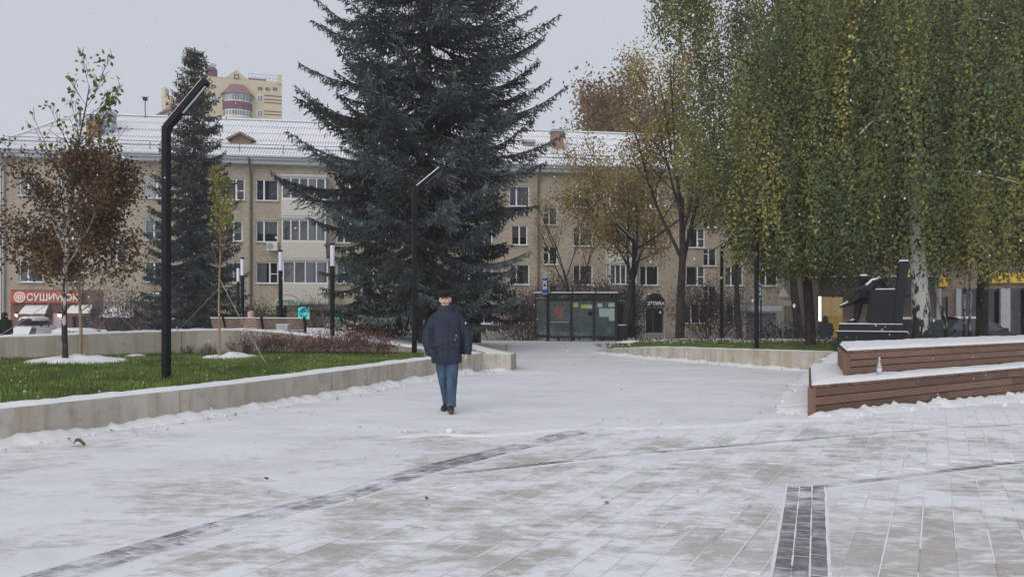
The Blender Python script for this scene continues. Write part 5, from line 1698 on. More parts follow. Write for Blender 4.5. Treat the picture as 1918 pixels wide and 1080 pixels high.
m = MB(); m.beam(q0 + Vector((0, 0, 2.07)), q1 + Vector((0, 0, 2.07)), .05, .03); m.build('side_snow', SNOW, sh)
q2 = Vector((spx(1154), 1.45, 0))
m = MB(); m.beam(q2, q2 + Vector((0, 0, 2.3)), .1, .1); m.build('post', STEEL, sh)
m = MB(); m.box(((spx(1040) + spx(1137)) / 2, .62, .68), (spx(1137) - spx(1040), .05, .42)); m.box(((spx(1040) + spx(1137)) / 2, .85, .46), (spx(1137) - spx(1040), .42, .05))
for px in (1048, 1088, 1128): m.box((spx(px), .8, .22), (.06, .3, .44))
m.build('seat', STEEL, sh)
def notice(pa, pya, pb, pyb, col, name='notice'):
    m = MB(); m.box(((spx(pa) + spx(pb)) / 2, -.012, (spz(pya) + spz(pyb)) / 2), (spx(pb) - spx(pa), .006, spz(pya) - spz(pyb))); m.build(name, col, sh)
YN = plain('yellow_notice', (.52, .53, .16), .6, .1); PN = plain('pale_notice', (.50, .58, .52), .6, .08); MN = plain('mint_notice', (.42, .56, .51), .6, .06)
notice(1074, 567, 1083, 575, YN); notice(1088, 570, 1099, 577, YN); notice(1099, 570.5, 1109, 577.5, PN); notice(1102.5, 582, 1109, 591, BLACK, 'notice_board')
notice(1119, 568, 1128, 575, PN); notice(1139.5, 567, 1151, 574.5, MN); notice(1122, 577.5, 1151, 593, MN); notice(1140.5, 593.2, 1151, 600.5, MN)
m = MB(); rr = random.Random(3)
for i in range(60):
    a = rr.uniform(0, 6.28); r = rr.uniform(0, 1) ** .5
    x, y = 1046 + 9 * r * math.cos(a), 581 + 8 * r * math.sin(a)
    if i > 44: x, y = 1048 + rr.uniform(-3.5, 3.5), 593 + rr.uniform(-5, 6)
    s = rr.uniform(.05, .10); c = Vector((spx(x), -.009 - .0001 * i, spz(y)))
    m.poly([c + Vector((s * math.cos(k), 0, s * math.sin(k) * .9)) for k in [2 * math.pi * j / 7 + a for j in range(7)]])
m.build('red_paint_blot', plain('red_paint', (.30, .13, .135), .6, .2), sh)
m = MB(); m.box(((spx(1031) + spx(1066)) / 2, -.014, spz(603)), (spx(1066) - spx(1031), .008, .03)); m.build('frosted_line', PN, sh)
BLUE = plain('sign_blue', (.02, .12, .48), .45, .04); SWH = plain('sign_plate_white', (.72, .74, .76), .45, .03)
def stop_sign(px, Y, zb, pya, pyb, wpx, label, rz=R(-12)):
    s = Y / FPX
    t = thing('bus_stop_sign', label, 'sign', ((px - PCX) * s, Y, zb), rz)
    zt, z0 = CAMZ - (pya - HOR) * s - zb, CAMZ - (pyb - HOR) * s - zb; w = wpx * s; H = zt - z0
    m = MB(); m.box((0, 0, (zt + z0) / 2), (w, .06, H)); m.build('panel', BLUE, t)
    m = MB(); m.box((-.0, -.034, z0 + H * .54), (w * .82, .012, H * .50)); m.build('white_field', SWH, t)
    m = MB(); m.box((0, -.042, z0 + H * .53), (w * .52, .01, H * .10)); m.box((-w * .08, -.042, z0 + H * .475), (w * .2, .01, H * .05)); m.box((0, -.042, z0 + H * .66), (w * .4, .01, .02)); m.build('bus_symbol', BLACK, t)
    for dz in (.04, .96):
        m = MB(); m.box((0, -.034, z0 + H * dz), (w * .98, .01, .035)); m.build('white_edge', SWH, t)
    m = MB(); m.tube([(w * .42, .05, 0), (w * .42, .05, zt)], .035, 8); m.build('pole', STEEL, t)
    m = MB(); m.box((0, 0, zt + .012), (w, .07, .025)); m.build('snow_cap', SNOW, t)
stop_sign(1020.5, 36.9, 0, 518.5, 551, 9.5, 'tall blue and white bus stop sign above the glass shelter')
stop_sign(1422.5, 36.0, -.3, 532, 561, 7, 'small blue and white stop sign behind the right lawn lamp post')
# litter bin, road sign pole, shed
t = thing('litter_bin', 'black street litter bin with snow on top just right of the bus shelter', 'bin', ((1164 - PCX) / FPX * 37.6, 37.6, -.02))
m = MB(); m.tube([(0, 0, 0), (0, 0, .72)], [.25, .27], 12); m.build('body', STEEL, t)
m = MB(); m.tube([(0, 0, .72), (0, 0, .76)], .29, 12); m.build('rim', BLACK, t)
m = MB(); m.lathe([(.27, .76), (.24, .80), (.05, .82)], n=12); m.build('snow_cap', SNOW, t, smooth=True)
t = thing('traffic_sign', 'pale triangular traffic sign on a grey pole left of the leaning trunks', 'sign', ((1466 - PCX) / FPX * 40, 40, -1.0))
z = CAMZ - (545 - HOR) * 40 / FPX + 1
m = MB(); m.tube([(0, 0, 0), (0, 0, z + .3)], .045, 8); m.build('pole', METAL_G, t)
m = MB(); m.extr([(-.38, z - .35), (.38, z - .35), (0, z + .33)], -.07, -.05); pl = m.build('plate', plain('sign_pale', (.62, .60, .56), .5, .05), t)
m = MB()
for a, b in (((-.36, z - .33), (.36, z - .33)), ((.36, z - .33), (0, z + .29)), ((0, z + .29), (-.36, z - .33))): m.beam((a[0], -.075, a[1]), (b[0], -.075, b[1]), .02, .06)
m.build('border', plain('sign_rust', (.34, .25, .2), .6), t)
m = MB(); m.box((.15, -.06, z - .62), (.9, .03, .28)); m.build('lower_plate', plain('sign_tan', (.45, .38, .3), .6), t)
t = thing('shed', 'small grey kiosk shed with thick snow on its roof behind the right lawn', 'shed', ((1436 - PCX) / FPX * 43, 43, -1.1))
w = 36 * 43 / FPX; h = CAMZ - (586 - HOR) * 43 / FPX + 1.1
m = MB(); m.box((0, 1, h / 2), (w, 2, h)); m.build('wall', plain('shed_grey', (.28, .29, .31), .8, .1), t)
m = MB(); m.box((0, .9, h + .06), (w + .4, 2.5, .12)); m.build('roof', METAL_G, t)
m = MB(); m.box((0, .9, h + .26), (w + .38, 2.48, .28)); m.build('roof_snow', SNOW, t)
m = MB(); m.box((.1, -.012, 1.0), (w * .6, .03, 2.0)); m.build('door', plain('shed_door', (.2, .21, .23), .7, .1), t)
m = MB()
t = thing('barrier_rail', 'low dark pipe railing in front of the kiosk shed', 'railing', ((1448 - PCX) / FPX * 39, 39, -.95))
for x in (-.9, .0, .9): m.tube([(x, 0, 0), (x, 0, 1.05)], .03, 6)
for z in (.5, 1.03): m.tube([(-.9, 0, z), (.9, 0, z)], .025, 6)
m.build('tubes', plain('dark_red_rail', (.1, .05, .05), .6), t)

# ------------------------------------------------------------------ cars
CGL = plain('car_glass', (.05, .065, .075), .08, .15, spec=.8); TYRE = plain('tyre', (.018, .018, .019), .85); RIM = plain('alloy', (.36, .37, .38), .35, .08, metal=.6)
def car(label, loc, rz, col, snow=False, box=False, wagon=True, name='parked_car'):
    t = thing(name, label, 'car', loc, rz, 'cars parked beyond the square')
    paint = plain('car_paint', col, .3, .06, spec=.5)
    L, Wd, Hh = 4.4, 1.78, 1.5
    # body sections along x: (x, half width, z bottom, z shoulder)
    st = [(-2.2, .70, .35, .78), (-2.1, .82, .26, .92), (-1.6, .88, .24, .95), (-.6, .89, .22, .94), (.5, .89, .22, .93), (1.15, .88, .24, .90), (1.7, .85, .26, .80), (2.08, .78, .28, .70), (2.2, .66, .34, .60)]
    m = MB(); rs = []
    for x, hw, zb, zs in st:
        rs.append([(x, -hw * .86, zb), (x, -hw, zb + .12), (x, -hw, zs - .14), (x, -hw * .93, zs), (x, 0, zs + .035), (x, hw * .93, zs), (x, hw, zs - .14), (x, hw, zb + .12), (x, hw * .86, zb)])
    m.rings(rs); b = m.build('body', paint, t, smooth=True, sharp=40)
    xr0, xr1 = (-2.08, -1.75) if wagon else (-1.8, -1.0)
    low = [(xr0, .80), (-.3, .84), (1.22, .78)]; up = [(xr1, .62), (-.3, .66), (.35, .62)]
    m = MB()
    A = [(xr0, -.80, .90), (1.25, -.80, .88), (1.25, .80, .88), (xr0, .80, .90)]; B = [(xr1, -.62, Hh - .05), (.42, -.60, Hh - .04), (.42, .60, Hh - .04), (xr1, .62, Hh - .05)]; C = [(xr1 + .12, -.52, Hh), (.25, -.5, Hh), (.25, .5, Hh), (xr1 + .12, .52, Hh)]
    m.rings([A, B, C]); m.build('cabin', paint, t, smooth=True, sharp=25)
    def face(i, j, s0, s1, t0, t1, nm):
        a0, a1, b0, b1 = Vector(A[i]), Vector(A[j]), Vector(B[i]), Vector(B[j])
        P = lambda s, q: (a0.lerp(b0, q)).lerp(a1.lerp(b1, q), s)
        q = [P(s0, t0), P(s1, t0), P(s1, t1), P(s0, t1)]
        n = (q[1] - q[0]).cross(q[3] - q[0]).normalized() * .006
        m = MB(); m.quad(*[p + n for p in q]); m.build(nm, CGL, t)
    for s0, s1 in ((.05, .30), (.33, .62), (.65, .93)): face(0, 1, s0, s1, .12, .90, 'side_window'); face(2, 3, 1 - s1, 1 - s0, .12, .90, 'side_window')
    face(1, 2, .06, .94, .08, .93, 'windscreen'); face(3, 0, .06, .94, .15, .88, 'rear_window')
    for x in (-1.35, 1.35):
        for s in (-1, 1):
            m = MB(); m.tube([(x, s * .70, .32), (x, s * .90, .32)], .32, 18); w = m.build('wheel', TYRE, t)
            m = MB(); m.tube([(x, s * .89, .32), (x, s * .908, .32)], .2, 14); m.build('rim', RIM, w)
    for s in (-1, 1):
        m = MB(); m.ball((2.02, s * .62, .64), (.17, .15, .10), 10, 6); m.build('headlight', plain('lamp_lens', (.62, .64, .66), .15, .05, spec=.8), t, smooth=True)
        m = MB(); m.box((-2.13, s * .68, .80), (.1, .2, .2)); m.build('tail_light', plain('tail_red', (.3, .02, .02), .3), t)
        m = MB(); m.ball((.95, s * .98, 1.0), (.08, .12, .07), 8, 6); m.build('mirror', paint, t, smooth=True)
    m = MB(); m.box((2.16, 0, .52), (.08, .9, .14)); m.build('grille', BLACK, t)
    m = MB(); m.box((2.205, 0, .42), (.02, .5, .1)); m.build('number_plate', SWH, t)
    m = MB()
    m.rings([[(x, y, Hh - .03 + .09 * (1 - (abs(y) / .6) ** 3) * (1 if -1.85 < x < .3 else .3)) for y in (-.6, -.45, -.2, 0, .2, .45, .6)] for x in (xr1 - .02, xr1 + .15, -.8, .1, .42)], False, closed=False)
    if snow:
        m.rings([[(x, y, z + .05) for y in (-.76, -.5, 0, .5, .76)] for x, z in ((1.2, .90), (1.7, .84), (2.1, .72))], False, closed=False)
        m.rings([[(lerp(1.25, .42, q), y * lerp(.78, .58, q), lerp(.9, Hh - .03, q) + .04) for y in (-1, -.5, 0, .45)] for q in (0, .5, 1)], False, closed=False)
        m.rings([[(lerp(xr0, xr1, q) - .03, y * lerp(.8, .62, q), lerp(.9, Hh - .03, q) + .03) for y in (-1, -.5, 0, .5, 1)] for q in (0, .5, 1)], False, closed=False)
        for s in (-1, 1):
            m.rings([[(x, s * lerp(.815, .635, q), lerp(.9, Hh - .04, q)) for q in (0, .5, 1)] for x in ((-1.9, -1.2, -.9) if s < 0 else (-1.9, -.5, .9))], False, closed=False)
    m.build('snow_cover', SNOW, t, smooth=True)
    if box:
        bz = Hh + .16
        m = MB(); m.beam((-.9, -.62, bz - .04), (-.9, .62, bz - .04), .06, .05); m.beam((.1, -.62, bz - .04), (.1, .62, bz - .04), .06, .05)
        for x in (-.9, .1):
            for y in (-.6, .6): m.box((x, y, Hh + .04), (.06, .06, .16))
        m.build('roof_rack', BLACK, t)
        m = MB(); m.rings([[(x, y * w, bz + z) for y, z in ((-.46, .0), (-.48, .14), (-.36, .28), (.36, .28), (.48, .14), (.46, .0))] for x, w in ((-1.5, .8), (-1.3, 1), (.3, 1), (.55, .7))]); m.build('roof_box', BLACK, t, smooth=True, sharp=40)
        m = MB(); m.rings([[(x, y * w, bz + .20 + z) for y, z in ((-.50, -.06), (-.42, .11), (-.15, .19), (.15, .19), (.42, .11), (.50, -.06))] for x, w in ((-1.52, .75), (-1.3, 1), (.3, 1), (.55, .7))]); m.build('box_snow', SNOW, t, smooth=True)
    return t
car('snow covered pale car with a black roof box parked facing the sushi shop', ((57 - PCX) / FPX * 43.5, 43.5, -.92), R(-80), (.5, .5, .5), snow=True, box=True)
car('snow covered white car parked behind the birch trunks', ((160 - PCX) / FPX * 43.5, 43.5, -1.08), R(-25), (.66, .67, .68), snow=True)
car('dark grey estate car parked behind the birch trunk right of the monument', (17.2, 32.5, -.36), R(-8), (.045, .048, .055))
car('second dark car behind the grey estate car near the shop windows', (20.9, 35.2, -.36), R(4), (.03, .03, .035), wagon=False)
car('blue car glimpsed between the leaning trunks and the shed', ((1478 - PCX) / FPX * 43, 43.0, -1.05), R(80), (.03, .10, .38))

# ------------------------------------------------------------------ people
SKIN = plain('skin', (.70, .43, .35), .55, .08, 20)
NAVY = NT('navy_padded_cloth'); _p = NAVY.obj()
_f = NAVY.noise(_p, 9, 5, .65)
NAVY = NAVY.fin(NAVY.mix(NAVY.ramp(_f, [(.3, 0), (.7, 1)]), (.010, .014, .030), (.021, .029, .056)), .55, NAVY.bump(NAVY.noise(NAVY.mapv(_p, (1, 1, 2.4)), 16, 5, .6), .7, .03), spec=.4)
JEAN = NT('blue_denim'); _p = JEAN.obj()
JEAN = JEAN.fin(JEAN.mix(JEAN.ramp(JEAN.noise(JEAN.mapv(_p, (1.6, 1.6, .7)), 5, 5, .6), [(.3, 0), (.7, 1)]), (.032, .060, .105), (.082, .128, .185)), .85, JEAN.bump(JEAN.noise(JEAN.mapv(_p, (1, 1, 2)), 14, 4), .6, .02), spec=.15)
SHOE = plain('dark_shoe', (.022, .018, .016), .55, .2); SOLE = plain('shoe_sole', (.16, .10, .07), .8, .2); CAPM = plain('black_wool', (.012, .012, .013), .9, .2, 40)
MAN_Y = 11.42
man = thing('person', 'person in a navy padded jacket, blue jeans and flat cap walking forward', 'person', ((838 - PCX) / FPX * MAN_Y, MAN_Y, 0))
HX, HZ = -.032, 1.634
# body: one continuous figure
m = MB()
m.tube([(HX, .0, 1.40), (HX, -.012, 1.5), (HX, -.01, 1.58)], [.075, .06, .06], 14)
m.ball((HX, -.012, HZ + .03), (.078, .095, .108), 18, 14)
m.tube([(HX, -.03, HZ - .02), (HX, -.04, HZ - .075)], [(.065, .06), (.045, .04)], 12)
m.ball((HX - .008, -.112, HZ - .008), (.014, .022, .02), 8, 6); m.tube([(HX - .004, -.095, HZ + .03), (HX - .008, -.112, HZ - .0)], [.010, .013], 8)
m.ball((HX - .004, -.085, HZ - .088), (.026, .022, .02), 8, 6)
for s in (-1, 1):
    m.ball((HX + s * .081, .0, HZ + .01), (.012, .022, .034), 8, 6); m.ball((HX - .004 + s * .038, -.078, HZ - .012), (.028, .025, .022), 8, 6); m.ball((HX - .004 + s * .03, -.09, HZ + .048), (.028, .014, .012), 8, 6)
m.tube([(0, .02, .80), (-.01, .02, 1.1), (-.02, .01, 1.35), (-.03, .0, 1.43)], [(.15, .11), (.16, .11), (.19, .11), (.1, .08)], 14)
for s, P in ((-1, [(-.13, 0, 1.38), (-.235, .02, 1.27), (-.288, .045, 1.10), (-.255, -.05, .95)]), (1, [(.11, 0, 1.38), (.22, .02, 1.27), (.278, .05, 1.10), (.285, .015, .865)])):
    m.tube(P, [.05, .045, .042, .034], 10)
for P in ([(-.07, 0, .85), (-.06, .02, .5), (-.016, .17, .12)], [(.08, 0, .85), (.076, -.11, .5), (.070, -.18, .1)]):
    m.tube(P, [.08, .055, .04], 10)
# the free hand hangs half curled
hx, hy, hz0 = .287, .008, .865
m.tube([(hx, hy, hz0 + .02), (hx - .003, hy - .008, hz0 - .03), (hx - .006, hy - .016, hz0 - .075)], [(.026, .022), (.022, .040), (.018, .042)], 10)
for k, (dy, ln) in enumerate(((-.048, .060), (-.026, .072), (-.003, .068), (.018, .052))):
    m.tube([(hx - .006, hy + dy, hz0 - .07), (hx - .010, hy + dy - .006, hz0 - .07 - ln * .5), (hx - .026, hy + dy - .008, hz0 - .07 - ln * .9)], [.0098, .009, .0075], 7)
m.tube([(hx - .004, hy - .038, hz0 - .02), (hx - .022, hy - .062, hz0 - .052), (hx - .032, hy - .064, hz0 - .082)], [.013, .011, .008], 7)
for P in ([(-.255, -.05, .95), (-.20, -.10, .87), (-.15, -.10, .82)],): m.tube(P, [(.026, .022), (.022, .04), (.018, .03)], 8)
body = link('body', remesh(m, .0068, SKIN, 2), man)
m = MB()
for s in (-1, 1): m.ball((HX - .004 + s * .031, -.1015, HZ + .030), (.014, .008, .008), 8, 6)
m.build('eye', plain('eye', (.05, .04, .035), .3), man, smooth=True)
m = MB()
for s in (-1, 1): m.tube([(HX - .004 + s * .014, -.105, HZ + .052), (HX - .004 + s * .048, -.088, HZ + .054)], [.008, .006], 6)
m.build('eyebrow', plain('grey_brow', (.12, .10, .09), .9), man, smooth=True)
m = MB(); m.tube([(HX - .028, -.100, HZ - .044), (HX - .006, -.108, HZ - .041), (HX + .016, -.100, HZ - .044)], [.005, .009, .005], 6); m.build('mouth', plain('lips', (.30, .12, .10), .6), man, smooth=True)
m = MB(); m.tube([(HX, .03, HZ - .03), (HX, .03, HZ + .04)], [(.082, .075), (.086, .082)], 16); m.build('hair', plain('grey_hair', (.16, .145, .13), .9, .2, 60), man, smooth=True)
# flat cap
m = MB()
m.rings([[(HX + .098 * sx * math.cos(a) - .004, -.005 + .118 * sy * math.sin(a), HZ + z) for a in [2 * math.pi * j / 24 for j in range(24)]] for sx, sy, z in ((.93, .92, .062), (1.02, 1.0, .075), (1.12, 1.08, .105), (1.06, 1.02, .135), (.8, .78, .155), (.35, .35, .165))])
m.rings([[(HX - .008 + .088 * w * math.cos(a), -.085 - .062 * w2 * math.sin(a), HZ + z + .012 * math.sin(a) * -1.6) for a in [math.pi * j / 14 for j in range(15)]] for w, w2, z in ((1.0, 1.0, .062), (1.02, 1.04, .068), (1.0, 1.0, .078))])
m.build('flat_cap', CAPM, man, smooth=True)
# jacket
m = MB()
rs = []
def el(z, cx, cy, rx, ry, n=36):
    return [(cx + rx * math.copysign(abs(math.cos(a)) ** .85, math.cos(a)), cy + ry * math.copysign(abs(math.sin(a)) ** .85, math.sin(a)), z) for a in [2 * math.pi * j / n for j in range(n)]]
prof = [(.715, -.012, .0, .218, .155), (.74, -.012, 0, .226, .163), (.85, -.012, 0, .224, .168), (.98, -.012, 0, .222, .170), (1.08, -.010, 0, .222, .172), (1.2, -.010, 0, .215, .168), (1.32, -.010, 0, .212, .160), (1.40, -.012, .0, .188, .142), (1.455, -.018, .004, .150, .122), (1.49, -.026, .0, .116, .112), (1.535, -.03, .0, .108, .108)]
def pint(z):
    for a, b in zip(prof, prof[1:]):
        if a[0] <= z <= b[0]:
            t = (z - a[0]) / (b[0] - a[0]); return [lerp(x, y, t) for x, y in zip(a, b)]
    return prof[-1]
zz_ = .715
while zz_ <= 1.535:
    p = pint(zz_); q = 1 + (.030 * (abs(math.sin((zz_ - .72) / .125 * math.pi)) ** .6 - .6) if .95 < zz_ < 1.43 else .0)
    rs.append(el(zz_, p[1], p[2], p[3] * q, p[4] * q)); zz_ += .0155
m.rings(rs)
def sleeve(P, Rr):
    n = 46; pts = []; rad = []
    V = [Vector(p) for p in P]; sm_ = resample(V, .02)
    for i, p in enumerate(sm_):
        f = i / (len(sm_) - 1); r = lerp(Rr[0], Rr[1], min(1, f * 2)) if f < .5 else lerp(Rr[1], Rr[2], f * 2 - 1)
        pts.append(p); rad.append(r * (1 + .055 * (abs(math.sin(f * 5.2 * math.pi)) ** .6 - .6)))
    m.tube(pts, rad, 18)
sleeve([(-.105, .0, 1.415), (-.172, .0, 1.388), (-.238, .02, 1.28), (-.292, .045, 1.10), (-.262, -.05, .95), (-.21, -.12, .865)], [.062, .090, .076])
sleeve([(.085, .0, 1.415), (.152, .0, 1.388), (.222, .02, 1.28), (.280, .05, 1.10), (.292, .035, .96), (.288, .012, .84)], [.062, .090, .064])
m.tube([(-.215, -.12, .90), (-.17, -.135, .83), (-.12, -.13, .80)], [.078, .06, .05], 12)
# stand-up collar and hood folded behind
m.rings([el(z, HX + .004, .012, rx, ry) for z, rx, ry in ((1.45, .135, .120), (1.50, .130, .122), (1.555, .115, .116), (1.566, .102, .104))])
m.ball((HX + .03, .105, 1.52), (.150, .085, .085), 16, 10); m.ball((HX + .10, .06, 1.525), (.07, .08, .07), 12, 8)
link('jacket', remesh(m, .0085, NAVY, 2), man)
m = MB(); m.box((-.006, -.176, 1.06), (.05, .014, .62), 0, 0, R(0)); m.build('zip_flap', NAVY, man)
m = MB()
for x, z in ((-.13, .995), (.11, .985)):
    m = MB(); m.box((x, -.168, z), (.13, .02, .05), 0, 0, R(2)); m.build('pocket_flap', NAVY, man)
m = MB(); m.tube([(HX + .09, -.02, 1.545), (HX + .125, .06, 1.56), (HX + .06, .15, 1.56)], [.014, .02, .014], 8); m.build('hood_trim', plain('pale_fleece', (.36, .37, .40), .9, .4, 60), man, smooth=True)
# jeans
m = MB()
m.tube([(-.005, .0, .86), (-.005, .0, .70)], [(.165, .12), (.165, .12)], 20)
for P, Rr in (([(-.085, .0, .80), (-.076, .01, .62), (-.058, .02, .46), (-.034, .10, .26), (-.016, .17, .11)], [.098, .089, .076, .066, .066]), ([(.080, .0, .80), (.078, -.06, .62), (.076, -.12, .47), (.073, -.15, .25), (.070, -.18, .09)], [.098, .090, .080, .069, .070])):
    V = resample([Vector(p) for p in P], .02); n = len(V)
    rr_ = []
    for i in range(n):
        f = i / (n - 1) * (len(Rr) - 1); k_ = min(int(f), len(Rr) - 2); r = lerp(Rr[k_], Rr[k_ + 1], f - k_)
        rr_.append(r * (1 + (.05 * math.sin(i * 1.9) if f > 3.2 else .02 * math.sin(i * 1.1))))
    m.tube(V, rr_, 16)
link('jeans', remesh(m, .008, JEAN, 2), man)
for nm, x, y, rz, lift in (('shoe', -.030, .15, R(-14), R(-9)), ('shoe', .072, -.23, R(3), R(9))):
    m = MB()
    m.rings([[(w * math.cos(a) * .5, yy, max(.018, zc + h * math.sin(a))) for a in [2 * math.pi * j / 14 for j in range(14)]] for yy, w, zc, h in ((.13, .05, .05, .04), (.11, .075, .055, .05), (.04, .082, .062, .06), (-.04, .09, .05, .045), (-.10, .095, .042, .034), (-.145, .08, .036, .026), (-.16, .045, .032, .016))])
    o = m.build(nm, SHOE, man, smooth=True); o.location = (x, y, .020); o.rotation_euler = (-lift, 0, rz)
    m = MB(); m.rings([[(w * math.cos(a) * .5, yo + l * math.sin(a), z) for a in [2 * math.pi * j / 20 for j in range(20)]] for z, w, l, yo in ((0, .092, .150, -.015), (.02, .10, .153, -.015), (.026, .094, .148, -.015))])
    m.build('sole', SOLE, o)

def far_person(label, loc, rz, coat, legs, H=1.68, hood=None, bag=False):
    t = thing('person', label, 'person', loc, rz); s = H / 1.7
    m = MB()
    m.ball((0, 0, 1.57 * s), (.085, .1, .115), 12, 9); m.tube([(0, 0, 1.38), (0, 0, 1.5)], .055, 8)
    m.tube([(0, 0, .8), (0, 0, 1.1), (0, 0, 1.36), (0, 0, 1.42)], [(.16, .12), (.16, .12), (.19, .12), (.1, .08)], 12)
    for q in (-1, 1):
        m.tube([(q * .09, 0, .85), (q * .09, -.02, .45), (q * .09, .02, .05)], [.085, .06, .045], 8); m.tube([(q * .19, 0, 1.36), (q * .25, .02, 1.08), (q * .22, -.08, .85)], [.06, .05, .035], 8)
        m.tube([(q * .22, -.08, .86), (q * .215, -.10, .76)], [(.03, .02), (.02, .035)], 8); m.tube([(q * .09, .04, .05), (q * .09, -.12, .04)], [.045, .035], 8)
    m.ball((0, -.10, 1.55 * s), (.016, .025, .02), 6, 5)
    link('body', remesh(m, .02, SKIN, 1), t)
    m = MB()
    m.tube([(0, 0, .62), (0, 0, .9), (0, 0, 1.15), (0, 0, 1.36), (0, 0, 1.45)], [(.235, .19), (.22, .175), (.215, .165), (.225, .15), (.11, .1)], 16)
    for q in (-1, 1): m.tube([(q * .19, 0, 1.37), (q * .27, .02, 1.1), (q * .235, -.07, .84)], [.09, .08, .065], 10)
    link('coat', remesh(m, .022, plain('coat', coat, .85, .15), 2), t)
    m = MB()
    for q in (-1, 1): m.tube([(q * .09, 0, .75), (q * .09, -.02, .45), (q * .09, .02, .06)], [.1, .08, .07], 10)
    m.build('trousers', plain('trousers', legs, .85), t, smooth=True)
    m = MB(); m.ball((0, .02, 1.585 * s), (.118, .125, .145), 12, 9); m.tube([(0, .02, 1.42), (0, .02, 1.54)], [.12, .11], 10)
    m.build('hood' if hood else 'cap', plain('headwear', hood or coat, .9), t, smooth=True)
    return t
px, Y = 471, 27.5
far_person('person in a pale beige hooded coat seen beyond the curved bench', ((px - PCX) / FPX * Y, Y, CAMZ - (580 - HOR) / FPX * Y - 1.73), R(150), (.56, .36, .30), (.05, .05, .06), hood=(.56, .36, .30))
px, Y = 9, 31
far_person('person in a long black hooded coat at the left edge behind the wall', ((px - PCX) / FPX * Y, Y, CAMZ - (583 - HOR) / FPX * Y - 1.73), R(70), (.012, .013, .016), (.012, .012, .014), hood=(.012, .013, .016))
px, Y = 1546, 33.5
far_person('person in a dark grey green jacket standing before the golden shop window', ((px - PCX) / FPX * Y, Y, CAMZ - (590 - HOR) / FPX * Y - 1.73), R(160), (.055, .062, .06), (.02, .022, .03))

# ================================================================== TREES AND SHRUBS
def rot_about(v, axis, a):
    return Matrix.Rotation(a, 3, axis) @ v
def perp(v, rr):
    u = Vector((rr.gauss(0, 1), rr.gauss(0, 1), rr.gauss(0, 1)))
    return (u - v * u.dot(v)).normalized()
def grow(m, rr, p, d, L, r, level, cfg, tips):
    """one limb with its side branches; tips collects (point, direction, level)"""
    n = cfg['seg'][min(level, len(cfg['seg']) - 1)]
    pts, rad, dirs = [p.copy()], [r], [d.copy()]
    wob = cfg['wobble']
    for i in range(n):
        d = (d + perp(d, rr) * wob * rr.uniform(.3, 1) + Vector((0, 0, cfg['up'][min(level, len(cfg['up']) - 1)])) / n).normalized()
        p = p + d * (L / n)
        pts.append(p.copy()); dirs.append(d.copy()); rad.append(max(r * (1 - cfg['taper'] * (i + 1) / n), cfg['rmin']))
    m.tube(pts, rad, 7 if level == 0 else (5 if level == 1 else 3), cap=level < 1)
    if level >= cfg['levels']:
        for q, dd in list(zip(pts, dirs))[1:]:
            tips.append((q, dd))
        return
    nb = cfg['n'][level]; t0 = cfg['start'][level]
    for k in range(nb):
        t = t0 + (1 - t0) * (k + rr.uniform(.1, .9)) / nb
        i = min(int(t * n), n - 1); f = t * n - i
        q = pts[i].lerp(pts[i + 1], f); dd = dirs[min(i + 1, n)]
        ang = R(rr.uniform(*cfg['ang'][level]))
        ax = perp(dd, rr)
        nd = rot_about(dd, ax, ang).normalized()
        ln = L * cfg['ratio'][level] * rr.uniform(.7, 1.2) * (1 - cfg['shrink'] * t)
        grow(m, rr, q, nd, ln, max(rad[min(i + 1, n)] * cfg['rr'], cfg['rmin']), level + 1, cfg, tips)
    if level > 0:
        tips.append((pts[-1], d))
def leaves_at(tips, n, rs, spread, size, cols, hang=.3, wts=None, offz=0.0):
    T = np.array([list(t[0]) for t in tips]); D = np.array([list(t[1]) for t in tips])
    idx = rs.randint(0, len(T), n)
    c = T[idx] + rs.normal(0, spread, (n, 3)); c[:, 2] += offz
    ax = rnd_unit(rs, n) * .7 + D[idx] * .2; ax[:, 2] -= hang; ax /= np.linalg.norm(ax, axis=1, keepdims=True)
    u = rnd_unit(rs, n); sd = np.cross(ax, u); sd /= (np.linalg.norm(sd, axis=1, keepdims=True) + 1e-9)
    s = rs.uniform(size[0], size[1], (n, 1))
    col = np.array(cols)[rs.choice(len(cols), n, p=wts)] * rs.uniform(.75, 1.25, (n, 1))
    return c, ax * s, sd * s * .38, col
def tree(name, label, base, cfg, seed, leaves=None, bark=BARK, group=None, lean=(0, 0, 1), stems=1, spread_st=.3, cat='tree', post=None):
    rr = random.Random(seed); rs = np.random.RandomState(seed)
    t = thing(name, label, cat, base, 0, group)
    m = MB(); tips = []
    for s in range(stems):
        d = Vector(lean).normalized()
        if stems > 1:
            a = 2 * math.pi * s / stems + rr.uniform(-.4, .4); d = (d + Vector((math.cos(a), math.sin(a), 0)) * spread_st * rr.uniform(.6, 1.2)).normalized()
        L = cfg['H'] * cfg['trunkfrac'] * rr.uniform(.9, 1.1)
        grow(m, rr, Vector((0, 0, -.15)) + Vector((d.x, d.y, 0)) * .1 * (stems > 1), d, L, cfg['r'] * (1 if stems == 1 else rr.uniform(.6, 1)), 0, cfg, tips)
    m.build('trunk', bark, t, smooth=True)
    if leaves:
        parts = []
        for lf in leaves:
            tt = [q for q in tips if lf.get('zmin', -9) <= q[0].z <= lf.get('zmax', 99)] or tips
            parts.append(leaves_at(tt, lf['n'], rs, lf['spread'], lf['size'], lf['cols'], lf.get('hang', .3), lf.get('w'), lf.get('offz', 0)))
        A = [np.concatenate(x) for x in zip(*parts)]
        link('crown', leaf_mesh('crown', *A, LEAF), t)
    return t, tips
def basepx(px, Y, z):
    return ((px - PCX) / FPX * Y, Y, z)
BROWN = [(.15, .086, .054), (.185, .11, .066), (.115, .07, .05), (.24, .145, .075)]
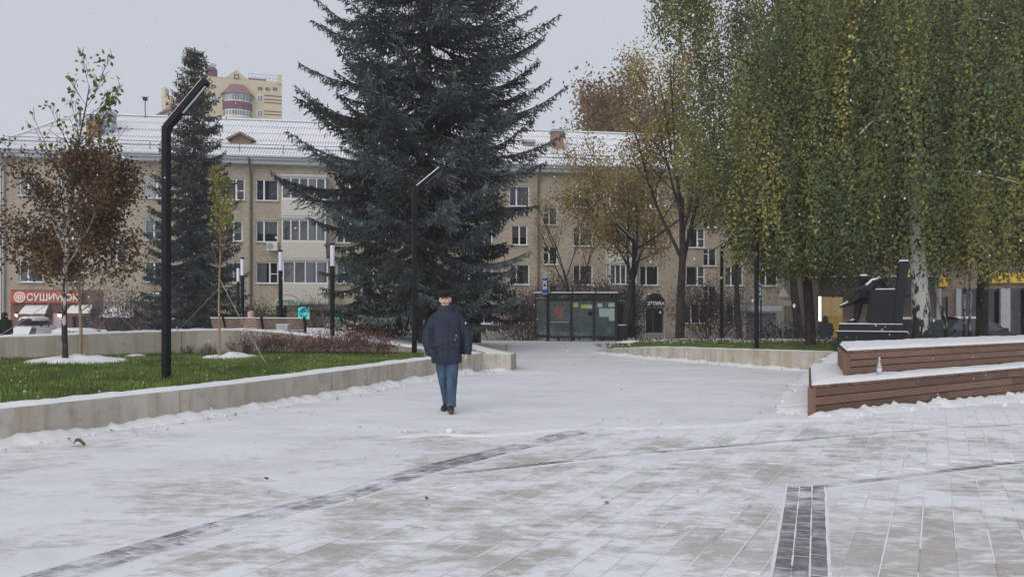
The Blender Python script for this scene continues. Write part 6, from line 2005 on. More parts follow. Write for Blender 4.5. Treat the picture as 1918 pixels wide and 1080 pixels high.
YGRN = [(.20, .22, .05), (.13, .165, .04), (.28, .25, .06), (.09, .12, .035)]
# --- young trees on the left lawn
SAP = dict(H=7.25, trunkfrac=.92, r=.066, rmin=.005, taper=.86, wobble=.07, seg=[12, 7, 5], up=[.3, .55, .3], levels=2, n=[26, 7], start=[.34, .2], ang=[(28, 52), (25, 50)], ratio=[.40, .42], shrink=.62, rr=.55)
tree('birch_tree', 'young white barked birch with green leaves left only at the top', basepx(123.5, 16.4, .36), dict(SAP), 21,
     [dict(n=340, spread=.06, size=(.085, .14), cols=YGRN, hang=.7, zmin=4.3), dict(n=2600, spread=.12, size=(.05, .09), cols=BROWN, hang=.4, zmin=2.2, zmax=4.5)], BIRCH_Y, 'young trees on the left lawn')
BRN = dict(SAP, H=4.75, r=.042, n=[34, 9], start=[.26, .15], ang=[(45, 80), (30, 60)], ratio=[.48, .42], shrink=.5, up=[.3, .25, .15], )
tree('young_tree', 'young tree with dense withered brown leaves just behind the white birch', basepx(151, 17.6, .36), BRN, 24,
     [dict(n=12500, zmax=4.75, spread=.15, size=(.055, .10), cols=BROWN, hang=.4, zmin=1.9)], BARK_Y, 'young trees on the left lawn')
THIN = dict(SAP, H=5.0, r=.036, n=[12, 4], start=[.50, .2], ang=[(25, 45), (25, 45)], ratio=[.26, .4], shrink=.5)
tree('young_tree', 'thin sapling with few yellow green leaves beside the lamp post on the lawn', basepx(410, 17.9, .37), THIN, 31,
     [dict(n=330, spread=.06, size=(.07, .12), cols=[(.26, .27, .05), (.20, .22, .05), (.32, .28, .07)], hang=.6, zmin=3.0), dict(n=90, spread=.1, size=(.05, .08), cols=BROWN, zmin=1.5, zmax=3)], BARK_Y, 'young trees on the left lawn')
# guy ropes of the planted trees
ROPE = plain('guy_rope', (.33, .30, .26), .9)
for (a, b, lab) in ((W(410, 520, 17.9), G(500, 684, .37), 'taut guy rope from the thin sapling slanting down to the lawn on the right'), (W(123, 545, 16.4), G(2, 652, .37) + Vector((0, 0, .4)), 'taut guy rope from the birch slanting to the left edge'),
                    (W(151, 520, 17.6), W(258, 622, 19.4), 'taut guy rope from the brown leaved tree slanting right to the curved wall'), (W(410, 540, 17.9), W(318, 632, 19.3), 'taut guy rope from the thin sapling slanting left to the curved wall')):
    m = MB(); m.tube([a, a.lerp(b, .5) + Vector((0, 0, -.03)), b], .008, 5)
    tag(m.build('guy_rope', ROPE), lab, 'rope', 'guy ropes of the young trees')

# --- spruces
def spruce(name, label, base, H, radius, z0, nwh, seed, blues, cones=0, cone_z=0, nb=(6, 8), dens=1.0, droop=(-.38, .22), trunk_r=.3, tw=(.13, .25), hang=1.0, group=None, extra=()):
    rr = random.Random(seed); rs = np.random.RandomState(seed)
    t = thing(name, label, 'tree', base, 0, group)
    m = MB(); m.tube([(0, 0, -.2), (0, 0, H * .3), (0, 0, H * .65), (0, 0, H)], [trunk_r, trunk_r * .75, trunk_r * .4, .02], 9)
    C, AX, SD, TI = [], [], [], []
    def twig(c, ax, w, col):
        C.append(c); AX.append(ax); SD.append(w); TI.append(col)
    for k in range(nwh):
        f = (k + rr.uniform(-.3, .3)) / nwh; z = z0 + (H - z0) * f
        n = rr.randint(*nb)
        a0 = rr.uniform(0, 6.28)
        ex = [e for e in extra if z <= e[1] < z0 + (H - z0) * (k + 1) / nwh]
        for j in range(n + len(ex)):
            a = a0 + 2 * math.pi * j / n + rr.uniform(-.25, .25)
            L = radius(z) * rr.uniform(.74, 1.10)
            if j >= n: a, L = ex[j - n][0], ex[j - n][2]
            if L < .12: continue
            dirh = np.array([math.cos(a), math.sin(a), 0.0]); side = np.array([-math.sin(a), math.cos(a), 0.0])
            s0 = lerp(droop[0], droop[1], f) + rr.uniform(-.10, .10); cur = rr.uniform(.12, .30)
            zj = z + rr.uniform(-.3, .3) * (H - z0) / nwh
            N = max(5, int(L / .16))
            pts = []
            for i in range(N + 1):
                q = i / N
                pts.append(dirh * L * q + side * L * .06 * math.sin(q * 3 + j) + np.array([0, 0, zj + L * (s0 * q - cur * math.sin(q * math.pi) * .45 + cur * .75 * q ** 3)]))
            m.tube([Vector(p) for p in pts], [max(.012, .05 * L / 4 * (1 - i / N) + .008) for i in range(N + 1)], 4, cap=False)
            bcol = np.array(blues[rr.randrange(len(blues))]) * rr.uniform(.75, 1.25)
            for i in range(N + 1):
                q = i / N
                if q < .14 and rr.random() < .6: continue
                p = pts[i]; fwd = (pts[min(i + 1, N)] - pts[max(i - 1, 0)]); fwd = fwd / (np.linalg.norm(fwd) + 1e-9)
                wid = (.40 * L * (1 - q) ** .7 * min(1, q * 3) + .14)
                nt = int(rr.uniform(4, 7) * dens)
                for s in range(nt):
                    sg = rr.choice((-1, 1)); ln = wid * rr.uniform(.45, 1.0)
                    d = fwd * rr.uniform(.35, .9) + side * sg * rr.uniform(.4, 1.0) + np.array([0, 0, rr.uniform(-.55, -.02)])
                    d /= np.linalg.norm(d)
                    # a lateral spray: short twigs along it
                    steps = max(1, int(ln / .11))
                    for u in range(steps):
                        c = p + d * (u * .11)
                        tl = rr.uniform(*tw)
                        dd = d + np.array([rr.gauss(0, .3), rr.gauss(0, .3), rr.gauss(-.12, .28)]); dd /= np.linalg.norm(dd)
                        w = np.cross(dd, np.array([rr.gauss(0, 1), rr.gauss(0, 1), rr.gauss(0, 1)])); w = w / (np.linalg.norm(w) + 1e-9) * rr.uniform(.016, .028)
                        twig(c, dd * tl, w, np.array((.62, .63, .66)) if rr.random() < .004 else bcol * rr.uniform(.7, 1.35) * (1.0 + .35 * (u == steps - 1)))
                for s in range(int(rr.uniform(2, 6) * hang)):      # hanging twigs
                    c = p + side * rr.gauss(0, wid * .3) + np.array([0, 0, -.02])
                    tl = rr.uniform(.18, .46) * (1 - .35 * q)
                    dd = np.array([rr.gauss(0, .16), rr.gauss(0, .16), -1.0]); dd /= np.linalg.norm(dd)
                    w = np.cross(dd, np.array([rr.gauss(0, 1), rr.gauss(0, 1), .1])); w = w / (np.linalg.norm(w) + 1e-9) * rr.uniform(.015, .025)
                    twig(c, dd * tl, w, bcol * rr.uniform(.6, 1.15))
                if cones and z > cone_z and q > .45 and rr.random() < cones:
                    for s in range(rr.randint(1, 3)):
                        c = p + np.array([rr.gauss(0, .12), rr.gauss(0, .12), -.04]); dd = np.array([rr.gauss(0, .12), rr.gauss(0, .12), -1.0])
                        w = np.cross(dd, np.array([rr.gauss(0, 1), rr.gauss(0, 1), .1])); w = w / (np.linalg.norm(w) + 1e-9) * .038
                        twig(c, dd * rr.uniform(.14, .22), w, np.array((.19, .11, .075)) * rr.uniform(.7, 1.3))
    m.build('trunk', BARK, t, smooth=True)
    link('crown', leaf_mesh('crown', C, AX, SD, TI, NEEDLE, .4, crossed=True), t)
    return t
BLUE_S = [(.050, .068, .063), (.078, .104, .099), (.112, .142, .139), (.058, .076, .060), (.155, .192, .193)]
GREEN_S = [(.034, .052, .048), (.048, .070, .066), (.068, .095, .093), (.038, .054, .044)]
def rad_big(z):
    pr = [(0, 2.6), (1.2, 2.9), (3.0, 3.4), (5.5, 4.0), (7.2, 4.55), (9.5, 4.35), (11.5, 3.9), (14, 3.1), (18, 1.6), (20.5, .1)]
    for a, b in zip(pr, pr[1:]):
        if a[0] <= z <= b[0]: return lerp(a[1], b[1], (z - a[0]) / (b[0] - a[0]))
    return .1
spruce('spruce_tree', 'huge blue green spruce with upswept branches in the middle of the square', basepx(798, 27.5, .3), 20.0, rad_big, 1.55, 36, 3, BLUE_S, cones=.07, cone_z=5.5, nb=(7, 9), dens=.95, trunk_r=.36, droop=(-.34, .30), group='spruces of the square', extra=((3.05, 6.9, 5.8), (3.3, 6.5, 5.2), (.15, 9.3, 5.0), (-.1, 11.2, 4.7)))
spruce('spruce_tree', 'lower spruce whose branches fill the gap left of the large spruce foot', basepx(688, 30.5, .2), 9.5, lambda z: 2.5 * (1 - z / 9.9) ** .6, .9, 17, 5, BLUE_S, nb=(6, 7), dens=.8, trunk_r=.22, group='spruces of the square')
spruce('spruce_tree', 'slim spruce behind the walking man, right of the large spruce foot', basepx(893, 33, .0), 9.0, lambda z: 2.3 * (1 - z / 9.4) ** .6, 1.6, 15, 6, [(.03, .045, .036), (.04, .058, .045), (.05, .06, .04)], nb=(5, 7), dens=.75, trunk_r=.2, group='spruces of the square')
spruce('spruce_tree', 'narrow tall spruce full of brown cones behind the tallest lamp post', basepx(364, 41, -1.0), 16.4, lambda z: 3.2 * (1 - z / 16.6) ** .70 + .15, 1.5, 46, 7, GREEN_S, cones=.7, cone_z=8.8, nb=(7, 9), dens=.7, droop=(-.40, .10), trunk_r=.22, tw=(.16, .3), hang=.7, group='spruces of the square')

# --- weeping birches on the right
def weeping(label, base, H, trunk, crowns, n_str, seed, cols, wts, zlo, group, trunk_r=.22, bark=BIRCH_W, extra=None, lift=None):
    rr = random.Random(seed); rs = np.random.RandomState(seed)
    t = thing('weeping_birch', label, 'tree', base, 0, group)
    m = MB(); tp = [Vector(p) for p in trunk]; tp = resample(tp, .6)
    m.tube(tp, [lerp(trunk_r, .035, (i / (len(tp) - 1)) ** .8) for i in range(len(tp))], 10)
    limbs = []
    for k in range(26):
        i = int(lerp(.28, .96, k / 25) * (len(tp) - 1)); p = tp[i]
        a = k * 2.4 + rr.uniform(-.4, .4); cx, cy, cr = crowns
        tgt = Vector((cx + cr * math.cos(a) * rr.uniform(.45, .95), cy + cr * .8 * math.sin(a) * rr.uniform(.45, .95), 0))
        d = tgt - Vector((p.x, p.y, 0)); dl = d.length
        P = []
        rise = rr.uniform(.25, .6)
        for q in [j / 9 for j in range(10)]:
            P.append(p + d * q + Vector((0, 0, dl * (rise * 1.5 * q - rise * 1.6 * q * q * 1.0)) ) + Vector((0, 0, .3 * math.sin(q * 4 + k))))
        m.tube(P, [lerp(.055, .012, q / 9) for q in range(10)], 5, cap=False)
        if k % 2: m.tube([p_ + Vector((0, 0, .05)) for p_ in P[2:8]], [.022] * 6, 4, cap=False, m=1)
        limbs.append(P)
    tw_ = MB()
    C, AX, SD, TI = [], [], [], []
    for s in range(n_str):
        if rr.random() < .55:
            P = rr.choice(limbs); j = rr.uniform(2, 8.99); p = P[int(j)].lerp(P[int(j) + 1], j % 1) + Vector((rr.gauss(0, .35), rr.gauss(0, .35), 0))
        else:
            a = rr.uniform(0, 6.28); r = crowns[2] * rr.uniform(0, 1) ** .5 * 1.05
            p = Vector((crowns[0] + r * math.cos(a), crowns[1] + r * .8 * math.sin(a), rr.uniform(zlo + 2.0, H - (r / crowns[2]) ** 2 * H * .28)))
        ln = rr.uniform(1.2, 3.6)
        if extra and s < extra[4]:
            p = Vector((rr.uniform(extra[0], extra[1]), rr.gauss(-.9, .7), rr.uniform(extra[2], extra[3]))); ln = rr.uniform(1.2, 3.2) * (.35 + .65 * (p.x - extra[0]) / (extra[1] - extra[0])) + .3 * nz(p.x * 2.2, 1, 5)
        lo = zlo + 1.0 * nz(p.x * .55, p.y * .3, seed) + .55 * nz(p.x * 2.1, p.y * 2.0, seed + 3)
        if lift: lo += lift[2] * (1 - ss(lift[0], lift[1], p.x))
        ln = min(ln, p.z - lo)
        if ln < .3: continue
        ci = rs.choice(len(cols), p=wts)
        # neighbouring strands turn colour together
        if nz(p.x * .5, p.z * .35, seed + 7) > .28: ci = min(len(cols) - 1, ci + 2)
        base_c = np.array(cols[ci]) * rr.uniform(.8, 1.2)
        n = int(ln / .052)
        dx, dy = rr.gauss(0, .10), rr.gauss(0, .10); ph = rr.uniform(0, 6)
        z = np.arange(n) / max(n, 1)
        c = np.stack([p.x + dx * z * ln + .05 * np.sin(z * ln * 2 + ph), p.y + dy * z * ln + .05 * np.cos(z * ln * 2.3 + ph), p.z - z * ln], 1)
        if rr.random() < .10:
            tw_.tube([Vector(c[0]), Vector(c[n // 2]), Vector(c[-1])], .006, 3, cap=False)
        c = c + rs.normal(0, .075, (n, 3))
        ax = rs.normal(0, .6, (n, 3)); ax[:, 2] -= .8; ax /= np.linalg.norm(ax, axis=1, keepdims=True)
        sd = np.cross(ax, rnd_unit(rs, n)); sd /= (np.linalg.norm(sd, axis=1, keepdims=True) + 1e-9)
        sz = rs.uniform(.06, .105, (n, 1))
        C.append(c); AX.append(ax * sz); SD.append(sd * sz * .40); TI.append(base_c * rs.uniform(.7, 1.3, (n, 1)))
    m.build('trunk', [bark, SNOW], t, smooth=True)
    stuff(tw_.build('twigs', BARK_B, t))
    link('crown', leaf_mesh('crown', np.concatenate(C), np.concatenate(AX), np.concatenate(SD), np.concatenate(TI), LEAF), t)
    return t
BCOL = [(.105, .148, .078), (.142, .188, .085), (.19, .222, .088), (.25, .255, .09), (.34, .305, .098), (.44, .36, .11)]
BW_ = [.18, .25, .27, .18, .09, .03]
weeping('large weeping birch with black and white trunk right of the monument', basepx(1727, 21.5, .3), 13.5, [(0, 0, -.2), (-.03, 0, 1.2), (-.12, .05, 3.4), (-.05, .2, 7), (-.5, .2, 13)], (-.3, -.2, 4.7), 2600, 41, BCOL, BW_, 2.3, 'weeping birches on the right', trunk_r=.27)
weeping('weeping birch hanging nearest the sky, its dark trunk behind the right lawn', basepx(1519, 25.5, .1), 13.0, [(0, 0, -.2), (-.1, 0, 2), (-.5, -.1, 5), (-.9, -.3, 9), (-1.4, -.4, 12.6)], (-.75, -.9, 3.75), 3000, 43, BCOL, BW_, 2.35, 'weeping birches on the right', trunk_r=.19, bark=BARK, extra=(-5.4, -3.6, 10.6, 14.2, 420), lift=(-4.6, -1.6, 3.4))
weeping('weeping birch at the right edge with yellowing brown hanging leaves', basepx(1838, 24.5, .1), 12.5, [(0, 0, -.2), (.05, 0, 2), (.1, -.1, 5), (.5, -.3, 9), (.9, -.4, 12.2)], (1.0, -.6, 4.2), 2200, 47, [(.09, .115, .055), (.12, .135, .06), (.18, .17, .065), (.24, .17, .075), (.28, .18, .08), (.33, .2, .09)], [.25, .25, .2, .15, .1, .05], 2.9, 'weeping birches on the right', trunk_r=.2, bark=BARK)
BR2 = dict(SAP, H=6.2, r=.085, n=[20, 7], start=[.38, .2], ang=[(30, 60), (30, 60)], ratio=[.36, .45], shrink=.5, wobble=.12)
tree('birch_tree', 'thin crooked white birch stem with brown leaves before the shop windows', basepx(1779, 23.5, .15), BR2, 51, [dict(n=3600, spread=.16, size=(.05, .085), cols=BROWN + [(.2, .16, .05)], hang=.5, zmin=1.7)], BIRCH, 'thin birches on the right')
for px, Y, lab, sd_ in ((1803, 27.0, 'thinner pale birch stem between the crooked birch and the grey pilaster', 52), (1814, 26.0, 'slender white birch stem nearest the grey pilaster', 53)):
    tree('birch_tree', lab, basepx(px, Y, .0), dict(BR2, H=6.5, r=.06, n=[14, 5]), sd_, [dict(n=1500, spread=.16, size=(.05, .085), cols=BROWN, hang=.5, zmin=1.8)], BIRCH, 'thin birches on the right')

# --- broadleaf trees between the square and the house
AUT = dict(H=21, trunkfrac=.30, r=.27, rmin=.008, taper=.55, wobble=.12, seg=[6, 8, 6, 4], up=[.1, .35, .25, .1], levels=3, n=[5, 7, 6], start=[.55, .25, .2], ang=[(18, 48), (28, 58), (30, 65)], ratio=[1.25, .45, .42], shrink=.35, rr=.62)
YEL_L = [(.42, .33, .10), (.34, .28, .09), (.26, .235, .085), (.47, .36, .11), (.30, .21, .09)]
tree('autumn_tree', 'forked autumn tree with thin yellow leaves beside the optician canopy', basepx(1272, 34, .05), dict(AUT, r=.22, wobble=.08, n=[6, 7, 6], start=[.42, .25, .2], ang=[(10, 34), (28, 58), (30, 65)], ratio=[1.3, .42, .42]), 69, [dict(n=12500, spread=.34, size=(.08, .15), cols=YEL_L, hang=.5)], BARK, 'autumn trees before the house')
tree('autumn_tree', 'spreading autumn tree with ochre leaves hiding the house behind the bus shelter', basepx(1168, 43, -1.0), dict(AUT, H=19.5, r=.24, n=[6, 7, 6], ang=[(25, 58), (28, 58), (30, 65)]), 62, [dict(n=17000, spread=.42, size=(.09, .17), cols=[(.38, .28, .10), (.29, .225, .09), (.45, .33, .11), (.22, .18, .09)], hang=.5)], BARK, 'autumn trees before the house')
tree('autumn_tree', 'slim nearly bare tree left of the bus stop sign above the shelter', basepx(1075, 44, -1.0), dict(AUT, H=12, r=.13, trunkfrac=.42, ang=[(20, 45), (25, 50), (30, 55)]), 63, [dict(n=1500, spread=.3, size=(.07, .12), cols=YEL_L, hang=.5)], BARK, 'autumn trees before the house')
tree('autumn_tree', 'dark stemmed tree with olive leaves between two lamp posts on the right', basepx(1386, 33.5, .0), dict(AUT, H=11, r=.15, trunkfrac=.45), 64, [dict(n=9500, spread=.3, size=(.07, .13), cols=[(.10, .10, .035), (.15, .13, .045), (.2, .15, .05)], hang=.5)], BARK, 'autumn trees before the house')
tree('autumn_tree', 'dark trunk leaning left behind the right lawn, beside the small shed', basepx(1503, 35, -.1), dict(AUT, H=10.5, r=.23, trunkfrac=.5, wobble=.06), 65, [dict(n=7000, spread=.3, size=(.07, .13), cols=[(.07, .085, .03), (.12, .12, .04), (.17, .14, .05)], hang=.5)], BARK, 'autumn trees before the house', lean=(-.17, 0, 1))
tree('autumn_tree', 'tall background tree with rusty foliage rising behind the roof', basepx(1168, 78, -1.2), dict(AUT, H=25.5, trunkfrac=.86, r=.4, n=[26, 7, 5], start=[.55, .25, .2], shrink=.0, wobble=.05, taper=.85, up=[.3, .35, .25, .1], ang=[(35, 65), (25, 50), (30, 60)], ratio=[.36, .45, .4]), 66, [dict(n=17000, spread=.6, size=(.22, .42), cols=[(.24, .145, .075), (.28, .18, .09), (.20, .125, .07)], hang=.6)], BARK_B, 'autumn trees before the house')
tree('autumn_tree', 'tall grey bare topped tree behind the roof right of the rusty one', basepx(1262, 72, -1.2), dict(AUT, H=25, trunkfrac=.62, r=.35, n=[12, 7, 5], ratio=[.55, .45, .4], taper=.8), 67, [dict(n=2600, spread=.6, size=(.16, .28), cols=YEL_L, hang=.6)], BARK_B, 'autumn trees before the house')
tree('autumn_tree', 'distant tree crown peeping over the left roof ridge beside the metal box', basepx(190, 75, -1.2), dict(AUT, H=20.5, trunkfrac=.86, r=.3, n=[14, 6, 5], ratio=[.2, .4, .4], taper=.8), 68, [dict(n=3500, spread=.4, size=(.2, .34), cols=[(.06, .08, .03), (.1, .1, .04)], hang=.5)], BARK_B, 'autumn trees before the house')
# --- shrubs in front of the house
SHR = dict(H=3.0, trunkfrac=.55, r=.05, rmin=.007, taper=.7, wobble=.16, seg=[5, 5, 4], up=[.1, .2, .1], levels=2, n=[7, 7], start=[.25, .15], ang=[(20, 55), (25, 60)], ratio=[.75, .55], shrink=.25, rr=.6)
PURP = m_bark('purple_twig', (.075, .055, .055), (.15, .11, .105), 10)
PTW = [(.085, .065, .065), (.11, .08, .075), (.14, .10, .08), (.07, .055, .05)]
def shrub(label, px, Y, z, H, stems, seed, n, cols, size=(.05, .10), bark=PURP, sp=.5, spread=.16, cat='shrub', group='bare shrubs before the brick house', name='shrub'):
    tree(name, label, basepx(px, Y, z), dict(SHR, H=H), seed, [dict(n=n, spread=spread, size=size, cols=cols, hang=.2)], bark, group, stems=stems, spread_st=sp, cat=cat)
shrub('purplish bare bushy tree left of the tallest lamp post before the shops', 238, 46.5, -1.1, 5.2, 7, 71, 3000, PTW, (.07, .14), spread=.25)
shrub('twiggy rust brown bush right of the tallest lamp post', 345, 45.5, -1.1, 4.4, 7, 72, 2600, [(.12, .075, .05), (.16, .10, .06), (.09, .065, .05)], (.06, .13), spread=.25)
shrub('rounded olive brown bush left of the pharmacy canopy', 478, 46, -1.1, 3.9, 6, 73, 3600, [(.085, .08, .04), (.11, .09, .045), (.06, .065, .035)], (.06, .13), spread=.25)
shrub('bare grey brown bush spreading in front of the lowest balcony', 604, 47, -1.1, 4.2, 7, 74, 1700, PTW, (.05, .11), spread=.25)
shrub('wide purplish brown bare bush left of the bus shelter', 985, 44.5, -1.1, 5.0, 10, 75, 7000, PTW, (.06, .12), spread=.28)
shrub('dense brown bare bush behind the bus shelter', 1058, 47, -1.1, 6.4, 10, 76, 8000, [(.095, .075, .06), (.12, .095, .06), (.08, .07, .05)], (.06, .12), spread=.28)
shrub('dark evergreen bush between the bus shelter and the far lamp post', 1140, 46, -1.1, 5.4, 8, 77, 9000, [(.035, .05, .025), (.05, .065, .03), (.08, .085, .04)], (.07, .14), spread=.3)
shrub('dark green bush left of the optician door', 1166, 45.5, -1.1, 2.9, 4, 78, 4000, [(.035, .05, .025), (.05, .06, .03)], (.07, .13), spread=.25)
shrub('dull brown bush right of the forked autumn tree', 1335, 45, -1.1, 5.4, 9, 79, 7000, PTW + [(.12, .11, .05)], (.06, .12), spread=.28)
shrub('small snowy dark bush in front of the kiosk shed', 1454, 40.5, -1.0, 2.6, 6, 80, 1700, [(.04, .055, .03), (.05, .06, .035), (.6, .6, .62)], (.06, .12), spread=.2)
# low reddish shrubs along the curved wall
RED_L = [(.25, .07, .068), (.19, .065, .058), (.30, .10, .08), (.18, .10, .075)]
redp = [(320, 19.05, .24, 60), (352, 19.15, .3, 90), (392, 19.35, .35, 120), (446, 19.4, .45, 260), (482, 19.35, .62, 560), (515, 19.3, .55, 520), (548, 19.3, .62, 620), (577, 19.25, .5, 420), (612, 19.2, .62, 620), (640, 19.1, .66, 720), (668, 18.95, .7, 800), (694, 18.8, .62, 700), (716, 18.7, .52, 460)]
where = ['first bare sprig left of the thin sapling', 'second bare sprig left of the thin sapling', 'sparse sprig touching the thin sapling trunk', 'sparse red shrub just right of the thin sapling', 'red shrub below the bench utility box, left side', 'red shrub directly below the grey utility box', 'red shrub below the right end of the curved bench', 'smaller red shrub left of the nearest light column', 'red shrub at the foot of the nearest light column', 'bushy red shrub right of the nearest light column', 'tallest bushy red shrub where the curved wall sinks', 'bushy red shrub left of the lamp post by the man', 'last low red shrub before the lamp post by the man']
for i, (px, Y, h, n) in enumerate(redp):
    tree('low_shrub', where[i] + ' on the lawn', basepx(px, Y, .38), dict(SHR, H=h * 1.55, r=.008, rmin=.0022, n=[6, 4]), 90 + i, [dict(n=n, spread=.045, size=(.025, .05), cols=RED_L, hang=.2)], PURP, 'low red shrubs along the curved wall', stems=7, spread_st=.55, cat='shrub')

# ================================================================== FALLEN LEAVES, SNOW IN THE AIR
rs = np.random.RandomState(77)
n = 420
P = np.zeros((n, 3)); k = 0
pts = []
while len(pts) < n:
    u = rs.rand()
    if u < .28:
        s = rs.uniform(5, FS_[-1]); q = at_s(FP_, FS_, s); d = abs(rs.normal(.25, .3)) + .05; x, y = q.x + .85 * d, q.y - .5 * d
    elif u < .42:
        t = rs.rand() * 12; q = at_s([Vector((p[0], p[1], 0)) for p in reversed(RW)], arclen([Vector((p[0], p[1], 0)) for p in reversed(RW)]), t); d = abs(rs.normal(.3, .4)) + .1; x, y = q.x - .6 * d, q.y - .8 * d
    elif u < .55:
        x, y = rs.uniform(-3, 1.5), rs.uniform(26, 35)
    elif u < .62:
        f = rs.rand(); x, y = lerp(4.3, 7.3, f) - abs(rs.normal(.35, .35)), lerp(11, 18, f)
    else:
        y = rs.uniform(5.5, 34); x = rs.uniform(-.5, .3) * y
        ql = np.interp(y, [p.y for p in FP_], [p.x for p in FP_]) if y < 19 else 0
        if x < ql + .2 or x > 3.5: continue
    if y < 4: continue
    pts.append((x, y, hz(x, y) + .018))
P = np.array(pts)
ax = rs.normal(0, 1, (n, 3)); ax[:, 2] = rs.uniform(-.1, .5, n); ax /= np.linalg.norm(ax, axis=1, keepdims=True)
sd = np.cross(ax, np.array([0, 0, 1.0])) + rs.normal(0, .25, (n, 3)); sd /= np.linalg.norm(sd, axis=1, keepdims=True)
s = rs.uniform(.022, .055, (n, 1))
col = np.array([(.10, .075, .05), (.16, .10, .05), (.07, .055, .045), (.22, .15, .06)])[rs.randint(0, 4, n)]
stuff(link('fallen_leaves', leaf_mesh('fallen_leaves', P, ax * s, sd * s * .38, col, LEAF)))
# flecks of snow and a few leaves caught in the left lawn
n = 900
P = pts_between(lawnA, lawnB, lawn_z, 1.0)(rs, n); P[:, 2] += .055
ax = rs.normal(0, 1, (n, 3)); ax[:, 2] *= .3; ax /= np.linalg.norm(ax, axis=1, keepdims=True); sd = np.cross(ax, rnd_unit(rs, n)); s = rs.uniform(.018, .05, (n, 1))
col = np.array([(.78, .79, .82), (.78, .79, .82), (.22, .15, .07), (.3, .24, .08)])[rs.randint(0, 4, n)]
stuff(link('snow_flecks', leaf_mesh('snow_flecks', P, ax * s, sd * s * .45, col, LEAF)))
# leaf litter in the grass strip behind the right lawn
n = 5200
x = rs.uniform(3.5, 17, n); y = rs.uniform(26.5, 34, n)
P = np.stack([x, y, np.array([rz_(a, b) if b < 30.5 else hz(a, b) for a, b in zip(x, y)]) + .02], 1)
ax = rs.normal(0, 1, (n, 3)); ax[:, 2] = np.abs(ax[:, 2]) * .6; ax /= np.linalg.norm(ax, axis=1, keepdims=True); sd = np.cross(ax, rnd_unit(rs, n)); s = rs.uniform(.05, .12, (n, 1))
col = np.array([(.16, .11, .06), (.22, .16, .07), (.10, .08, .05), (.72, .73, .76), (.75, .76, .78), (.26, .22, .10)])[rs.randint(0, 6, n)]
stuff(link('leaf_litter', leaf_mesh('leaf_litter', P, ax * s, sd * s * .4, col, LEAF)))
# snow lying in that strip
def strip_patch(seed, cx, cy, rx, ry):
    m = MB(); rs_ = []
    for k in range(5):
        t = k / 4
        rs_.append([(cx + rx * t * (1 + .4 * nz(math.cos(a) * 2, math.sin(a) * 2, seed)) * math.cos(a), cy + ry * t * (1 + .4 * nz(math.cos(a) * 2, math.sin(a) * 2, seed)) * math.sin(a), rz_(cx, cy) + .05 * (1 - t ** 2) + (.0 if k < 4 else -.03)) for a in [2 * math.pi * j / 26 for j in range(26)]])
    m.rings(list(reversed(rs_)))
    return stuff(m.build('snow_patch', SNOW, smooth=True))
rq = random.Random(8)
for i in range(16):
    strip_patch(i, rq.uniform(4.5, 15), rq.uniform(27.6, 30.2), rq.uniform(.5, 1.6), rq.uniform(.15, .4))
for i in range(5):
    strip_patch(30 + i, rq.uniform(7.4, 8.6), rq.uniform(16.2, 19), rq.uniform(.2, .5), rq.uniform(.1, .3))
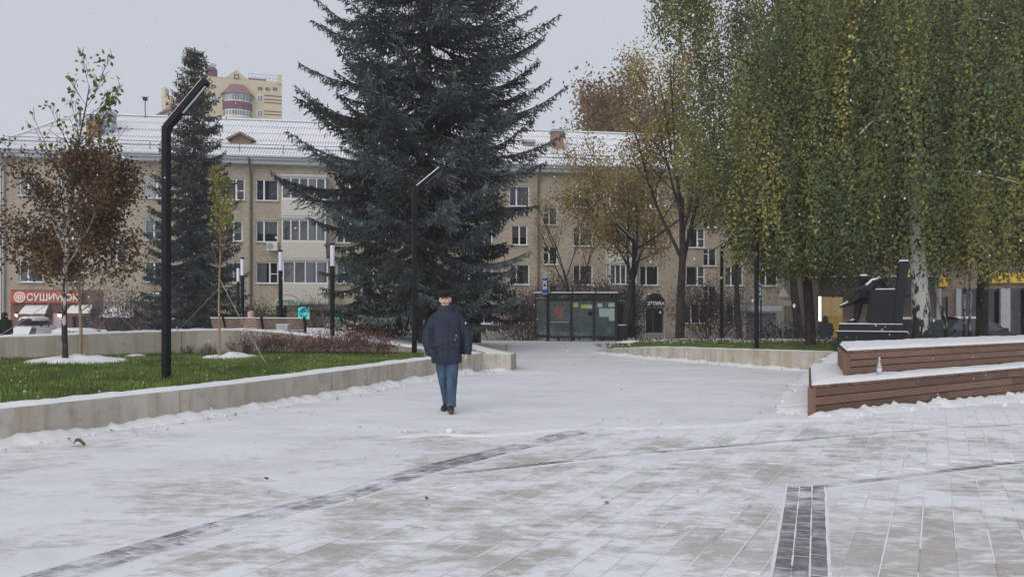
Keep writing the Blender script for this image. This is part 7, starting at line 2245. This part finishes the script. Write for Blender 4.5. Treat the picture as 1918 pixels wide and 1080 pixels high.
# the curled brown leaf and the lump of snow that stand out on the plaza
t = thing('dead_leaf', 'curled dead brown leaf lying on the snow before the left wall', 'leaf', G(149, 835, 0) + Vector((0, 0, .012)))
m = MB(); rs_ = []
for i in range(7):
    q = i / 6; w = .045 * math.sin(math.pi * (.08 + .84 * q)) + .004
    rs_.append([(-.06 + .12 * q, v * w, .018 + .9 * abs(v) ** 1.5 * w + .025 * math.sin(q * 5 + v)) for v in (-1, -.5, 0, .5, 1)])
m.rings(rs_, False, closed=False); m.build('blade', plain('brown_leaf', (.20, .12, .05), .7, .3, 30), t, smooth=True)
m = MB(); m.tube([(-.06, 0, .018), (-.09, .01, .03), (-.115, .03, .025)], .003, 5); m.build('stalk', BARK_B, t)
c = G(843, 810, 0)
m = MB(); m.ball((0, 0, .022), (.055, .045, .035), 14, 10)
for i, (dx, dy, r) in enumerate(((.10, -.02, .014), (-.12, .01, .012), (.06, -.06, .01), (-.09, -.04, .012), (-.55, .02, .02), (-.62, .03, .015))): m.ball((dx, dy, r * .6), r, 8, 6)
me = m.mesh('snow_lump', SNOW, True)
for v in me.vertices: v.co += v.co.normalized() * .012 * nz(v.co.x * 40, v.co.y * 40, v.co.z * 40)
o = link('snow_lump', me, None, c); tag(o, 'small lump of snow lying on the plaza in front of the man', 'snow lump')
# flakes
rs = np.random.RandomState(5); n = 5200
Y = 2.6 + 46 * rs.rand(n) ** .75
X = (rs.rand(n) - .5) * 1.5 * Y; Z = CAMZ + (rs.rand(n) * .95 - .36) * Y
P = np.stack([X, Y, Z], 1); P = P[(P[:, 2] > hz(0, 0) + .05)]
n = len(P); s = rs.uniform(.006, .014, (n, 1)) * (1 + .02 * P[:, 1:2])
ax = rs.normal(0, .35, (n, 3)); ax[:, 2] = -1; ax /= np.linalg.norm(ax, axis=1, keepdims=True)
sd = np.cross(ax, rnd_unit(rs, n)); sd /= np.linalg.norm(sd, axis=1, keepdims=True)
stuff(link('falling_snow', leaf_mesh('falling_snow', P, ax * s * rs.uniform(1, 1.7, (n, 1)), sd * s * .5, np.full((n, 3), .85), FLAKE, .5, crossed=True)))

# ------------------------------------------------------------------ snowy air
hzm = bpy.data.materials.new('snowy_air'); hzm.use_nodes = True
t_ = hzm.node_tree; t_.nodes.clear()
vo_ = t_.nodes.new('ShaderNodeOutputMaterial'); pv_ = t_.nodes.new('ShaderNodeVolumePrincipled')
pv_.inputs['Color'].default_value = (.97, .98, 1.0, 1); pv_.inputs['Density'].default_value = .0009; pv_.inputs['Anisotropy'].default_value = .2
t_.links.new(pv_.outputs[0], vo_.inputs['Volume'])
m = MB(); m.box((0, 340, 20.2), (840, 760, 46))
stuff(m.build('haze', hzm))
